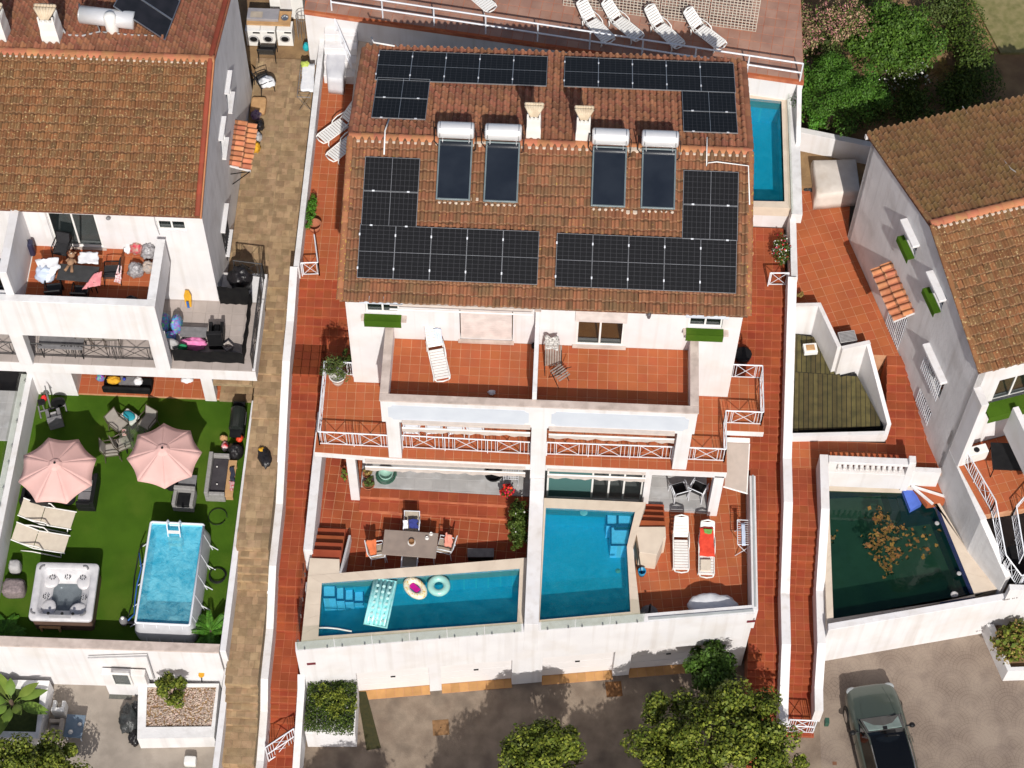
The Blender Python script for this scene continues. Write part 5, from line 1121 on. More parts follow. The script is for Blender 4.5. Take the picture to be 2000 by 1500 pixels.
q=P(1092+608,256,EE); b=MB(); b.box(-.22,-.08,WL+.0,WL+.2,EE-.15,EE+.0); 
g=emb(); g.box(-.2,-.03,WL+.1,WL+.2,EE-.14,EE+.04); g.build('gutter_end',WHITE,E_,world=True)
# front wing of the east house: white wall stub, turf band, balcony with rails
a=ef(1925,770); eb('upper_balcony_wall',WHITE,(.0,.3,-1.9,-.003,4.0,5.9)) if 0 else None
eb('pier',WHITE,(.0,.25,-.7,-.003,EB,EE-1.2))
b=emb(); b.box(.55,2.6,-.6,-.1,4.3,4.42); b.box(.55,2.6,-.62,-.6,4.05,4.42); b.build('turf_mat',TURF,E_,world=True)
eb('balcony_parapet',WHITE,(1.3,1.5,-3.2,-.6,3.2,4.7),(1.5,5,-3.4,-3.2,3.2,4.7))
BP=[ep(0.02,-.02,EB)[:2],ep(.2,-2.6,EB)[:2],ep(1.5,-2.75,EB)[:2],ep(6,-2.6,EB)[:2],ep(6,-.02,EB)[:2]]
floor('balcony_floor',E_,BP,EB,.33,TERRA,GROUT,ang=EA,th=.35)
qa=[(*P2(1885,868,EB),EB),(*P2(1950,990,EB),EB)]
railing('stair_railing',E_,[(*P2(1868,885,EB),EB),(*P2(1935,1000,EB),EB)],.8,x_w=.4,bar_w=.6,bars=6); railing('stair_railing',E_,[(*P2(1935,1000,EB),EB),(*P2(1955,1105,.4),.4),(*P2(1985,1145,.0),.0),(*P2(2010,1135,.0),.0)],.8,x_w=.3,bar_w=.5,bars=6)
railing('stair_railing',E_,[(*P2(1975,1010,1.2),1.2),(*P2(1990,1100,.4),.4)],.8,x_w=.3,bar_w=.5,bars=6); railing('stair_railing',E_,[(*P2(1975,1010,1.2),1.2),(*P2(2010,970,1.2),1.2)],.8,x_w=.3,bar_w=.5,bars=6)
# lower retaining wall of its terrace
b=MB(); c=[P2(1858,880,EB),P2(1915,1018,EB),P2(1965,1148,.9)]
b.prism([ep(-.02,-.03,0)[:2],(14.62,-.62),(15.75,-2.25),(15.95,-2.15),(16.2,.6),(14.2,1.9)],-3.2,[1.2,1.2,-.2,-.2,-.2,1.2]) if 0 else None
RT=T('terrace_wall','shaded white retaining wall between the dark pool deck and the east house stairs','wall',(15,-.5,-.8))
pw_=[ep(0,0,0)[:2],(14.66,-.62),(15.62,-2.1)]
for (a,c_,za,zc) in ((pw_[0],pw_[1],1.5,1.5),(pw_[1],pw_[2],1.45,.3)):
    d=Vector((c_[0]-a[0],c_[1]-a[1],0)).normalized(); nr=(-d.y*.22,d.x*.22); q=[a,c_,(c_[0]+nr[0],c_[1]+nr[1]),(a[0]+nr[0],a[1]+nr[1])]
    b=MB(); b.loft([[(x,y,-3.2) for x,y in q],[(q[0][0],q[0][1],za),(q[1][0],q[1][1],zc),(q[2][0],q[2][1],zc),(q[3][0],q[3][1],za)]]); b.build('wall_face',WHITE2,RT,world=True)
eb('stair_well',DARK,(.5,4,-4.0,-2.8,-1.5,-1.2))
# terracotta plot of the east house
ER=[(8.72,15.4),(11.6,15.0),(15,12),(15,3.5),(12.9,3.5),(8.72,3.5)]
EPL=[(8.72,14.4),(11.8,13.9),(12.5,11),(10.9,10.8),(12.55,5.6),(8.72,5.6)]
floor('east_plot_terrace',None,[(8.72,14.9),(11.2,14.4),(10.86,10.8),(12.45,5.9),(11.55,5.9),P2(1700,662,1.6),P2(1645,674,1.65),P2(1605,589,1.7),(8.72,P2(1562,591,1.7)[1])],1.0,.36,TERRA,GROUT,ang=R_(18.5),kind='structure',th=1.9)
# descending steps beside the east house wall
y=5.9; z=1.0; k=0
st=MB(); TT=[]
prof=[(5.9,1.0,0),(5.5,.98,9),(2.95,-.02,0),(2.3,-.03,0)]
stairway('side_stairway',12.0,14.4,prof,TERRA2,GROUT2,.33)
floor('lower_landing',None,[(9.7,yat(1612,893,.95)+.1),(8.7,yat(1612,893,.95)+.1),(8.7,3.0),(13.6,3.0),(13.9,1.95),(13.9,yat(1612,893,.95)+.1)],-.04,.33,TERRA,GROUT,kind='structure',org=(8.7,2.3))
# sunken plank deck
DK=T('sunken_deck','weathered plank deck sunken between white walls beside the east stairway','deck',(10,5,0))
dz=0.
dk=[P2(1558,650,dz),P2(1620,662,dz),P2(1642,735,dz),P2(1672,728,dz),P2(1726,832,dz),P2(1555,842,dz)]; dk=[(8.68,dk[0][1])]+dk[1:5]+[(8.68,dk[5][1])]
b=MB(); b.prism(dk,-1.,dz-.02); db=b.build('deck_base',DARK,DK,world=True)
Tiles(db,DECKM,'plank',ins=.011).fill(dk,dz-.02,.165,2.4,R_(-2),(8.68,dk[5][1]),stag=.5).done(200)
zw=1.55
ZT=[1.7,1.7,1.65,1.6,.4,.35,.33]; tp=[P2(*q,z) for q,z in zip(((1562,593),(1603,591),(1643,676),(1698,664),(1741,828),(1735,848),(1555,853)),ZT)]
wpts=[(8.68,tp[0][1]),tp[1],tp[2],tp[3],tp[4],tp[5],(8.68,tp[6][1])]
for k,(a,c_) in enumerate(zip(wpts[:-1],wpts[1:])):
    d=Vector((c_[0]-a[0],c_[1]-a[1],0)); d.normalize(); w_=.14; nr=(d.y*w_,-d.x*w_); e=(d.x*.0,d.y*.0)
    q=[(a[0],a[1]),(c_[0]+d.x*.0,c_[1]+d.y*.0),(c_[0]+nr[0],c_[1]+nr[1]),(a[0]+nr[0],a[1]+nr[1])]
    za,zc=ZT[k],ZT[k+1]; b=MB(); b.loft([[(q[0][0],q[0][1],-1.2),(q[3][0],q[3][1],-1.2),(q[3][0],q[3][1],za-.003*k),(q[0][0],q[0][1],za-.003*k)],[(q[1][0],q[1][1],-1.2),(q[2][0],q[2][1],-1.2),(q[2][0],q[2][1],zc-.003*k),(q[1][0],q[1][1],zc-.003*k)]]); b.build('deck_wall',WHITE,DK,world=True)
# dark pool
zr=-.75; by_=P(1612,893,.95)[1]
hd=[P2(1618,938,zr),P2(1783,930,zr),P2(1830,983,zr),P2(1905,1165,zr),P2(1628,1208,zr)]
od=[(9.84,by_-.15),(13.6,by_-.1),(14.62,-.5),(15.6,-2.0),(9.84,P(1608,1225,zr)[1])]
hd[1]=(hd[1][0]-.3,hd[1][1])
DP=pool('swimming_pool','neglected pool with dark green water and floating leaves',hd,od,zr,zr-.42,WATERD,1.5,mos=mat('deep_blue_liner',(.015,.09,.5),(.02,.12,.55),3,.5))
fa=(9.84,P(1606,1232,-.55)[1]); fb=(15.75,P(1947,1172,-.55)[1])
b=MB(); b.prism([fa,fb,(fb[0],fb[1]+.25),(fa[0],fa[1]+.25)],-4,-.5); b.build('front_wall',WHITE,DP,world=True,bevel=.015)
b=MB(); b.prism([(9.84,fa[1]+.1),(15.6,fb[1]+.1),(14.7,.5),(13.6,2.3),(9.84,2.3)],-3.4,-1.26-.9); b.build('pool_shell',WHITE,DP,world=True)
# floating leaves
C=[]
lr=random.Random(5)
for (px,py,n,s) in ((1735,1035,60,14),(1720,1060,90,16),(1745,1085,45,12),(1800,1070,18,22),(1770,1050,14,20),(1735,1110,20,10),(1625,1050,12,8),(1720,1010,30,12)):
    for k in range(n): C.append(P(lr.gauss(px,s),lr.gauss(py,s*.8),zr-.41-.022*lr.random()))
o=leafmesh('floating_leaves',np.array(C),.16,leafm('floating_leaf',(.17,.085,.02),(.1,.06,.015)),None,5,asp=.8); meta(o,'orange brown leaves drifting in the middle of the dark pool','fallen leaves'); o['kind']='stuff'
BS=mat('blue_pool_step',(.09,.17,.62),(.07,.14,.5),3,.5)
for (q4,z_) in ((((1758,945),(1775,941),(1800,984),(1778,996)),zr-.2),(((1746,951),(1760,949),(1775,992),(1758,996)),zr-.5),(((1727,950),(1744,951),(1757,996),(1742,998)),zr-.62),(((1758,996),(1812,985),(1828,1000),(1760,1010)),zr-.5)):
    b=MB(); b.prism([P2(*q,z_) for q in q4],zr-1.4,z_); b.build('pool_step',BS,DP,world=True)
# balustrade wall with balusters
BW=T('balustrade_wall','white balustrade wall with turned balusters above the dark pool','balustrade',(11.5,2.5,-.8))
by=P(1612,893,.95)[1]; bx0=9.86; bx1=P(1788,886,.95)[0]
b=MB(); b.box(bx0,bx1,by-.16,by+.1,-.8,.2); b.build('base_wall',WHITE,BW,world=True,bevel=.012)
b=MB(); b.box(bx0,bx1,by-.16,by+.1,.78,.92); b.build('top_rail',WHITE,BW,world=True,bevel=.012)
b=MB(); b.box(bx0,bx0+.3,by-.155,by+.095,.2,.78); b.build('end_pier',WHITE,BW,world=True); b=MB(); b.box(bx1-.25,bx1-.02,by-.17,by+.11,-.9,1.1); b.build('end_pier',WHITE,BW,world=True,bevel=.012)
bm=MB(); bm.lathe(0,0,[(.05,.2),(.06,.26),(.035,.32),(.075,.45),(.065,.55),(.035,.68),(.055,.74),(.055,.78)],10); bo=None; n=12
for k in range(n):
    x=bx0+.42+(bx1-bx0-.85)*k/(n-1)
    if bo is None: bo=bm.build('baluster',WHITE,BW,smooth=True); o=bo
    else: o=bo.copy(); COL.objects.link(o)
    o.location=(x-BW.location.x,by-.03-BW.location.y,-BW.location.z)
b=MB(); b.box(bx1,13.75,by-.05,by+.12,-.9,.3); b.build('side_rail_wall',WHITE,BW,world=True)
# fan of white ribs (quarter stair edge) in the corner by the pool
FS=T('fan_steps','terracotta corner steps with white radiating edges at the head of the dark pool','steps',(13.4,1.9,-.8))
o_=P(1780,950,-.7)
for (px,py) in ((1832,925),(1845,970),(1822,985)):
    e=P(px,py,-.7); b=MB(); b.tube((o_[0],o_[1],-.68),(e[0],e[1],-.68),.05,4); b.build('step_edge',WHITE,FS,world=True)
pf=[P2(1780,945,-.7),P2(1832,922,-.7),P2(1848,968,-.7),P2(1845,980,-.7),P2(1812,985,-.7)]
b=MB(); b.prism(pf,-1.,-.72); b.build('fan_tread',TERRA,FS,world=True)
# parking
b=MB(); b.prism([(9.84,-20),(30,-20),(30,0),(15.8,-2.0),(9.84,-3.2)],S-.2,S+.008); 
STP=mat('stamped_concrete',(.29,.23,.18),(.21,.16,.125),.9,.9,bump=.4,bs=25,dirt=.5,dirtc=(.16,.12,.1),dirts=1.6)
nt=STP.node_tree; L=nt.links; bs=nt.nodes['Principled BSDF']; geo=nt.nodes.new('ShaderNodeNewGeometry')
# fan-pattern print: arcs round a staggered grid of centres
sep=nt.nodes.new('ShaderNodeSeparateXYZ'); L.new(geo.outputs['Position'],sep.inputs[0])
def mm(op,a,b_=None,c_=None):
    x=nt.nodes.new('ShaderNodeMath'); x.operation=op
    for k,v in enumerate([q for q in (a,b_,c_) if q is not None]):
        if isinstance(v,bpy.types.NodeSocket): L.new(v,x.inputs[k])
        else: x.inputs[k].default_value=v
    return x.outputs[0]
X=mm('DIVIDE',sep.outputs[0],1.3); Y=mm('DIVIDE',sep.outputs[1],.65); row=mm('FLOOR',Y); fy=mm('FRACT',Y); xs=mm('ADD',X,mm('MULTIPLY',row,.5)); fx=mm('SUBTRACT',mm('FRACT',xs),.5)
rr=mm('SQRT',mm('ADD',mm('POWER',mm('MULTIPLY',fx,1.3),2.),mm('POWER',mm('MULTIPLY',fy,.65),2.)))
ln=mm('LESS_THAN',mm('FRACT',mm('DIVIDE',rr,.13)),.14); ang=mm('ARCTAN2',mm('MULTIPLY',fy,.65),mm('MULTIPLY',fx,1.3)); ln2=mm('LESS_THAN',mm('FRACT',mm('MULTIPLY',ang,6.)),.12); nz_=nt.nodes.new('ShaderNodeTexNoise'); nz_.inputs['Scale'].default_value=.9; L.new(geo.outputs['Position'],nz_.inputs['Vector']); m1=mm('MULTIPLY',mm('MAXIMUM',ln,ln2),mm('MULTIPLY',mm('POWER',nz_.outputs['Fac'],2.2),1.6))
old=bs.inputs['Base Color'].links[0].from_socket; mx=nt.nodes.new('ShaderNodeMix'); mx.data_type='RGBA'; L.new(m1,mx.inputs[0]); L.new(old,mx.inputs[6]); mx.inputs[7].default_value=(.11,.085,.07,1); L.new(mx.outputs[2],bs.inputs['Base Color'])
b.build('parking_area',STP,kind='structure')
# planter at the right edge
PR3=T('corner_planter','white walled corner planter at the right edge of the parking area','planter',(16.6,-3.3,S))
c=[P2(1917,1238,S),P2(1958,1330,S),(18.5,-3.9),(18.5,-1.6)]; b=MB(); zt=-2.3
b.prism([c[0],c[1],(c[1][0]+.12,c[1][1]+.14),(c[0][0]+.25,c[0][1])],S,zt); b.build('planter_wall',WHITE2,PR3,world=True)
b=MB(); b.prism([c[1],(18.5,c[1][1]+.2),(18.5,c[1][1]+.35),(c[1][0]+.1,c[1][1]+.15)],S,zt-.003); b.build('planter_wall',WHITE,PR3,world=True)
b=MB(); b.prism([(c[0][0]+.25,c[0][1]),(c[1][0]+.12,c[1][1]+.15),(18.5,-3.9),(18.5,-1.6)],S,zt-.2); b.build('bed',SOIL,PR3,world=True)
yb_=P(1975,1152,.3)[1]; b=MB(); b.box(15.72,20,yb_,yb_+.2,-4,.3); b.build('planter_back_wall',WHITE,PR3,world=True)
LM=mat('faded_dark_paint',(.2,.17,.15),None,3,.8)
for k,(px,w_) in enumerate(((1959,.03),(1962,.035),(1965,.03),(1968,.035),(1971,.03),(1978,.03),(1981,.02),(1986,.035))):
    q=onplane(px,1172-(px-1959)*.17,(0,yb_,0),(0,1,0)); b=MB(); b.box(q[0]-w_/2,q[0]+w_/2,yb_-.006,yb_-.001,q[2]-.04,q[2]+.04); b.build('painted_character',LM,PR3,world=True)
# north boundary wall of the east plot
NW=T('boundary_wall','white boundary wall below the garden trees at the head of the east plot','wall',(10.5,14.3,1)); a=P2(1556,300,1.0);c_=P2(1692,325,1.0)
b=MB(); b.prism([(8.72,a[1]),(11.9,c_[1]-.2),(11.9,c_[1]+.05),(8.72,a[1]+.25)],.8,2.35); b.build('wall_face',WHITE,NW,world=True,bevel=.012)
# ================================================================ furniture
def lounger_proto(name,label):
    """moulded white plastic sun lounger; head at -x, 1.9 m long"""
    t=T(name,label,'sun lounger'); 
    s=MB()
    for k in range(11): x=-.3+k*.112; s.box(x,x+.092,-.27,.27,.33,.355)
    s.build('seat_slats',PLASTW,t,bevel=.008)
    f=MB()
    for y in (-.3,.3): f.path([(-.38,y,.33),(.2,y,.345),(.85,y,.34),(.98,y*.8,.33)],.028,6)
    f.path([(.98,-.24,.33),(1.02,0,.33),(.98,.24,.33)],.028,6); f.build('side_rails',PLASTW,t,smooth=True)
    an=R_(38); b=MB(); c,n=math.cos(an),math.sin(an)
    for k in range(7):
        u=.06+k*.105; p=[(-.36-u*c,.34+u*n),(-.36-(u+.088)*c,.34+(u+.088)*n)]
        b.loft([[(p[0][0],y,p[0][1]),(p[1][0],y,p[1][1]),(p[1][0]+.02*n,y,p[1][1]+.02*c),(p[0][0]+.02*n,y,p[0][1]+.02*c)] for y in (-.26,.26)])
    b.build('back_slats',PLASTW,t)
    g=MB()
    for y in (-.29,.29): g.path([(-.36,y,.34),(-.36-.8*c,y*.9,.34+.8*n)],.028,6)
    g.path([(-.36-.8*c,-.26,.34+.8*n),(-.36-.86*c,0,.34+.86*n),(-.36-.8*c,.26,.34+.8*n)],.035,6); g.build('back_frame',PLASTW,t,smooth=True)
    for x,y in ((.75,-.3),(.75,.3),(-.5,-.3),(-.5,.3)):
        l=MB(); l.path([(x,y,.34),(x+.05,y*1.03,.15),(x,y*1.03,.0)],.028,6); l.build('leg',PLASTW,t,smooth=True)
    for y in (-.3,.3):
        l=MB(); l.path([(-.7,y,.3),(-.55,y*1.04,.5),(-.2,y*1.06,.54),(.05,y*1.04,.48),(.12,y,.34)],.024,6); l.build('armrest',PLASTW,t,smooth=True)
    return t
def place(proto,first,a,c,z,label,group=None,flip=False,off=0,sc_=None):
    p=P(*a,z);q=P(*c,z); m_=(p+q)/2; rz=math.atan2(q[1]-p[1],q[0]-p[0]); loc=(m_[0],m_[1],z-off)
    if first: o=proto; o.location=loc; o.rotation_euler=(0,0,rz); o['label']=label
    else: o=dup(proto,loc,rz,label)
    if group: o['group']=group
    if sc_: o.scale=sc_
    return o
lp=lounger_proto('sun_lounger','x'); G='white plastic sun loungers'
for i,(a,c,z,lb) in enumerate((((690,226),(632,268),2.6,'white plastic lounger on west walkway, upper of the two beside the roof'),((706,258),(650,304),2.6,'white plastic lounger on west walkway, lower of the two beside the roof'),
    ((845,655),(864,738),6.3,'white plastic lounger with pale towel on the left rooftop terrace'),((1329,1022),(1331,1116),.35,'bare white plastic lounger nearest the east pool'),((1380,1032),(1380,1126),.35,'white plastic lounger carrying a red towel beside the east pool'),
    ((1135,20),(1192,80),4.9,'leftmost white lounger of the row behind the deck railing'),((1183,20),(1250,74),4.9,'second white lounger from the left behind the deck railing'),((1268,32),(1328,88),4.9,'third white lounger from the left behind the deck railing'),((1342,37),(1412,90),4.9,'rightmost white lounger of the row behind the deck railing'),((905,-30),(955,12),4.9,'white lounger cut off by top edge of the photo'))):
    place(lp,i==0,a,c,z,lb,G,off=.35,sc_=(.9,.84,1))
RED=mat('red_towel',(.62,.06,.03),(.5,.04,.02),8,.95); WHT=mat('white_cloth',(.75,.75,.76),(.66,.67,.7),5,.95); PINK=mat('pink_cloth',(.7,.28,.28),(.6,.2,.22),6,.95); ORG=mat('orange_cloth',(.6,.16,.06),(.5,.13,.05),6,.95); BLUEC=mat('pale_blue_cloth',(.55,.62,.75),(.48,.55,.68),4,.95)
def cloth(name,label,cat,pts,m,amp=.03,th=.012,seg=10,seed=0,group=None):
    """draped sheet over 4 corner points (world)"""
    A,B,C_,D=[Vector(q) for q in pts]; c=(A+B+C_+D)/4; t=T(name,label,cat,tuple(c),0,group); b=MB(); rows=[]
    for j in range(seg+1):
        r=[]
        for i in range(seg+1):
            u,v=i/seg,j/seg; q=(A*(1-u)+B*u)*(1-v)+(D*(1-u)+C_*u)*v-c
            e=min(u,1-u,v,1-v); wob=noise.noise(Vector((u*4+seed,v*4,seed)))
            q=q+Vector((noise.noise(Vector((u*3,v*3,seed+9)))*amp*2,noise.noise(Vector((u*3+5,v*3,seed+3)))*amp*2,abs(wob)*amp*2))
            r.append(tuple(q))
        rows.append(r)
    b.loft(rows,close=False,cap=False); n=len(b.v)
    o=b.build('fabric',m,t,smooth=True); s=o.modifiers.new('s','SOLIDIFY'); s.thickness=th; return t
def PV(px,py,z): return tuple(P(px,py,z))
cloth('beach_towel','red towel with green corner draped over the right hand lounger','towel',[PV(1366,1030,.78),PV(1393,1030,.78),PV(1396,1088,.43),PV(1366,1086,.43)],RED,.02,seed=2)
cloth('towel','green corner pattern of the red towel on the lounger head','towel',[PV(1374,1033,.84),PV(1392,1034,.84),PV(1389,1043,.8),PV(1377,1042,.8)],mat('green_print',(.15,.35,.08),None,5,.9),.01,seed=5)
cloth('towel','pale lilac towel hanging over the head of the rooftop terrace lounger','towel',[PV(846,642,6.75),PV(860,642,6.75),PV(865,670,6.4),PV(852,672,6.4)],BLUEC,.02,seed=4)
cloth('bath_mat','small beige mat on the foot end of the towel draped lounger','mat',[PV(1368,1092,.42),PV(1388,1092,.42),PV(1388,1116,.42),PV(1368,1116,.42)],CREAM,.005,seed=4)
# generic chair
def chair_proto(name,cat,fm,sm,arms=True,h=.88,w=.5,bar=.016):
    t=T(name,'x',cat); hw=w/2
    MB().box(-hw+.03,hw-.03,-.22,.24,.41,.44).build('seat',sm,t,bevel=.008)
    b=MB(); b.loft([[(x,-.22,.46),(x,-.34,h),(x,-.32,h),(x,-.2,.46)] for x in (-hw+.03,hw-.03)]); b.build('backrest',sm,t)
    f=MB()
    for x in (-hw,hw): f.path([(x,-.23,.42),(x,-.35,h),(x,-.35,h+.01)],bar,6)
    f.tube((-hw,-.35,h),(hw,-.35,h),bar,6); f.tube((-hw,.24,.42),(hw,.24,.42),bar,6); f.tube((-hw,-.22,.42),(-hw,.24,.42),bar,6); f.tube((hw,-.22,.42),(hw,.24,.42),bar,6); f.build('frame',fm,t)
    for x in (-hw,hw):
        for y in (-.24,.24): MB().tube((x,y,.42),(x*1.04,y*1.15,0),bar,6).build('leg',fm,t)
        if arms: MB().path([(x,-.28,.64),(x*1.03,0,.66),(x*1.03,.22,.64),(x,.24,.42)],bar*1.2,6).build('armrest',fm,t,smooth=True)
    return t
def put(o,first,px,py,z,deg,label,group=None,sc_=None):
    q=P(px,py,z); 
    if first: o.location=(q[0],q[1],z); o.rotation_euler=(0,0,R_(deg)); o['label']=label
    else: o=dup(o,(q[0],q[1],z),R_(deg),label)
    if group: o['group']=group
    if sc_: o.scale=sc_
    return o
def table(name,label,px,py,z,w,d,h,rz,tm,lm,cat='table',round_=False):
    q=P(px,py,z+h); t=T(name,label,cat,(q[0],q[1],z),R_(rz))
    if round_: b=MB(); b.lathe(0,0,[(w/2,h-.03),(w/2,h)],28); b.build('table_top',tm,t)
    else: MB().box(-w/2,w/2,-d/2,d/2,h-.035,h).build('table_top',tm,t,bevel=.01)
    for sx in (-1,1):
        for sy in (-1,1): MB().tube((sx*(w/2-.08)*(.7 if round_ else 1),sy*(d/2-.08)*(.7 if round_ else 1),0),(sx*(w/2-.08)*(.7 if round_ else 1),sy*(d/2-.08)*(.7 if round_ else 1),h-.035),.022,6).build('leg',lm,t)
    return t
TAUPE=mat('taupe_tabletop',(.3,.24,.2),(.25,.2,.17),3,.5)
table('dining_table','taupe rectangular dining table on the west terrace',801,1062,0,1.78,.92,.75,-2,TAUPE,METALW)
dc=chair_proto('dining_chair','chair',METALW,mat('beige_sling',(.4,.34,.27),(.33,.28,.22),6,.85)); G='dining chairs at the taupe table'
put(dc,True,738,1088,0,-75,'white framed chair with orange towel at the left end of the table',G)
put(dc,False,870,1078,0,78,'white framed chair with pink towel at the right end of the table',G)
put(dc,False,805,1040,0,180,'white framed chair with blue and white clothes behind the table',G)
put(dc,False,801,1112,0,0,'white framed chair in shade on the pool side of the table',G)
cloth('towel','orange towel on the chair at the left end of the dining table','towel',[PV(716,1056,.9),PV(735,1054,.88),PV(736,1085,.55),PV(714,1088,.6)],ORG,.03,seed=6)
cloth('towel','pink towel over the chair at the right end of the dining table','towel',[PV(870,1041,.88),PV(882,1045,.9),PV(884,1070,.6),PV(868,1066,.6)],mat('salmon_cloth',(.7,.27,.2),None,5,.9),.03,seed=8)
cloth('garment','dark blue garment on the chair behind the dining table','clothing',[PV(797,1014,.9),PV(816,1014,.9),PV(816,1032,.6),PV(799,1032,.6)],mat('navy_cloth',(.02,.03,.14),(.03,.04,.2),8,.9),.03,seed=9)
cloth('paper','white cloth beside the dark blue garment on the chair','clothing',[PV(787,1016,.85),PV(796,1016,.85),PV(797,1032,.6),PV(789,1032,.6)],WHT,.01,seed=10)
def lathe_thing(name,label,cat,px,py,z,prof,m,n=16,part='body',group=None,rz=0):
    q=P(px,py,z); t=T(name,label,cat,(q[0],q[1],z),rz,group); MB().lathe(0,0,prof,n).build(part,m,t,smooth=True); return t
TERC=mat('white_ceramic',(.75,.73,.7),None,4,.3)
t=lathe_thing('plant_bowl','small brown bowl in the middle of the taupe dining table','bowl',804,1060,.75,[(.05,0),(.09,.03),(.1,.1),(.085,.1),(.07,.05)],WOOD)
MB().lathe(0,0,[(.13,.001),(.13,.006)],20).build('saucer',TERC,t)
lathe_thing('cup','white cup on saucer, upper right corner of dining table','cup',842,1043,.75,[(.07,0),(.07,.01),(.03,.012),(.045,.07),(.035,.07),(.03,.02)],TERC)
lathe_thing('cup','white cup on saucer, lower of the pair on dining table','cup',834,1051,.75,[(.07,0),(.07,.01),(.03,.012),(.045,.07),(.035,.07),(.03,.02)],TERC)
# storage box / grill low bench in the shade
q=P(939,1088,.0); t=T('storage_box','dark low storage chest in shade beside the west pool deck','chest',(q[0],q[1],0),R_(3)); MB().box(-.42,.42,-.15,.15,0,.3).build('box',DARK,t,bevel=.02); MB().box(-.44,.44,-.16,.16,.303,.34).build('lid',GREY,t,bevel=.01)
q=P(920,1063,0); 
# items on porch
def hose(name,label,px,py,z,r,m,n=5,cat='garden hose'):
    q=P(px,py,z); t=T(name,label,cat,(q[0],q[1],z)); pts=[]
    for k in range(n*16): a=k/16*2*math.pi; rr=r*(1-.06*(k/16)+.03*math.sin(k*.7)); pts.append((rr*math.cos(a),rr*math.sin(a),.02+.02*(k/16)))
    MB().path(pts,.014,5).build('coil',m,t,smooth=True); return t
t=hose('garden_hose','coiled green hose around a green tub on the marble porch',754,929,.33,.36,mat('green_hose',(.04,.12,.08),None,5,.5)); MB().lathe(0,0,[(.2,0),(.25,.2),(.22,.2),(.18,.05)],20).build('tub',mat('pale_green_plastic',(.3,.5,.42),None,4,.5),t,smooth=True)
lathe_thing('floor_bowl','round dark bowl standing at the back of the marble porch','bowl',964,930,.33,[(.22,0),(.28,.12),(.3,.14),(.24,.14),(.2,.05)],DARK,20)
t=T('wire_chair','pale wire garden chair at the right end of the marble porch','chair',(*P2(998,938,.3),.3)); b=MB()
for k in range(7): b.path([(-.25+.083*k,-.25,.9),(-.25+.083*k,-.2,.45),(-.25+.083*k,.25,.42)],.008,4)
for z,y in ((.9,-.25),(.65,-.23),(.45,-.2),(.43,.02),(.42,.25)): b.tube((-.25,y,z),(.25,y,z),.01,4)
b.build('wire_seat',METALW,t)
for x in (-.24,.24):
    for y in (-.2,.24): MB().tube((x,y,.43),(x,y,0),.012,5).build('leg',METALW,t)
# east porch chairs
pc=chair_proto('folding_chair','chair',METALW,DARK,True); put(pc,True,1325,968,.14,20,'white framed folding chair at left of the east porch','chairs on the east porch'); put(pc,False,1362,966,.14,-25,'white framed folding chair at right of the east porch','chairs on the east porch')
# bistro chairs on rooftop terrace
def slat_chair(name,label,px,py,z,deg,n=7,L_=.8,cat='chair',back=True):
    q=P(px,py,z); t=T(name,label,cat,(q[0],q[1],z),R_(deg)); b=MB(); SLW=mat('weathered_slat',(.32,.27,.24),(.24,.2,.17),6,.85) if 'weathered_slat' not in bpy.data.materials else bpy.data.materials['weathered_slat']
    for k in range(n): y=-.22+k*.44/(n-1); MB().box(-.22,.22,y-.02,y+.02,.43,.45).build('seat_slat',SLW,t)
    if back:
        for k in range(3): z_=.6+k*.11; MB().box(-.22,.22,-.27,-.25,z_,z_+.06).build('back_slat',SLW,t)
    for x in (-.21,.21):
        f=MB(); f.tube((x,-.28,.95),(x,.28,0),.012,5); f.build('frame',DARK,t); f=MB(); f.tube((x,.2,.45),(x,-.22,0),.012,5); f.build('frame',DARK,t)
    return t
t=T('folding_table','upright folded slatted table leaning beside the terrace divider wall','table',(*P2(1080,712,6.1),6.0),R_(3)); SLW=None
for k in range(7):
    x=-.24+k*.08; b=MB(); b.loft([[(x-.03,0,.05),(x+.03,0,.05),(x+.03,.25,.85),(x-.03,.25,.85)],[(x-.03,-.02,.05),(x+.03,-.02,.05),(x+.03,.23,.85),(x-.03,.23,.85)]]); b.build('slat',mat('weathered_slat',(.32,.27,.24),(.24,.2,.17),6,.85) if k==0 else bpy.data.materials['weathered_slat'],t)
b=MB(); b.tube((-.26,.2,.7),(-.26,-.35,0),.012,5); b.build('frame',DARK,t); b=MB(); b.tube((.26,.2,.7),(.26,-.35,0),.012,5); b.build('frame',DARK,t)
cloth('patterned_cloth','crumpled black and white cloth on top of the folded slatted table','cloth',[PV(1064,657,6.95),PV(1092,657,6.95),PV(1090,684,6.75),PV(1066,682,6.75)],mat('patterned_cloth',(.65,.62,.58),(.2,.19,.18),22,.9),.05,seed=12)
slat_chair('folding_stool','small slatted folding stool standing on the right rooftop terrace','' and 0 or 1093,742,6.0,40,6,back=False,cat='stool')
lathe_thing('floor_drain','round dark drain pipe end in the corner of the left rooftop terrace','drain',1044,677,6.0,[(.1,0),(.1,.1),(.06,.1),(.06,.02)],DARK,16)
t=T('crumpled_cloth','small crumpled pale rag in shade on the left rooftop terrace','rag',(*P2(960,768,6.0),6.05)); MB().blob(0,0,0,.12,.09,.05,.6,3,3,14,8).build('rag',WHT,t,smooth=True)
# balcony chairs behind valance (white legs visible)
bc_=chair_proto('balcony_chair','chair',METALW,METALW,True,.85)
for i,(x,lb) in enumerate(((805,'leftmost white chair'),(848,'second white chair from the left'),(889,'third white chair from the left'),(926,'rightmost white chair'))): put(bc_,i==0,x,846,3.18,180+i*7,lb+' under the awning of the west balcony','chairs on the west balcony')
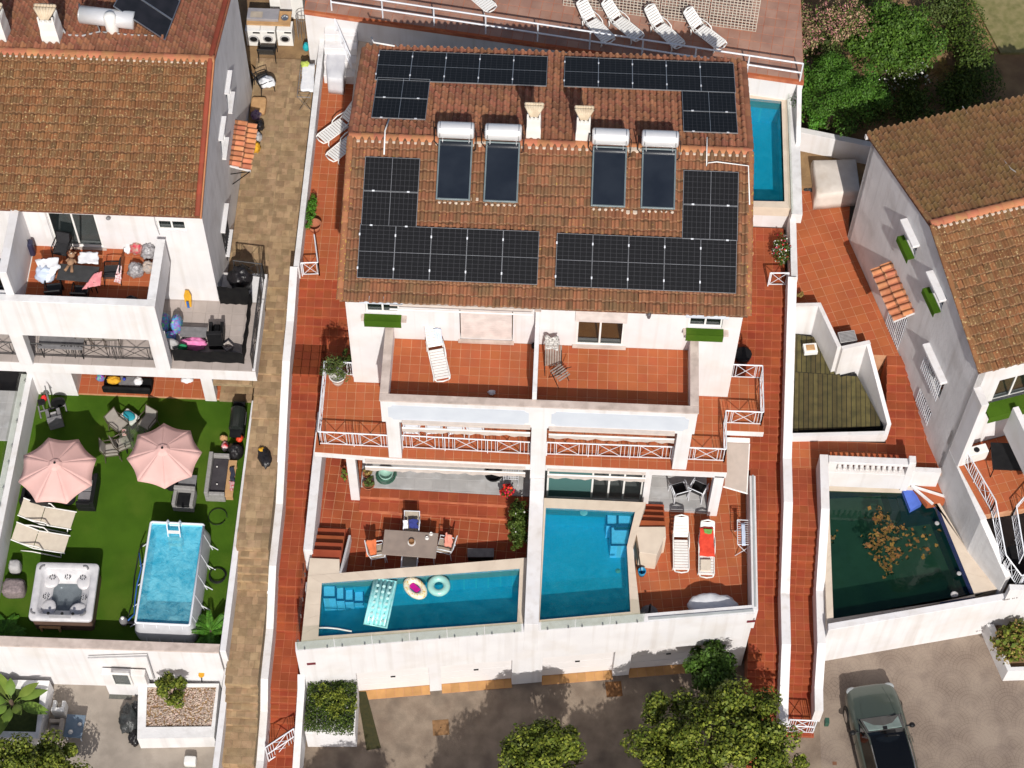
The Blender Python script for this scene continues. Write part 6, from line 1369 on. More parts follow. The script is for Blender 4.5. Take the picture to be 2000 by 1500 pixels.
# pool inflatables
def sheet_box(m,*a,**k): pass
LILO=mat('turquoise_vinyl',(.25,.68,.68),(.4,.78,.78),9,.25,spec=.6)
a=np.array(P(753,1133,1.05)); c=np.array(P(733,1222,1.05)); m_=(a+c)/2; t=T('air_mattress','turquoise inflatable mattress floating in the west pool','pool float',(m_[0],m_[1],.98),math.atan2(c[1]-a[1],c[0]-a[0])); L_=float(np.linalg.norm(a-c))
for k in range(2): pass
b=MB(); w_=.34
for k in range(5):
    y=-w_+.07+k*(2*w_-.14)/4; b.path([(-L_/2+.02,y,.04),(L_/2-.02,y,.04)],.075,8)
b.build('air_tube',LILO,t,smooth=True); b=MB(); b.path([(-L_/2,-w_,.05),(L_/2,-w_,.05),(L_/2,w_,.05),(-L_/2,w_,.05),(-L_/2,-w_,.05)],.06,8); b.build('rim',LILO,t,smooth=True)
b=MB()
for k in range(7):
    for j in range(3): b.lathe(-L_/2+.25+k*.2,-.2+j*.2,[(.055,.115),(.03,.118)],8)
b.build('dimple_row',mat('pale_dimple',(.55,.85,.82),None,6,.4),t,kind='stuff')
def torus(name,label,px,py,z,R,r,m,sx=1,sy=1,rz=0,cat='swim ring'):
    q=P(px,py,z); t=T(name,label,cat,(q[0],q[1],z),rz); b=MB(); rings=[]
    for k in range(28):
        a=2*math.pi*k/28; rings.append([(sx*(R+r*math.cos(f))*math.cos(a),sy*(R+r*math.cos(f))*math.sin(a),r*math.sin(f)) for f in [2*math.pi*j/10 for j in range(10)]])
    rings.append(rings[0]); b.loft(rings,cap=False); b.build('ring',m,t,smooth=True); return t
torus('swim_ring','translucent green round swim ring in the west pool',857,1144,1.0,.26,.12,mat('green_vinyl',(.35,.62,.55),(.3,.55,.5),5,.2,spec=.6))
t=torus('baby_boat','white inflatable baby boat with magenta seat in the west pool',811,1149,1.0,.3,.12,mat('white_vinyl',(.75,.72,.66),(.7,.65,.4),12,.3,spot=.56,spotc=(.6,.35,.06),spots=16),1.1,.75,R_(-42))
b=MB(); b.box(-.2,.16,-.1,.1,-.05,.05); b.build('seat',mat('magenta_vinyl',(.5,.01,.25),None,4,.3),t,bevel=.03)
t=T('pool_hose','white pool hose curving out of the west pool water','hose',(*P2(650,1230,1.0),1.0)); o_=Vector(t.location); b=MB(); b.path([Vector(P(px,py,1.02))-o_ for px,py in ((622,1226),(640,1226),(660,1228),(675,1231),(687,1233))],.03,6); b.build('hose',PLASTW,t,smooth=True)
t=T('dry_weed','small dry weed growing over the glass of the west pool','weed',(*P2(793,1243,.9),.95)); C=rng.normal(size=(160,3))*[.14,.07,.06]; leafmesh('stems',C,.1,mat('dry_weed_leaf',(.12,.09,.07),None,5,.9),t,0,asp=.12)
for px,py in ((1140,998),): lathe_thing('pool_light','oval white pool lamp at the head of the east pool','pool lamp',px,1001,.93,[(.13,0),(.13,.02),(.09,.03)],TERC,16)
lathe_thing('pool_drain','pale round drain in the east pool water','drain',1207,1115,.93,[(.09,0),(.08,.02)],mat('pale_yellow',(.25,.4,.3),None,4,.5),12)
# pool brush with blue bucket
t=T('cleaning_bucket','blue bucket with mop handle beside the white plinth','bucket',(*P2(1253,1122,.0),.0)); b=MB(); b.lathe(0,0,[(.1,0),(.14,.28),(.12,.28),(.09,.04)],16); b.build('bucket',mat('blue_plastic',(.02,.25,.45),None,4,.4),t,smooth=True); b=MB(); b.tube((0,0,.05),(-.2,.35,1.25),.014,5); b.build('handle',DARK,t)
# white folding clothes airer
def airer(name,label,px,py,z,rz,w=.9,d=.5,h=.85,m=METALW,cat='clothes airer'):
    q=P(px,py,z); t=T(name,label,cat,(q[0],q[1],z),R_(rz)); b=MB()
    for k in range(12): y=-w/2+k*w/11; b.tube((-d/2,y,h),(d/2,y,h),.007,4)
    b.build('wires',m,t)
    b=MB()
    for x in (-d/2,d/2): b.tube((x,-w/2,h),(x,w/2,h),.014,5)
    for y in (-w/2,w/2): b.tube((-d/2,y,h),(d/2,y,h),.014,5)
    b.build('top_frame',m,t)
    for y in (-w/2,w/2):
        for s_ in (-1,1): MB().tube((s_*d/2,y,h),(-s_*d/2,y,0),.013,5).build('leg',m,t)
    return t
airer('clothes_airer','white wire clothes airer against the east boundary wall of the terrace',1450,1062,0,0)
cloth('towel','narrow blue grey cloth on the clothes airer by the boundary wall','cloth',[PV(1448,1022,.93),PV(1455,1022,.93),PV(1456,1066,.93),PV(1449,1066,.93)],BLUEC,.01,seed=15)
# covered boat shape / paddling pool behind the parapet
q=P(1390,1188,.35); t=T('covered_tub','round tub under a crumpled white cover behind the parapet','tub',(q[0],q[1],0)); MB().lathe(0,0,[(.72,0),(.78,.5),(.75,.55)],16,1,.5).build('tub',LGREY,t); b=MB(); b.blob(0,0,.58,.8,.42,.2,.18,3,5,26,12,flat=.1); b.build('cover',WHT,t,smooth=True)
t=T('umbrella_base','dark round umbrella base with short pole in the parapet corner','umbrella base',(*P2(1268,1196,.15),0)); b=MB(); b.lathe(0,0,[(.3,0),(.3,.08),(.2,.12)],20); b.build('base',GREY,t); MB().tube((0,0,.1),(0,0,.75),.035,8).build('pole',DARK,t)
# side awning by the east stair
t=T('side_awning','lowered beige side awning with white box beam beside the middle stairway','awning',(6.6,.6,2.9)); b=MB(); b.box(6.25,7.0,1.22,1.36,2.72,2.84); b.build('awning_box',PLASTW,t,world=True,bevel=.01)
b=MB(); zq=lambda y:2.98; a=[(6.26,.98,3.0),(6.95,.98,3.0)]; n=6
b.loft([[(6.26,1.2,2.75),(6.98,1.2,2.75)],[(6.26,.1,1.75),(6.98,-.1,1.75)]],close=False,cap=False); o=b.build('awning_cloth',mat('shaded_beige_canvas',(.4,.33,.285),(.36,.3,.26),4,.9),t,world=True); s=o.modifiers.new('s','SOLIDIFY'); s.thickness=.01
b=MB(); b.tube((6.22,.1,1.75),(7.02,-.12,1.75),.03,6); b.build('front_bar',PLASTW,t,world=True)
for x in (6.99,): b=MB(); b.tube((x,1.2,2.75),(x,-.1,1.75),.02,5); b.build('arm',PLASTW,t,world=True)
# ---------------------------------------------------------------- parasols of the lawn
PAR=mat('pink_canopy',(.68,.42,.38),(.64,.39,.35),2,.9)
def parasol(name,label,px,py,z0,h,R,rot):
    q=P(px,py,z0+h+.5); t=T(name,label,'parasol',(q[0],q[1],z0),R_(rot)); 
    for k in range(8):
        a0,a1=2*math.pi*k/8,2*math.pi*(k+1)/8; b=MB(); rows=[]
        for j in range(7):
            u=j/6; row=[]
            for i in range(7):
                v=i/6; p=Vector((math.cos(a0),math.sin(a0),0))*(1-v)+Vector((math.cos(a1),math.sin(a1),0))*v
                sag=1-.055*math.sin(math.pi*v)*u; p=p*(R*u*sag); row.append((p.x,p.y,h+.5*(1-u**1.15)-.03*math.sin(math.pi*v)*u))
            rows.append(row)
        b.loft(rows,close=False,cap=False); o=b.build('canopy_panel',PAR,t,smooth=True); s=o.modifiers.new('s','SOLIDIFY'); s.thickness=.006
        MB().tube((0,0,h+.48),(R*math.cos(a0),R*math.sin(a0),h-.02),.01,4).build('rib',DARK,t)
    MB().tube((0,0,0),(0,0,h+.5),.024,8).build('pole',DARK,t); MB().lathe(0,0,[(.03,h+.5),(.05,h+.53),(.03,h+.58)],10).build('finial',DARK,t); MB().lathe(0,0,[(.25,0),(.25,.05),(.06,.08)],18).build('base',DARK,t)
    b=MB(); b.lathe(0,0,[(.27,h+.41),(.17,h+.5),(.03,h+.55)],8); b.build('vent_cap',PAR,t)
parasol('parasol','dusty pink parasol by the west garden wall, left of the two',107,905,-.6,2.05,1.32,22)
parasol('parasol','pale pink parasol over the round glass table, right of the two',317,876,-.6,2.05,1.25,8)
# jacuzzi
q=P(125,1155,.3); t=T('hot_tub','empty grey and white square hot tub on the lawn','hot tub',(q[0],q[1],-.6),R_(1)); s=1.03
SHELL=mat('pearl_acrylic',(.62,.6,.6),(.5,.49,.5),4,.25,spec=.6)
def rr(sx,sy,r,n=6):
    pts=[]
    for cx,cy,a0 in ((sx-r,sy-r,0),(-sx+r,sy-r,90),(-sx+r,-sy+r,180),(sx-r,-sy+r,270)):
        for k in range(n+1): a=R_(a0+90*k/n); pts.append((cx+r*math.cos(a),cy+r*math.sin(a)))
    return pts
b=MB(); k_=[[(x,y,z) for x,y in rr(s-.06,s-.06,.1)] for z in (0,.78)]; b.loft(k_,cap=False); b.build('cabinet',mat('brown_cabinet',(.12,.07,.05),None,4,.7),t,bevel=.03)
prof=[(s,s,.14,.78),(s,s,.14,.9),(s-.02,s-.02,.14,.92),(s-.2,s-.2,.22,.92),(s-.24,s-.24,.25,.86),(s-.3,s-.3,.3,.62),(s-.5,s-.5,.25,.56),(s-.58,s-.55,.22,.3),(s-.7,s-.68,.2,.22)]
b=MB(); b.loft([[(x,y,z) for x,y in rr(sx,sy,r)] for sx,sy,r,z in prof],cap=False); n=len(rr(1,1,.1)); b.f.append([len(b.v)-n+k for k in range(n)]); b.build('shell',SHELL,t,smooth=True)
for (x,y,rx_,ry_,a) in ((-.55,.5,.28,.25,0),(.55,.5,.25,.28,0),(.5,-.5,.3,.25,0),(-.5,-.45,.25,.3,0)):
    b=MB(); b.blob(x,y,.58,rx_,ry_,.09,.05,2,1,18,8,flat=.3); b.build('moulded_seat',SHELL,t,smooth=True)
for i,(x,y) in enumerate(((-.5,.6),(0,.62),(.5,.62),(-.62,-.1),(.62,-.1))):
    b=MB(); 
    for k in range(7): a=2*math.pi*k/7; b.lathe(x+.09*math.cos(a),y+.07*math.sin(a),[(.018,.66),(.018,.69)],6)
    b.build('jets',DARK,t,kind='stuff')
for x,y,a0 in ((-.72,.78,135),(.62,.8,60),(-.8,-.7,225),(.72,-.72,315)):
    b=MB(); b.path([(x+.12*math.cos(R_(a0+k*20))*1.0-.05,y+.12*math.sin(R_(a0+k*20)),.92) for k in range(-3,4)],.035,6); b.build('headrest',GREY,t,smooth=True)
b=MB(); b.box(-.35,.35,-.97,-.85,.92,.94); b.build('control_panel',LGREY,t,bevel=.01)
for x in (-.4,.05,.4): b=MB(); b.lathe(x,-.8 if x else .86,[(.05,.92),(.05,.94),(.03,.95)],12); b.build('valve',DARK,t)
w_=MB(); w_.face([(x,y,.42) for x,y in rr(s-.56,s-.53,.22)]); w_.build('water',water('grey_tub_water',(.6,.65,.68),.35,(.12,.14,.15),.1,2.),t)
# frame pool
pA,pB,pC,pD=[P(px,py,.55) for px,py in ((292,1020),(396,1025),(372,1220),(268,1216))]
cx,cy=((pA+pB+pC+pD)/4)[:2]; rz=math.atan2(pB[1]-pA[1],pB[0]-pA[0]); t=T('frame_pool','rectangular above-ground frame pool with bright turquoise water','paddling pool',(cx,cy,-.6),rz); hw=.88; hl=1.82; H=1.15
LINER=mat('pale_blue_liner',(.3,.68,.78),(.35,.72,.82),3,.5)
b=MB(); b.loft([[(x,y,z) for x,y in rr(sx,sy,.25)] for sx,sy,z in ((hw+.12,hl+.12,0),(hw+.14,hl+.14,.4),(hw+.02,hl+.02,H))],cap=False); b.build('outer_wall',mat('light_grey_pvc',(.55,.55,.57),(.48,.48,.5),3,.5),t,smooth=True)
b=MB(); b.loft([[(x,y,z) for x,y in rr(hw-.03,hl-.03,.06)] for z in (H,.02)],cap=False); n=len(rr(1,1,.1)); b.f.append([n+k for k in range(n)]); b.build('liner',LINER,t)
b=MB(); b.path([(x,y,H) for x,y in rr(hw,hl,.06)]+[(*rr(hw,hl,.06)[0],H)],.04,8); b.build('top_rim',METALW,t,smooth=True)
w_=MB(); w_.face([(x,y,H-.12) for x,y in rr(hw-.03,hl-.03,.06)]); w_.build('water',WATERL,t)
for k in range(5):
    y=-hl+.35+k*(2*hl-.7)/4
    for s_ in (-1,1): b=MB(); b.tube((s_*(hw+.02),y,H-.05),(s_*(hw+.2),y,0),.02,5); b.tube((s_*(hw+.12),y,.35),(s_*(hw+.38),y,0),.02,5); b.build('support_leg',METALW,t)
for k in range(4):
    x=-hw+.25+k*(2*hw-.5)/3; b=MB(); b.tube((x,-hl-.02,H-.05),(x,-hl-.16,0),.018,5); b.build('support_leg',METALW,t)
q=P(341,1030,.6); t=T('pool_ladder','white A-frame ladder hooked over the end of the frame pool','ladder',(q[0],q[1],-.6),rz)
for x in (-.2,.2): b=MB(); b.path([(x,.35,0),(x,.12,1.5),(x,0,1.6),(x,-.12,1.5),(x,-.45,.35)],.022,6); b.build('side_rail',METALW,t,smooth=True)
for y,z in ((.3,.35),(.25,.7),(.18,1.05),(-.2,1.25),(-.3,.95),(-.38,.65)): b=MB(); b.box(-.2,.2,y-.05,y+.05,z-.015,z+.015); b.build('step',PLASTW,t)
# cream sling loungers
t=T('sling_lounger','x','sun lounger'); b=MB(); b.box(-.1,.95,-.3,.3,.34,.352); b.build('seat_sling',CREAM,t); b=MB(); b.loft([[(-.12,y,.35),(-.78,y,.75),(-.78,y,.765),(-.12,y,.365)] for y in (-.3,.3)]); b.build('back_sling',CREAM,t)
for y in (-.33,.33):
    b=MB(); b.path([(.98,y,.34),(-.1,y,.34),(-.8,y,.76)],.022,6); b.build('side_rail',PLASTW,t); b=MB(); b.path([(.85,y,.34),(.8,y*1.05,.0),(.3,y*1.05,.06),(-.2,y*1.05,.1),(-.6,y,0)],.022,6); b.build('leg',PLASTW,t,smooth=True)
    b=MB(); b.path([(-.55,y,.62),(-.3,y*1.1,.62),(.1,y*1.1,.58),(.25,y,.35)],.022,6); b.build('armrest',PLASTW,t,smooth=True)
place(t,True,(45,1000),(134,1015),-.25,'cream sling lounger by the lawn wall, upper of the two','cream loungers on the lawn',off=.35); place(t,False,(30,1047),(123,1062),-.25,'cream sling lounger by the lawn wall, lower of the two','cream loungers on the lawn',off=.35)
# sofas
def sofa(name,label,px,py,z,w,d,deg,fm,cm,n=1,h=.65,cat='sofa'):
    q=P(px,py,z+.3); t=T(name,label,cat,(q[0],q[1],z),R_(deg)); MB().box(-w/2,w/2,-d/2,d/2,0.03,.3).build('base',fm,t,bevel=.02)
    MB().box(-w/2,w/2,-d/2,-d/2+.14,.303,h).build('backrest',fm,t,bevel=.02)
    for s_ in (-1,1): MB().box(min(s_*w/2,s_*(w/2-.12)),max(s_*w/2,s_*(w/2-.12)),-d/2+.143,d/2,.303,.55).build('armrest',fm,t,bevel=.02)
    iw=(w-.26)/n
    for k in range(n): MB().box(-w/2+.13+k*iw+.01,-w/2+.13+(k+1)*iw-.01,-d/2+.15,d/2-.02,.303,.42).build('cushion',cm,t,bevel=.03)
    return t
RAT=mat('grey_rattan',(.3,.29,.28),(.24,.23,.22),14,.8)
sofa('rattan_sofa','grey rattan sofa with dark cushion along the east lawn wall',425,932,-.6,1.6,.68,-90,RAT,mat('charcoal_cushion',(.05,.045,.05),(.035,.03,.035),4,.9))
t=lathe_thing('cushion_button','white ball lying on upper part of the dark sofa cushion','ball',424,912,-.15,[(0,0),(.03,.015),(.03,.04),(0,.055)],TERC,10); t=lathe_thing('cushion_button','white ball lying on lower part of the dark sofa cushion','ball',424,946,-.15,[(0,0),(.03,.015),(.03,.04),(0,.055)],TERC,10)
sofa('corner_sofa','grey cushioned bench half hidden under the left parasol',172,962,-.6,1.15,.62,90,DARK,mat('slate_cushion',(.2,.19,.2),(.17,.16,.17),5,.9),2)
sofa('rattan_armchair','grey rattan armchair in front of the frame pool',360,975,-.6,.72,.68,178,RAT,DARK,cat='armchair')
sofa('dark_sofa','black rattan seat under the lower left of the left parasol',72,975,-.6,1.0,.6,0,DARK,BLACK)
table('side_table','grey square table under the right parasol edge',366,940,-.6,.6,.5,.5,0,GREY,DARK)
table('glass_table','round glass garden table partly under the right parasol',262,852,-.6,1.0,1.0,.7,0,BALGL,DARK,round_=True)
gc=chair_proto('garden_chair','chair',mat('bronze_frame',(.1,.08,.06),None,4,.4),mat('taupe_sling',(.34,.31,.27),(.3,.27,.24),6,.85),True); G='garden chairs round the glass table'
for i,(px,py,dg,lb) in enumerate(((235,840,-125,'taupe sling chair left of the round glass table'),(291,836,150,'taupe sling chair above the round glass table'),(243,878,-60,'taupe sling chair nearest camera left of round glass table'),(222,890,-80,'folded taupe chair lying left of the round glass table'))): put(gc,i==0,px,py,-.6,dg,lb,G)
cloth('towel','red and white towel on the garden chair beside the round table','towel',[PV(238,838,-.05),PV(246,838,-.05),PV(246,852,-.1),PV(239,851,-.1)],mat('red_white_print',(.6,.1,.1),(.75,.7,.68),30,.9),.01,seed=3)
sb=T('inflatable_seat','turquoise and white cushion chair on the lawn above the glass table','seat',(*P2(252,812,-.2),-.6),R_(-35)); MB().box(-.3,.3,-.22,.22,.25,.36).build('shell',PLASTW,sb,bevel=.05); MB().blob(0,0,.4,.25,.17,.07,.08,2,1,18,8).build('cushion',mat('turquoise_cloth',(.02,.3,.38),None,5,.8),sb,smooth=True); MB().box(-.28,.28,-.2,.2,0,.25).build('base',DARK,sb)
# clothes and bags
def bag(name,label,px,py,z,rx,ry,rz_,m,seed,cat='bag',amp=.25,e=1.,flat=.6,deg=0,extra=None):
    q=P(px,py,z+rz_*.6); t=T(name,label,cat,(q[0],q[1],z),R_(deg)); MB().blob(0,0,rz_*flat,rx,ry,rz_,amp,2.5,seed,22,14,flat=flat,e=e).build('body',m,t,smooth=True)
    if extra: MB().blob(extra[0],extra[1],rz_*1.2,extra[2],extra[2],extra[2]*.6,.3,3,seed+1,12,8).build('contents',extra[3],t,smooth=True)
    return t
BINB=mat('black_bin_bag',(.012,.011,.012),(.02,.018,.02),7,.3,bump=1,bs=18); CLEAR=mat('grey_clear_bag',(.4,.39,.4),(.2,.19,.2),12,.25,bump=1,bs=20)
YEL=mat('yellow_cloth',(.65,.35,.02),(.55,.28,.02),7,.9)
bag('bin_bag','black bin bag with yellow contents lying on the brown path',517,893,.6,.24,.42,.2,BINB,3,'rubbish bag',.3,deg=15,extra=(-.06,.22,.12,YEL))
bag('bin_bag','pile of grey black bin bags beside the gravel planter',253,1405,-2.7,.33,.5,.35,mat('grey_bin_bag',(.05,.055,.055),(.03,.03,.03),6,.35,bump=1,bs=18),4,'rubbish bag',.4,deg=10)
bag('bin_bag','small black bag tucked behind the grey bag pile by the planter',268,1383,-2.7,.2,.22,.3,BINB,14,'rubbish bag',.4)
bag('bin_bag','lowest black bag at the corner of the gravel planter',264,1440,-2.7,.2,.28,.25,BINB,15,'rubbish bag',.4)
bag('bin_bag','large glossy black bag outside the west house balcony',470,545,2.3,.4,.45,.5,BINB,6,'rubbish bag',.3)
for k,(px,py,rx,ry,rz_,m,lb) in enumerate(((268,485,.25,.2,.25,mat('red_green_bag',(.5,.03,.06),(.35,.4,.3),6,.5),'red and green full shopping bag in the rooftop corner'),(290,492,.25,.25,.3,CLEAR,'clear grey plastic bag by the parapet, upper one'),(265,528,.27,.25,.25,CLEAR,'clear plastic bag of dark laundry nearest the table'),(290,522,.22,.2,.25,mat('beige_bag',(.45,.35,.28),(.3,.28,.27),10,.6),'beige and grey bag against the parapet, lower one'),(250,487,.14,.16,.15,WHT,'small white bag left of the red shopping bag'))): bag('laundry_bag',lb,px,py,5.25,rx,ry,rz_,m,20+k,'bag',.35)
# table and covers on the west rooftop
DT=table('outdoor_table','dark grey rectangular table on the west house rooftop terrace',152,533,5.25,1.3,.62,.75,-3,mat('slate_top',(.055,.055,.055),(.04,.04,.04),5,.5),DARK)
cloth('blanket','pale blue white blanket draped over the left end of the dark table','blanket',[PV(68,508,6.05),PV(112,504,6.06),PV(118,524,6.04),PV(90,552,5.9)],WHT,.05,seed=21)
bag('blanket','crumpled white blue blanket hanging off the rooftop table end',88,535,5.6,.33,.3,.3,BLUEC,22,'blanket',.25)
cloth('towel','folded white towel on the back edge of the dark table','towel',[PV(155,493,6.08),PV(192,493,6.08),PV(192,516,6.06),PV(152,514,6.06)],WHT,.03,seed=23)
cloth('towel','pink towel over a chair at the front of the dark table','towel',[PV(185,534,6.1),PV(200,530,6.12),PV(196,558,5.95),PV(160,566,5.85)],PINK,.03,seed=24)
tb=T('teddy_bear','light brown teddy bear sitting on the dark rooftop table','soft toy',(*P2(140,515,6.0),6.0),R_(-10)); BR_=mat('tan_plush',(.36,.21,.12),(.3,.17,.1),12,1.,bump=1,bs=80)
MB().blob(0,-.02,.12,.12,.14,.12,.05,2,1,16,10).build('body',BR_,tb,smooth=True); MB().blob(-.03,.2,.2,.11,.11,.1,.04,2,2,16,10).build('head',BR_,tb,smooth=True)
for x in (-.12,.07): MB().blob(x,.29,.24,.04,.04,.03,.02,2,3,10,6).build('ear',BR_,tb,smooth=True)
for x in (-.08,.1): MB().path([(x*.5,-.1,.08),(x,-.25,.05),(x*1.3,-.34,.06)],.05,8).build('leg',BR_,tb,smooth=True)
for x in (-.14,.14): MB().path([(x*.6,.08,.16),(x*1.2,.0,.1)],.035,8).build('arm',BR_,tb,smooth=True)
MB().blob(-.03,.2,.29,.03,.03,.02,.02,2,3,8,6).build('muzzle',CREAM,tb,smooth=True)
bch=chair_proto('mesh_chair','chair',DARK,mat('black_mesh',(.025,.025,.028),None,8,.7),True); G='black chairs round the dark rooftop table'
for i,(px,py,dg,lb) in enumerate(((110,580,10,'black mesh chair at the front left of the rooftop table'),(163,584,0,'black mesh chair at front right of rooftop table, in shade'),(222,545,95,'black mesh chair with printed cloth at right end of rooftop table'),(125,500,170,'black mesh chair behind the teddy bear'))): put(bch,i==0,px,py,5.25,dg,lb,G)
cloth('garment','white printed garment hanging on the right end chair of the rooftop','clothing',[PV(231,518,6.1),PV(238,520,6.1),PV(236,554,5.7),PV(222,550,5.7)],mat('printed_cloth',(.7,.66,.66),(.5,.2,.2),20,.9),.02,seed=25)
t=T('suitcase','dark navy suitcase in the corner of the west rooftop terrace','suitcase',(*P2(57,497,5.25),5.25),R_(5)); NV=mat('navy_shell',(.02,.02,.05),(.03,.03,.06),5,.5); MB().box(-.24,.24,-.14,.14,.05,.72).build('shell',NV,t,bevel=.06); MB().path([(-.1,0,.72),(-.1,0,.85),(.1,0,.85),(.1,0,.72)],.012,5).build('handle',DARK,t)
for x in (-.18,.18): MB().lathe(x,0,[(.03,0),(.03,.05)],8).build('wheel',DARK,t)
bag('small_toy','small pink toy on floor beside the suitcase','' and 0 or 40,512,5.25,.1,.1,.1,PINK,31,'toy',.4)
bag('dark_bag','black bag in shade at the front of the rooftop terrace',258,587,5.25,.22,.14,.2,BINB,32)
# side balcony items
MULTI=mat('colourful_plastic_print',(.02,.35,.55),(.3,.05,.35),9,.5,spot=.55,spotc=(.1,.5,.2),spots=8)
bag('toy_bag','blue glossy bag, left of the pair on side balcony',322,632,2.3,.2,.32,.4,MULTI,41); bag('toy_bag','blue glossy bag, right of the pair on side balcony',345,634,2.3,.2,.32,.4,MULTI,42)
bag('toy_bag','dark multicoloured bag below the blue pair on side balcony',330,658,2.3,.25,.2,.2,MULTI,43); bag('cloth_heap','grey cloth heap by the black screen corner',333,672,2.5,.3,.15,.25,LGREY,44,'cloth'); bag('cloth_heap','bright pink cloth heap inside the black screen','' and 0 or 378,672,2.3,.42,.22,.2,mat('bright_pink_cloth',(.75,.18,.42),(.7,.25,.45),7,.9),45,'cloth',.4); bag('cloth_heap','small green cloth beside the pink heap',357,678,2.55,.16,.1,.15,mat('green_cloth',(.02,.25,.1),None,5,.9),46,'cloth')
sofa('black_lounge_chair','black folding lounge chair standing on the side balcony',423,655,2.3,.5,.8,3,DARK,DARK,h=1.0,cat='chair')
t=table('balcony_table','low grey board table on the side balcony',378,648,2.3,.9,.4,.35,0,GREY,DARK)
t=T('laundry_basket','small striped basket by the east screen of the side balcony','basket',(*P2(445,678,2.45),2.3),0); MB().lathe(0,0,[(.16,0),(.2,.25),(.17,.25),(.14,.03)],4).build('basket',mat('striped_basket',(.6,.55,.5),(.25,.2,.2),18,.8),t)
t=T('body_board','yellow and blue toy board leaning on the balcony house wall','toy',(*P2(368,590,2.5),2.3)); b=MB(); b.loft([[(-.1,-.1,.05),(.1,-.1,.05),(.1,-.07,.05),(-.1,-.07,.05)],[(-.13,.05,.5),(.13,.05,.5),(.13,.08,.5),(-.13,.08,.5)],[(-.06,.1,.75),(.06,.1,.75),(.06,.12,.75),(-.06,.12,.75)]]); b.build('board',YEL,t); b=MB(); b.box(-.04,.04,-.14,-.11,.05,.4); b.build('stripe',mat('blue_toy',(.03,.15,.5),None,4,.5),t)
# front balcony of west house: chairs behind railing
for i,(px,lb) in enumerate(((170,'leftmost'),(195,'middle'),(222,'rightmost'))):
    put(gc,False,px,668,2.3,5,f'{lb} of three taupe chairs behind the west house balcony railing','chairs on the west house balcony')
table('balcony_dining_table','dark table behind the west house balcony railing',120,664,2.3,1.5,.7,.72,0,GREY,DARK)
# lawn clutter
t=T('daybed','long black padded daybed under the west porch heaped with clothes','daybed',(*P2(250,750,-.2),-.5),R_(0)); MB().box(-.85,.85,-.25,.3,.05,.35).build('base',BLACK,t,bevel=.1); MB().box(-.85,.85,-.35,-.22,.2,.55).build('bolster',BLACK,t,bevel=.06); MB().box(-.3,.45,-.15,.25,.353,.42).build('cushion',GREY,t,bevel=.03)
bag('cloth_heap','yellow cloth heap on the black daybed under the porch',222,742,-.12,.24,.16,.14,YEL,51,'cloth'); bag('cloth_heap','white sheet crumpled on the right of the black daybed',270,744,-.12,.16,.16,.1,WHT,52,'cloth'); bag('cloth_heap','blue green small clothes at left end of the black daybed',196,738,-.12,.15,.12,.14,MULTI,53,'cloth')
lathe_thing('ball','small blue ball lying on the daybed cushion','ball',243,742,-.05,[(0,0),(.05,.02),(.06,.06),(.05,.1),(0,.12)],mat('blue_ball',(.02,.05,.4),None,3,.4),12)
bag('cloth_heap','white towel with blue print on the porch floor',365,742,-.5,.22,.12,.08,WHT,54,'cloth')
# barbecue and bins along the east wall
t=T('barbecue_grill','black hooded barbecue grill against the east lawn wall','barbecue',(*P2(464,822,0),-.6),R_(-90)); MB().box(-.4,.4,-.24,.24,.1,.7).build('cart',DARK,t,bevel=.02)
b=MB(); b.loft([[(x,.26*math.cos(a),.7+.26*math.sin(a)) for a in [math.pi*k/8 for k in range(9)]] for x in (-.4,.4)]); b.build('hood',mat('dark_green_enamel',(.02,.025,.022),None,3,.25),t,smooth=False); MB().tube((-.25,.3,.78),(.25,.3,.78),.012,6).build('handle',STEEL,t)
for s_ in (-1,1): MB().box(s_*.62-.2 if 0 else (.41 if s_>0 else -.7),(.7 if s_>0 else -.41),-.2,.2,.68,.71).build('side_shelf',DARK,t)
bag('bin_bag','black sack between the barbecue and the grey sofa',460,882,-.6,.28,.3,.35,BINB,61,'rubbish bag'); bag('toy_heap','orange red round toy on top of the black sacks',468,856,-.1,.12,.14,.1,mat('orange_toy',(.7,.06,.02),None,4,.5),62,'toy'); bag('toy_heap','red and white crumpled packet left of the black sacks',440,872,-.6,.12,.18,.15,mat('red_white_packet',(.6,.03,.04),(.7,.68,.68),7,.5),63,'packet',.4); bag('toy_heap','tan basket lid leaning left of the sacks',437,856,-.6,.14,.1,.15,TAN,64,'basket')
lathe_thing('steel_pot','small steel pot in front of the barbecue','pot',460,835,-.1,[(.1,0),(.12,.1),(.1,.1),(.08,.02)],STEEL,14)
t=T('plank_bench','tan wooden plank bench behind the grey sofa','bench',(*P2(447,933,-.2),-.6),R_(90)); MB().box(-.7,.7,-.2,.2,.32,.36).build('seat',TAN,t); 
for x in (-.6,.6): MB().box(x-.04,x+.04,-.18,.18,0,.32).build('leg',TAN,t)
cloth('garment','dark blue garment on the plank bench behind the sofa','clothing',[PV(450,912,-.2),PV(458,912,-.2),PV(458,940,-.2),PV(450,938,-.2)],mat('dark_blue_cloth',(.03,.035,.06),None,8,.9),.03,seed=26); cloth('garment','red striped garment at lower end of the plank bench','clothing',[PV(448,940,-.2),PV(456,940,-.2),PV(456,958,-.2),PV(450,958,-.2)],mat('red_stripe_cloth',(.5,.05,.06),(.6,.5,.5),14,.9),.03,seed=27)
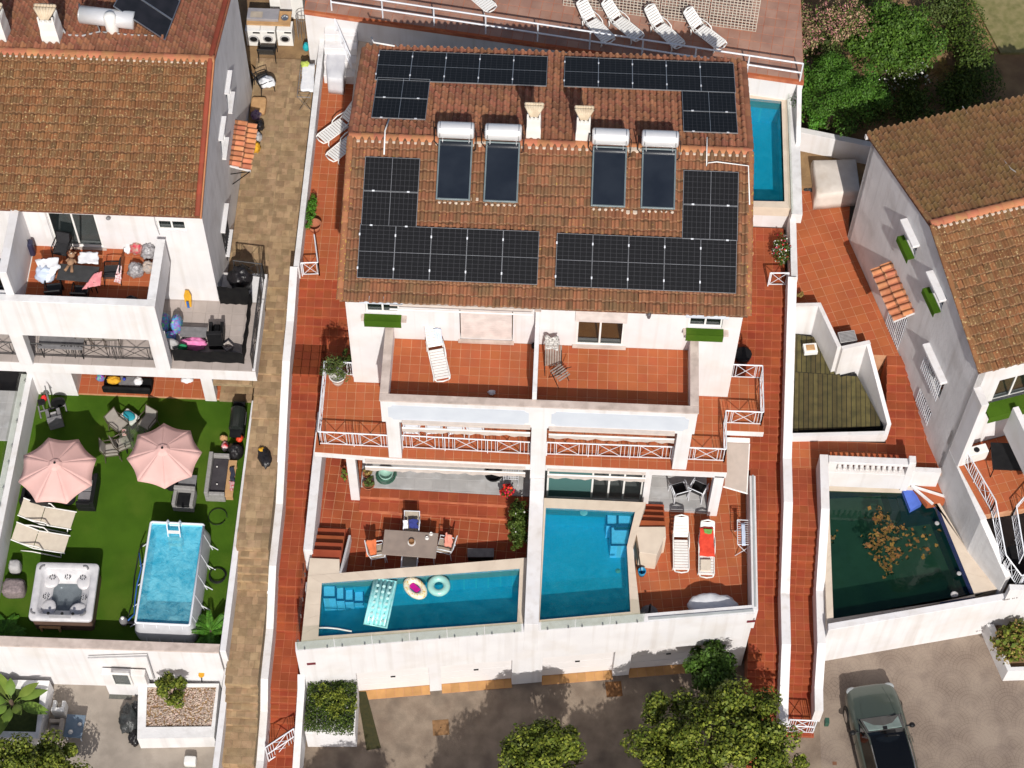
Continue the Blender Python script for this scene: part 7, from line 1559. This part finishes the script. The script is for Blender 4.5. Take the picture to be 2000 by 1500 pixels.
# exercise bike / stroller heap near the porch wall
t=T('exercise_machine','grey exercise machine with red bag by the porch wall','exercise machine',(*P2(100,800,-.6),-.6),R_(20)); b=MB()
b.tube((-.4,0,.05),(.5,0,.05),.03,6); b.tube((0,0,.05),(.05,0,1.2),.03,6); b.build('frame',GREY,t); b=MB(); b.tube((.05,-.25,1.2),(.05,.25,1.2),.02,6); b.build('handlebar',GREY,t); MB().box(-.35,-.1,-.12,.12,.6,.68).build('saddle',DARK,t,bevel=.03); b=MB(); b.tube((-.22,0,.05),(-.22,0,.6),.025,6); b.build('saddle_post',GREY,t); b=MB(); b.tube((.3,-.05,.35),(.3,.05,.35),.25,18); b.build('flywheel',DARK,t)
for s_ in (-1,1): b=MB(); b.tube((-.4 if s_<0 else .5,-.25,.03),(-.4 if s_<0 else .5,.25,.03),.03,6); b.build('foot_bar',GREY,t)
bag('red_bag','red bag hanging on the exercise machine','' and 0 or 86,778,-.1,.1,.1,.15,mat('red_nylon',(.65,.02,.02),None,4,.6),65)
sofa('folded_chair','folded grey garden chair leaning below the exercise machine',107,818,-.6,.5,.5,20,GREY,LGREY,cat='chair')
# robot, pumps, hoses
t=T('sand_filter_pump','small grey sand filter pump beside the frame pool corner','pool pump',(*P2(242,1215,-.5),-.6)); MB().lathe(0,0,[(.1,0),(.13,.05),(.13,.3),(.08,.36),(.05,.4)],16).build('tank',GREY,t,smooth=True); MB().lathe(0,0,[(.05,.401),(.06,.43),(.03,.45)],12).build('gauge',TERC,t); b=MB(); b.tube((.12,0,.1),(.4,-.05,.1),.07,10); b.build('motor',DARK,t)
t=T('pool_hoses','blue and black pool hoses along left side of frame pool','hose',(*P2(262,1150,-.6),-.6)); o_=Vector(t.location); b=MB(); b.path([Vector(P(px,py,z))-o_ for px,py,z in ((250,1212,-.4),(262,1200,-.55),(264,1170,-.5),(268,1140,-.4),(276,1110,-.2),(272,1080,-.1))],.025,6); b.build('blue_hose',mat('blue_hose',(.03,.12,.4),None,4,.5),t,smooth=True); b=MB(); b.path([Vector(P(px,py,z))-o_ for px,py,z in ((250,1205,-.3),(258,1180,-.5),(262,1130,-.4),(272,1075,-.1),(280,1060,.1))],.02,6); b.build('black_hose',DARK,t,smooth=True)
t=hose('cable_coil','loose coil of black cable on the turf right of frame pool',425,1125,-.57,.3,DARK,3,'cable'); t=hose('cable_loop','wide thin loop of black hose on the turf below the sofa',425,1010,-.57,.32,DARK,1,'cable')
t=T('wooden_stool','little wooden stool at the foot of the hot tub','stool',(*P2(100,1225,-.5),-.6)); MB().box(-.35,.35,-.12,.12,.25,.29).build('step',TAN,t)
for x in (-.3,.3): MB().box(x-.03,x+.03,-.12,.12,0,.25).build('leg',TAN,t)
bag('grey_cushion','grey cushion leaning by west wall beside hot tub',30,1108,-.6,.2,.2,.3,LGREY,71,'cushion',.1,e=.6); bag('cushion_stack','stack of mauve seat pads left of the hot tub',28,1150,-.6,.38,.28,.3,mat('mauve_pad',(.25,.2,.2),(.17,.14,.14),16,.9),72,'cushions',.15,e=.5)
# courtyard
t=table('glass_coffee_table','rectangular blue grey glass table in the courtyard',145,1418,-2.7,.62,.8,.45,-2,mat('blue_grey_glass',(.12,.17,.22),(.16,.2,.25),4,.15),METALW)
lathe_thing('saucer','white saucer on the courtyard glass table, upper one','saucer',156,1415,-2.25,[(.06,0),(.07,.02)],TERC,14); lathe_thing('saucer','white crumpled napkin plate on the courtyard glass table, lower one','plate',138,1430,-2.25,[(.08,0),(.09,.02)],TERC,6)
sofa('courtyard_chair','cream plastic garden seat beside courtyard planter wall',117,1385,-2.7,.42,.42,0,PLASTW,mat('cream_seat',(.5,.44,.36),None,5,.8),cat='chair'); sofa('low_armchair','beige low armchair left of the courtyard glass table',112,1425,-2.7,.55,.5,90,mat('beige_upholstery',(.36,.31,.26),None,5,.9),mat('beige_pad',(.42,.36,.3),None,5,.9),cat='armchair')
bag('white_box','white box on paving below the gravel planter',372,1488,-2.7,.2,.15,.2,PLASTW,75,'box',.02,e=.3)
t=T('fountain_jar','white spray head with black pipe on the planter corner','garden tap',(*P2(392,1325,-1.6),-1.9)); b=MB(); b.path([(0,0,0),(.02,.02,.3),(.05,.02,.55)],.02,6); b.build('pipe',DARK,t); MB().lathe(.05,.02,[(.1,.55),(.1,.57)],12).build('head',YEL,t)
# laundry corner at the head of the brown path
zb_=1.5
for i,(px,lb) in enumerate(((497,'leftmost'),(525,'middle'),(558,'rightmost'))):
    q=P(px,66,zb_+.4); t=T('washing_machine',f'{lb} of three white washing machines under the outdoor sink','washing machine',(q[0],q[1],zb_),0,'washing machines in the outdoor laundry'); MB().box(-.29,.29,-.25,.25,0,.84).build('cabinet',PLASTW,t,bevel=.015)
    b=MB(); b.loft([[(r*math.cos(a),y,.42+r*math.sin(a)) for a in [2*math.pi*k/24 for k in range(24)]] for r,y in ((.19,-.25),(.19,-.275),(.15,-.28))]); b.build('door_ring',LGREY,t,smooth=True); b=MB(); b.loft([[(r*math.cos(a),y,.42+r*math.sin(a)) for a in [2*math.pi*k/24 for k in range(24)]] for r,y in ((.14,-.281),(.1,-.295))]); b.build('door_glass',DARK,t,smooth=True); MB().box(.0,.26,-.256,-.251,.72,.8).build('control_panel',DARK,t)
q=P(528,45,zb_+.95); t=T('outdoor_counter','grey steel outdoor sink counter with wooden edge above the washing machines','counter',(q[0],q[1],zb_)); MB().box(-.9,.75,-.1,.6,.9,.96).build('worktop',TAN,t,bevel=.01); MB().box(-.88,.3,.05,.58,.963,1.1).build('sink_unit',mat('steel_sheet',(.42,.4,.41),(.36,.34,.35),3,.4,metal=.3),t,bevel=.015); MB().box(-.75,-.3,.12,.4,1.102,1.11).build('basin',mat('beige_basin',(.45,.38,.3),None,3,.5),t); MB().lathe(.52,.25,[(.14,.963),(.14,1.0),(.1,1.0),(.08,.97)],16).build('hob_ring',STEEL,t)
b=MB(); b.box(.75,1.3,.2,.9,.0,1.3); 
t2=T('utility_cupboard','white cupboard behind the outdoor sink at the top edge','cupboard',(*P2(575,5,2.2),zb_)); MB().box(-.9,.35,-.2,.3,0,1.5).build('body',PLASTW,t2,bevel=.01); MB().box(-.5,-.1,-.22,-.203,.2,1.3).build('door',WHITE,t2)
wk=chair_proto('wicker_chair','chair',DARK,mat('black_wicker',(.03,.027,.025),(.05,.045,.04),18,.8),True,.85,.62); put(wk,True,524,112,zb_,0,'round black wicker chair below the washing machines','black chairs on the brown path'); put(wk,False,517,172,zb_,-60,'black chair piled with white laundry against the house wall','black chairs on the brown path')
bag('white_laundry','white laundry heap on the black chair by the house wall',521,160,zb_+.45,.3,.26,.15,WHT,81,'laundry',.35)
t=airer('drying_rack','grey steel drying rack loaded with laundry beside the path wall',600,185,zb_,0,1.5,.48,.8,STEEL)
cloth('laundry_sheet','white sheet spread on the drying rack','laundry',[PV(590,125,2.36),PV(615,125,2.36),PV(613,180,2.36),PV(588,178,2.36)],WHT,.03,seed=31); bag('lime_cloth','lime green cloth at the upper end of the drying rack',596,126,2.3,.16,.16,.08,mat('lime_cloth',(.5,.6,.12),None,5,.9),82,'cloth',.4)
t=T('wire_stand','dark wire plant stand with hanging clothes by the path corner','stand',(*P2(592,45,2.3),zb_)); b=MB()
for k in range(10): a=2*math.pi*k/10; b.tube((.25*math.cos(a),.25*math.sin(a),0),(.25*math.cos(a),.25*math.sin(a),1.2),.01,4)
b.path([(.25*math.cos(2*math.pi*k/16),.25*math.sin(2*math.pi*k/16),1.2) for k in range(17)],.014,5); b.build('wire_cage',GREY,t)
bag('mop_bundle','pink and magenta mops leaning in the path corner',622,80,zb_,.15,.35,.5,mat('magenta_mop',(.4,.03,.15),(.5,.25,.2),5,.9),83,'mops',.4); bag('blue_cloth','turquoise cloth hanging on the mop bundle',598,92,zb_+.3,.12,.14,.2,mat('teal_cloth',(.02,.4,.45),None,5,.9),84,'cloth',.3)
bag('cardboard_box','flattened cardboard box beside the side door hood',505,207,zb_,.28,.38,.12,TAN,85,'cardboard',.05,e=.35)
for k,(px,py,m,lb) in enumerate(((500,225,mat('purple_print',(.15,.08,.2),(.3,.25,.3),9,.8),'purple patterned bag right of the tiled hood'),(507,245,BINB,'black bag in the middle of the clutter by the hood'),(500,288,YEL,'yellow bag at the lower end of the hood clutter'),(503,268,LGREY,'grey bag among clutter beside the hood'))): bag('clutter_bag',lb,px,py,zb_,.16,.2,.2,m,90+k,'bag',.4)
# covered items
def covered(name,label,cat,pts,z,h,m,amp=.06,seed=0):
    c=np.mean([P(*q,z+h) for q in pts],axis=0); t=T(name,label,cat,(c[0],c[1],z)); top=[Vector(P(*q,z+h))-Vector((c[0],c[1],z)) for q in pts]; n=len(top); rings=[]
    def ringpts(s_,zz,j):
        out=[]
        for k in range(n):
            a,e=top[k],top[(k+1)%n]
            for i in range(5):
                q=a.lerp(e,i/5); wv_=noise.noise(Vector((k*5+i,j*1.7,seed)))*amp; out.append((q.x*(s_+wv_),q.y*(s_+wv_),zz+wv_*.3))
        return out
    b=MB(); rings=[ringpts(1.08,0,0),ringpts(1.05,h*.3,1),ringpts(1.03,h*.7,2),ringpts(1.0,h*.96,3),ringpts(.93,h*1.0,4),ringpts(.5,h*1.02,5),ringpts(.05,h*1.01,6)]; b.loft(rings); b.build('cover',m,t,smooth=True); return t
covered('covered_bench','long item under a pale grey cover on the west walkway','covered furniture',[(640,82),(672,84),(676,110),(668,155),(640,152),(636,120)],2.26,.8,mat('pale_grey_cover',(.6,.6,.62),(.52,.52,.55),3,.7),.07,3)
covered('covered_furniture','garden furniture under a cream sheet at the top of the east plot','covered furniture',[(1588,312),(1672,310),(1680,372),(1597,380)],1.0,.85,mat('cream_cover',(.66,.6,.54),(.6,.54,.48),3,.8,dirt=.5,dirtc=(.4,.3,.2),dirts=1.2),.05,7)
# deck tray
q=P(1583,679,.3); t=T('white_tray','white square tray with tan patterned cushion on the sunken deck','tray',(q[0],q[1],.1),R_(8)); MB().box(-.24,.24,-.19,.19,0,.2).build('tray',PLASTW,t,bevel=.02); MB().box(-.15,.15,-.11,.11,.2,.23).build('cushion',TAN,t,bevel=.02)
q=P(1655,658,1.4); t=T('condenser_unit','grey ventilation box outside the sunken deck wall','air conditioner',(q[0],q[1],1.0),R_(12)); MB().box(-.3,.3,-.22,.22,0,.45).build('casing',LGREY,t,bevel=.02)
for k in range(7): MB().box(-.27,.27,-.2+k*.055,-.175+k*.055,.452,.46).build('louvre',GREY,t)
q=P(1905,885,1.9); t=T('air_conditioner','white air conditioner unit on the east house balcony','air conditioner',(q[0],q[1],EB),EA); MB().box(-.38,.38,-.16,.16,.05,.6).build('casing',PLASTW,t,bevel=.02); MB().lathe(0,0,[(.1,.601),(.1,.61)],10).build('cap',DARK,t)
t=T('low_canopy','low dark canopy standing on the east house balcony','canopy',(*P2(1975,880,2.4),EB)); MB().box(-.6,.9,-.6,.4,.6,.66).build('canopy',DARK,t); 
for x,y in ((-.55,-.55),(.85,-.55),(-.55,.35),(.85,.35)): MB().tube((x,y,0),(x,y,.6),.02,5).build('post',DARK,t)
lathe_thing('pool_skimmer','pale skimmer ring in the lower right corner of the dark pool','pool fitting',1864,1162,-.88,[(.13,0),(.13,.03),(.08,.04),(.07,.01)],LGREY,16)
lathe_thing('pool_skimmer','white float against the upper right edge of the dark pool','pool fitting',1830,1022,-.98,[(.08,0),(.08,.02),(.05,.03)],LGREY,12)
lathe_thing('pool_skimmer','white float against the lower right edge of the dark pool','pool fitting',1873,1120,-.98,[(.08,0),(.08,.02),(.05,.03)],LGREY,12)
t=T('parcel_box','small green mail box on the wall end of the east stairway','mail box',(9.9,-6.3,-2.6)); MB().box(0,.14,-.1,.1,0,.3).build('casing',mat('green_box',(.03,.09,.06),None,4,.6),t,bevel=.01); MB().box(.142,.15,-.07,.07,.2,.23).build('slot',DARK,t)
# house numbers and plates printed on the walls are shallow reliefs
def text(s_,name,par,loc,rot,size,m):
    cu=bpy.data.curves.new(name,'FONT'); cu.body=s_; cu.size=size; cu.extrude=.004; o=bpy.data.objects.new(name,cu); COL.objects.link(o); cu.materials.append(m)
    bpy.context.view_layer.update(); dg=bpy.context.evaluated_depsgraph_get(); me=bpy.data.meshes.new_from_object(o.evaluated_get(dg)); me.name=name
    r=bpy.data.objects.new(name,me); COL.objects.link(r); bpy.data.objects.remove(o); r.matrix_world=Matrix.Translation(loc)@rot; r.parent=par; r.matrix_parent_inverse=Matrix.Translation(-Vector(par.location)); return r
# ================================================================ vegetation
def xy(px,py,z): q=P(px,py,z); return float(q[0]),float(q[1])
# big foreground trees (crowns sit about 3 m above the street)
x,y=xy(1405,1455,0.2); tree('laurel_tree','large round yellow-green tree covering the foot of the middle stairway','tree',x,y,S,3.2,2.7,2.25,1.75,105,330,.5,.13,LF1,asp=.62,trunk=.2)
x,y=xy(1075,1492,-.6); tree('laurel_tree','smaller yellow-green tree cut off by the bottom edge, centre','tree',x,y,S,3.0,1.5,1.1,1.0,34,330,.42,.13,LF1,asp=.62,trunk=.15)
x,y=xy(1395,1312,-1.2); tree('broadleaf_tree','fresh green tree leaning over the fourth garage door','tree',x,y,S,1.9,.95,1.15,1.3,30,300,.36,.15,leafm('deep_leaf',(.05,.11,.01),(.03,.07,.008),c3=(.09,.15,.02)),asp=.55,trunk=.12)
x,y=xy(60,1500,-1.); tree('laurel_tree','yellow-green tree cut off by the bottom left corner','tree',x,y,-2.9,1.9,1.7,1.0,1.1,36,320,.42,.13,LF1,asp=.62,trunk=.15)
# shade-casting trees standing just outside the bottom of the picture, part of the street planting
yy=xy(1080,1420,S)[1]-6.9
for (xx,lb) in ((xy(985,1400,S)[0],'left of two tall street trees below the bottom edge, seen only by their shade'),(xy(1200,1400,S)[0],'right of two tall street trees below the bottom edge, seen only by their shade')): tree('street_tree',lb,'tree',xx+1.1,yy,S,5.0,2.4,1.5,1.2,80,210,.7,.2,LF1,trunk=.2)
tree('street_tree','tall street tree below the bottom edge by the hedge planter, seen only by its shade','tree',xy(680,1450,S)[0]+1.0,yy-1.2,S,4.8,1.6,1.5,1.4,50,200,.6,.2,LF1,trunk=.18)
# garden
x,y=xy(1640,165,4.2); tree('jacaranda_tree','bright green feathery tree beside the corner of the deck railing','tree',x,y,1.3,2.5,1.75,1.55,1.2,70,300,.42,.1,leafm('jacaranda_leaf',(.05,.14,.012),(.03,.09,.008),c3=(.09,.17,.02)),asp=.4,inner=.35,trunk=.14)
x,y=xy(1612,215,2.2); bush('green_shrub','dark green shrub under the feathery tree above the white wall','shrub',x,y,1.2,1.0,.9,.9,2600,.1,LF3)
x,y=xy(1650,230,2.0); bush('green_shrub','olive leafy shrub overhanging the white wall in shade','shrub',x,y,1.2,.9,.8,.8,2200,.1,LF4)
x,y=xy(1745,60,4.0); tree('mango_tree','glossy mid green tree at the top of the garden','tree',x,y,1.3,2.2,1.9,1.5,1.1,80,220,.45,.13,leafm('mango_leaf',(.05,.12,.012),(.03,.075,.008),c3=(.1,.16,.02)),asp=.5)
x,y=xy(1555,55,3.6); bush('bougainvillea','pink and tan bougainvillea next to the lattice fence','bougainvillea',x,y,2.6,1.35,1.3,1.0,5200,.1,LFP,extra=[('green_leaves',LF4,.25,.09)])
x,y=xy(1650,30,4.6); bush('bougainvillea','dark pink bougainvillea at the top edge, right of the first','bougainvillea',x,y,3.2,1.2,1.0,1.2,3400,.1,LFP,extra=[('green_leaves',LF3,.4,.09)])
x,y=xy(1770,150,1.9); bush('white_flower_bush','dark bush sprinkled with white flowers','flowering bush',x,y,1.3,1.2,1.3,.7,3000,.1,LF3,extra=[('flowers',LFW,.09,.09)])
x,y=xy(1885,60,2.2)
t=T('cypress_hedge','long dark green clipped hedge running up to the top edge','hedge',(x,y,1.3)); C=rng.uniform(-1,1,size=(11000,3)); r=np.linalg.norm(C[:,[0,2]],axis=1); C=C[r<1]; n_=C.copy(); n_[:,1]*=.2; C*= [.75,2.9,.95]; C[:,2]+=.95; C[:,0]+=-.16*C[:,1]+.1*np.sin(C[:,1]*4); C[:,2]+=.12*np.sin(C[:,1]*5); leafmesh('foliage',C,.12,LF3,t,.4,nrm=n_)
for k in range(6): MB().tube((-.3+k*.0-.16*(k-2.5),k-2.5,0),(-.16*(k-2.5),k-2.5,1.),.05,6).build('stem',BARK,t)
x,y=xy(1845,130,1.6); t=T('young_palm','small yellowed palm between the hedge and the bushes','palm',(x,y,1.3))
def fronds(t,n,L_,m,droop=.6,ls=.28,seed=1,up=.5,wd=.05,name='frond'):
    r=random.Random(seed)
    for k in range(n):
        a=2*math.pi*k/n+r.uniform(-.2,.2); el_=r.uniform(.2,1.0)*up; pts=[]
        for j in range(9):
            u=j/8; rad=L_*u*math.cos(el_*.8); pts.append(Vector((math.cos(a)*rad,math.sin(a)*rad,L_*(el_*u-droop*u*u))))
        b=MB(); b.path(pts,.012,4)
        for j in range(1,9):
            for q in (.0,.5):
                p=pts[j-1].lerp(pts[j],q); d=(pts[j]-pts[j-1]).normalized(); sd_=Vector((-d.y,d.x,0)).normalized()
                for s_ in (-1,1):
                    l_=ls*(1-.55*j/8); e=p+sd_*s_*l_+d*l_*.5+Vector((0,0,-.06)); m_=p.lerp(e,.5); b.face([tuple(p),tuple(m_+d*wd),tuple(e),tuple(m_-d*wd)])
        b.build(name,m,t)
fronds(t,11,.9,LFY,.5,.25,3)
x,y=xy(1792,128,1.6); bush('dry_grass_clump','clump of tawny ornamental grass left of the hedge','grass clump',x,y,1.3,.8,.8,.4,1600,.16,LFY)
# planter palm on the lawn corner and others
x,y=xy(412,1235,-.2); t=T('potted_palm','bright green fan palm in the south east lawn corner','palm',(x,y,-.6)); fronds(t,16,.75,LF2,.3,.2,5,.9,.03)
for c in list(t.children): c.location.z=.45
pot(t,.2,.42,POTT); MB().tube((0,0,.3),(0,0,.5),.04,6).build('stem',BARK,t)
x,y=xy(5,1230,-.2); t=T('broadleaf_palm','green broad leaved plant at the left edge of the lawn','plant',(x,y,-.6)); fronds(t,9,.8,LF2,.5,.3,6,.9,.1)
x,y=xy(22,1372,-1.7); t=T('bird_of_paradise_plant','large banana-like plant in the left courtyard planter','plant',(x,y,-2.1))
def bigleaf(t,n,L_,w_,m,seed):
    r=random.Random(seed)
    for k in range(n):
        a=2*math.pi*k/n+r.uniform(-.3,.3); el_=r.uniform(.6,1.2); st=[]; rows=[]
        for j in range(9):
            u=j/8; rad=L_*u*math.cos(el_)*1.3; p=Vector((math.cos(a)*rad,math.sin(a)*rad,.25+L_*(math.sin(el_)*u-.55*u*u))); sd_=Vector((-math.sin(a),math.cos(a),0)); wv_=w_*math.sin(math.pi*min(1,max(0,(u-.25)/.75))**.8) if u>.25 else .01
            rows.append([tuple(p-sd_*wv_+Vector((0,0,-wv_*.3))),tuple(p),tuple(p+sd_*wv_+Vector((0,0,-wv_*.3)))])
        b=MB(); b.loft(rows,close=False,cap=False); b.build('leaf',m,t,smooth=True)
bigleaf(t,13,1.25,.17,LF4 if 0 else leafm('banana_leaf',(.13,.2,.03),(.09,.15,.02)),4); MB().tube((0,0,0),(0,0,.5),.07,8).build('stem',BARK,t)
x,y=xy(337,1362,-1.5); tree('lemon_tree','small round citrus tree growing in the gravel planter','tree',x,y,-1.93,.95,.5,.5,.5,22,140,.2,.1,LF1,asp=.6,trunk=.045)
# pots and climbers
x,y=xy(660,742,3.3); potplant('potted_olive','leafy shrub in a round white pot on the west balcony',x,y,3.19,.27,.42,POTW,.62,.55,1300,.075,LF4)
x,y=xy(607,420,2.5); bush('trailing_plant','tall loose green plant climbing beside the west walkway wall','plant',x,y,2.26,.28,1.0,.45,1400,.075,LF2)
x,y=xy(612,445,2.4); lathe_thing('clay_planter','dark clay pot half hidden under the trailing plant','pot',615,447,2.26,[(.18,0),(.26,.3),(.22,.3),(.18,.1)],POTT,18)
x,y=xy(1530,490,2.7); bush('flowering_shrub','green shrub with crimson and white flowers beside the east walkway wall','flowering bush',x,y,2.26,.45,.95,.5,2300,.07,LF3,extra=[('flowers',LFW,.1,.06),('red_flowers',LFR,.05,.07)])
x,y=xy(1012,1030,.6); bush('climbing_shrub','dense green shrub against party wall behind the west terrace','shrub',x,y,0,.42,1.15,.85,5200,.09,LF3,extra=[('flowers',LFW,.008,.06)])
x,y=xy(990,965,.5); bush('red_flowers','red flowering plant at the right end of the marble porch','flowering plant',x,y,.3,.3,.25,.35,700,.075,LF3,extra=[('flowers',LFR,.35,.09)])
x,y=xy(720,950,.35); potplant('succulent_pot','grey green succulent in a clay pot at the porch step corner',x,y,.3,.2,.2,POTT,.27,.2,420,.08,LF4)
x,y=xy(716,925,.5); potplant('mixed_pot','small pot of brown leaves behind the succulent pot',x,y,.3,.14,.2,POTT,.22,.22,300,.07,LFY)
x,y=xy(671,920,.8); bush('yellow_shrub','slender yellow green shrub left of the porch column','shrub',x,y,0,.16,.25,.65,420,.08,LF1)
x,y=xy(1578,370,1.1); bush('spiky_plant','small dark spiky plant at the foot of the cream cover','plant',x,y,1.0,.25,.22,.15,320,.1,mat('dark_spiky_leaf',(.05,.055,.06),None,5,.8))
x,y=xy(1563,577,1.1); bush('wall_corner_plant','brown dry pot plant behind the sunken deck corner','plant',x,y,1.0,.16,.2,.25,300,.08,LFY)
x,y=xy(1980,1255,-2.0); bush('spiky_shrub','brown and green shrub spilling over the corner planter','shrub',x,y,-2.6,.8,.8,.75,2600,.13,LFY,extra=[('green_leaves',LF1,.4,.16)])
x,y=xy(628,10,3.0); bush('fern','feathery green fern hanging beside the deck corner steps','fern',x,y,3.2,.35,.45,.4,900,.1,LF2)
x,y=xy(1448,700,2.4); lathe_thing('planter_trough','dark trough in shade beside the north balcony rail, east side','trough',1450,700,1.4,[(.25,0),(.3,.3),(.26,.3)],DARK,12)
x,y=xy(675,690,2.4); bush('dark_shrub','dark leafy plant behind the white pot beside the villa wall','shrub',x,y,1.45,.35,.35,.7,700,.08,LF3)
# lichens etc are in the materials
# ================================================================ car
def car():
    a=P(1697,1345,S+.55); d=P(1735,1500,S+.55)-a; yaw=math.atan2(-d[1],-d[0]); 
    L_=4.4; Wd=.93; f=Vector((math.cos(yaw),math.sin(yaw),0)); front=Vector((a[0],a[1],S)); c=front-f*L_/2
    t=T('parked_car','grey green estate car with black glass roof parked on the patterned paving','car',tuple(c),yaw)
    CP=mat('sage_metallic_paint',(.075,.094,.075),(.068,.086,.068),.5,.3,metal=.35,spec=.5,coat=.8); GL=mat('tinted_glass',(.006,.007,.007),None,2,.05,spec=.8)
    # body loft along x (front = +x); each section: half width profile over height
    secs=[(2.2,.55,.35,.62),(2.12,.74,.24,.72),(1.95,.86,.2,.80),(1.6,.91,.2,.88),(1.2,.925,.2,.94),(.8,.93,.2,.985),(.3,.935,.2,1.0),(-.6,.935,.2,1.01),(-1.3,.925,.2,1.02),(-1.8,.9,.22,1.0),(-2.1,.84,.28,.96),(-2.2,.7,.4,.85)]
    R=[]
    for x,w_,z0,z1 in secs:
        h=z1-z0; pts=[(0,z0),(w_*.8,z0),(w_*.97,z0+h*.2),(w_,z0+h*.5),(w_*.97,z0+h*.8),(w_*.88,z1-.02),(w_*.6,z1+.015),(0,z1+.03)]
        R.append([(x,y,z) for y,z in pts]+[(x,-y,z) for y,z in pts[::-1][1:-1]])
    b=MB(); b.loft(R); bd=b.build('body',CP,t,smooth=True); m_=bd.modifiers.new('s','SUBSURF'); m_.levels=m_.render_levels=2
    # greenhouse
    def gh(secs): 
        R=[]
        for x,w0,w1,z0,z1 in secs: R.append([(x,-w0,z0),(x,-w1,z1),(x,-w1*.5,z1+.02),(x,0,z1+.025),(x,w1*.5,z1+.02),(x,w1,z1),(x,w0,z0)])
        return R
    b=MB(); b.loft(gh([(.95,.72,.66,.96,.985),(.35,.8,.62,.98,1.36),(.1,.81,.6,.98,1.43),(-.8,.82,.6,.98,1.47),(-1.5,.8,.58,.98,1.42),(-2.0,.74,.66,.96,1.02)])); gr=b.build('cabin_glass',GL,t,smooth=False)
    b=MB(); b.loft([[(x,y,z) for y in (-w_,-w_*.5,0,w_*.5,w_)]+[(x,y,z-.02) for y in (w_,-w_)] for x,w_,z in ((.22,.56,1.43),(-.2,.57,1.475),(-.9,.57,1.5),(-1.5,.54,1.46))]); b.build('panorama_roof',mat('gloss_black',(.004,.004,.004),None,2,.08,spec=.6),t)
    for s_ in (-1,1):
        b=MB(); b.path([(.93,s_*.73,.98),(.15,s_*.615,1.43),(-.8,s_*.615,1.48),(-1.5,s_*.59,1.43),(-2.02,s_*.7,1.02)],.03,6); b.build('roof_pillar',CP,t,smooth=True)
        b=MB(); b.path([(-.1,s_*.62,1.49),(-.8,s_*.62,1.52),(-1.4,s_*.6,1.47)],.014,5); b.build('roof_rail',STEEL,t,smooth=True)
        b=MB(); b.tube((.55,s_*.8,.99),(.55,s_*.98,.98),.03,6); b.build('mirror_arm',DARK,t); b=MB(); b.blob(.55,s_*1.0,.98,.09,.1,.07,.03,2,1,14,8); b.build('mirror',DARK,t,smooth=True)
        b=MB(); b.blob(2.02,s_*.62,.66,.15,.2,.07,.02,2,1,14,8); b.build('headlight',mat('headlamp',(.4,.42,.42),None,2,.1) if s_<0 else bpy.data.materials['headlamp'],t,smooth=True)
        for x in (1.35,-1.35):
            b=MB(); b.loft([[(x+r*math.cos(a),s_*y,.33+r*math.sin(a)) for a in [2*math.pi*k/24 for k in range(24)]] for r,y in ((.2,.72),(.33,.72),(.33,.93),(.22,.94))]); wh=b.build('wheel',DARK,t,smooth=False)
            b=MB(); b.loft([[(x+r*math.cos(a),s_*y,.33+r*math.sin(a)) for a in [2*math.pi*k/24 for k in range(24)]] for r,y in ((.2,.945),(.1,.96))]); b.build('rim',STEEL,wh)
        b=MB()
        for k in (.3,-.55,-1.2): b.tube((k,s_*.937,.35),(k,s_*.93,.95),.006,4)
        b.build('door_gap',DARK,t)
        b=MB(); b.tube((.05,s_*.945,.8),(.25,s_*.945,.8),.014,5); b.build('door_handle',CP,t)
    for s_ in (-1,1): b=MB(); b.path([(2.0,s_*.38,.80),(1.5,s_*.5,.915),(1.0,s_*.56,.985)],.008,4); b.build('bonnet_crease',CP,t)
    b=MB(); b.box(2.14,2.2,-.3,.3,.36,.58); b.build('grille',DARK,t,bevel=.02)
    b=MB(); 
    q=[(.9,-.6,1.0),(.9,.6,1.0),(.4,.56,1.345),(.4,-.56,1.345)]
    b.loft([[(x,y,z+.004) for x,y,z in q],[(x+.01,y,z+.012) for x,y,z in q]]); b.build('windscreen',mat('green_reflecting_glass',(.12,.22,.19),(.25,.36,.32),2.2,.08,spec=.9),t)
    b=MB(); b.box(.38,.5,-.07,.07,1.33,1.37); b.build('sensor_mount',DARK,t,bevel=.01)
    b=MB(); b.path([(.97,-.55,1.0),(.8,.1,1.07)],.012,4); b.build('wiper',DARK,t)
    return t
cr_=car(); cr_.scale=(1.05,1.0,1.05)
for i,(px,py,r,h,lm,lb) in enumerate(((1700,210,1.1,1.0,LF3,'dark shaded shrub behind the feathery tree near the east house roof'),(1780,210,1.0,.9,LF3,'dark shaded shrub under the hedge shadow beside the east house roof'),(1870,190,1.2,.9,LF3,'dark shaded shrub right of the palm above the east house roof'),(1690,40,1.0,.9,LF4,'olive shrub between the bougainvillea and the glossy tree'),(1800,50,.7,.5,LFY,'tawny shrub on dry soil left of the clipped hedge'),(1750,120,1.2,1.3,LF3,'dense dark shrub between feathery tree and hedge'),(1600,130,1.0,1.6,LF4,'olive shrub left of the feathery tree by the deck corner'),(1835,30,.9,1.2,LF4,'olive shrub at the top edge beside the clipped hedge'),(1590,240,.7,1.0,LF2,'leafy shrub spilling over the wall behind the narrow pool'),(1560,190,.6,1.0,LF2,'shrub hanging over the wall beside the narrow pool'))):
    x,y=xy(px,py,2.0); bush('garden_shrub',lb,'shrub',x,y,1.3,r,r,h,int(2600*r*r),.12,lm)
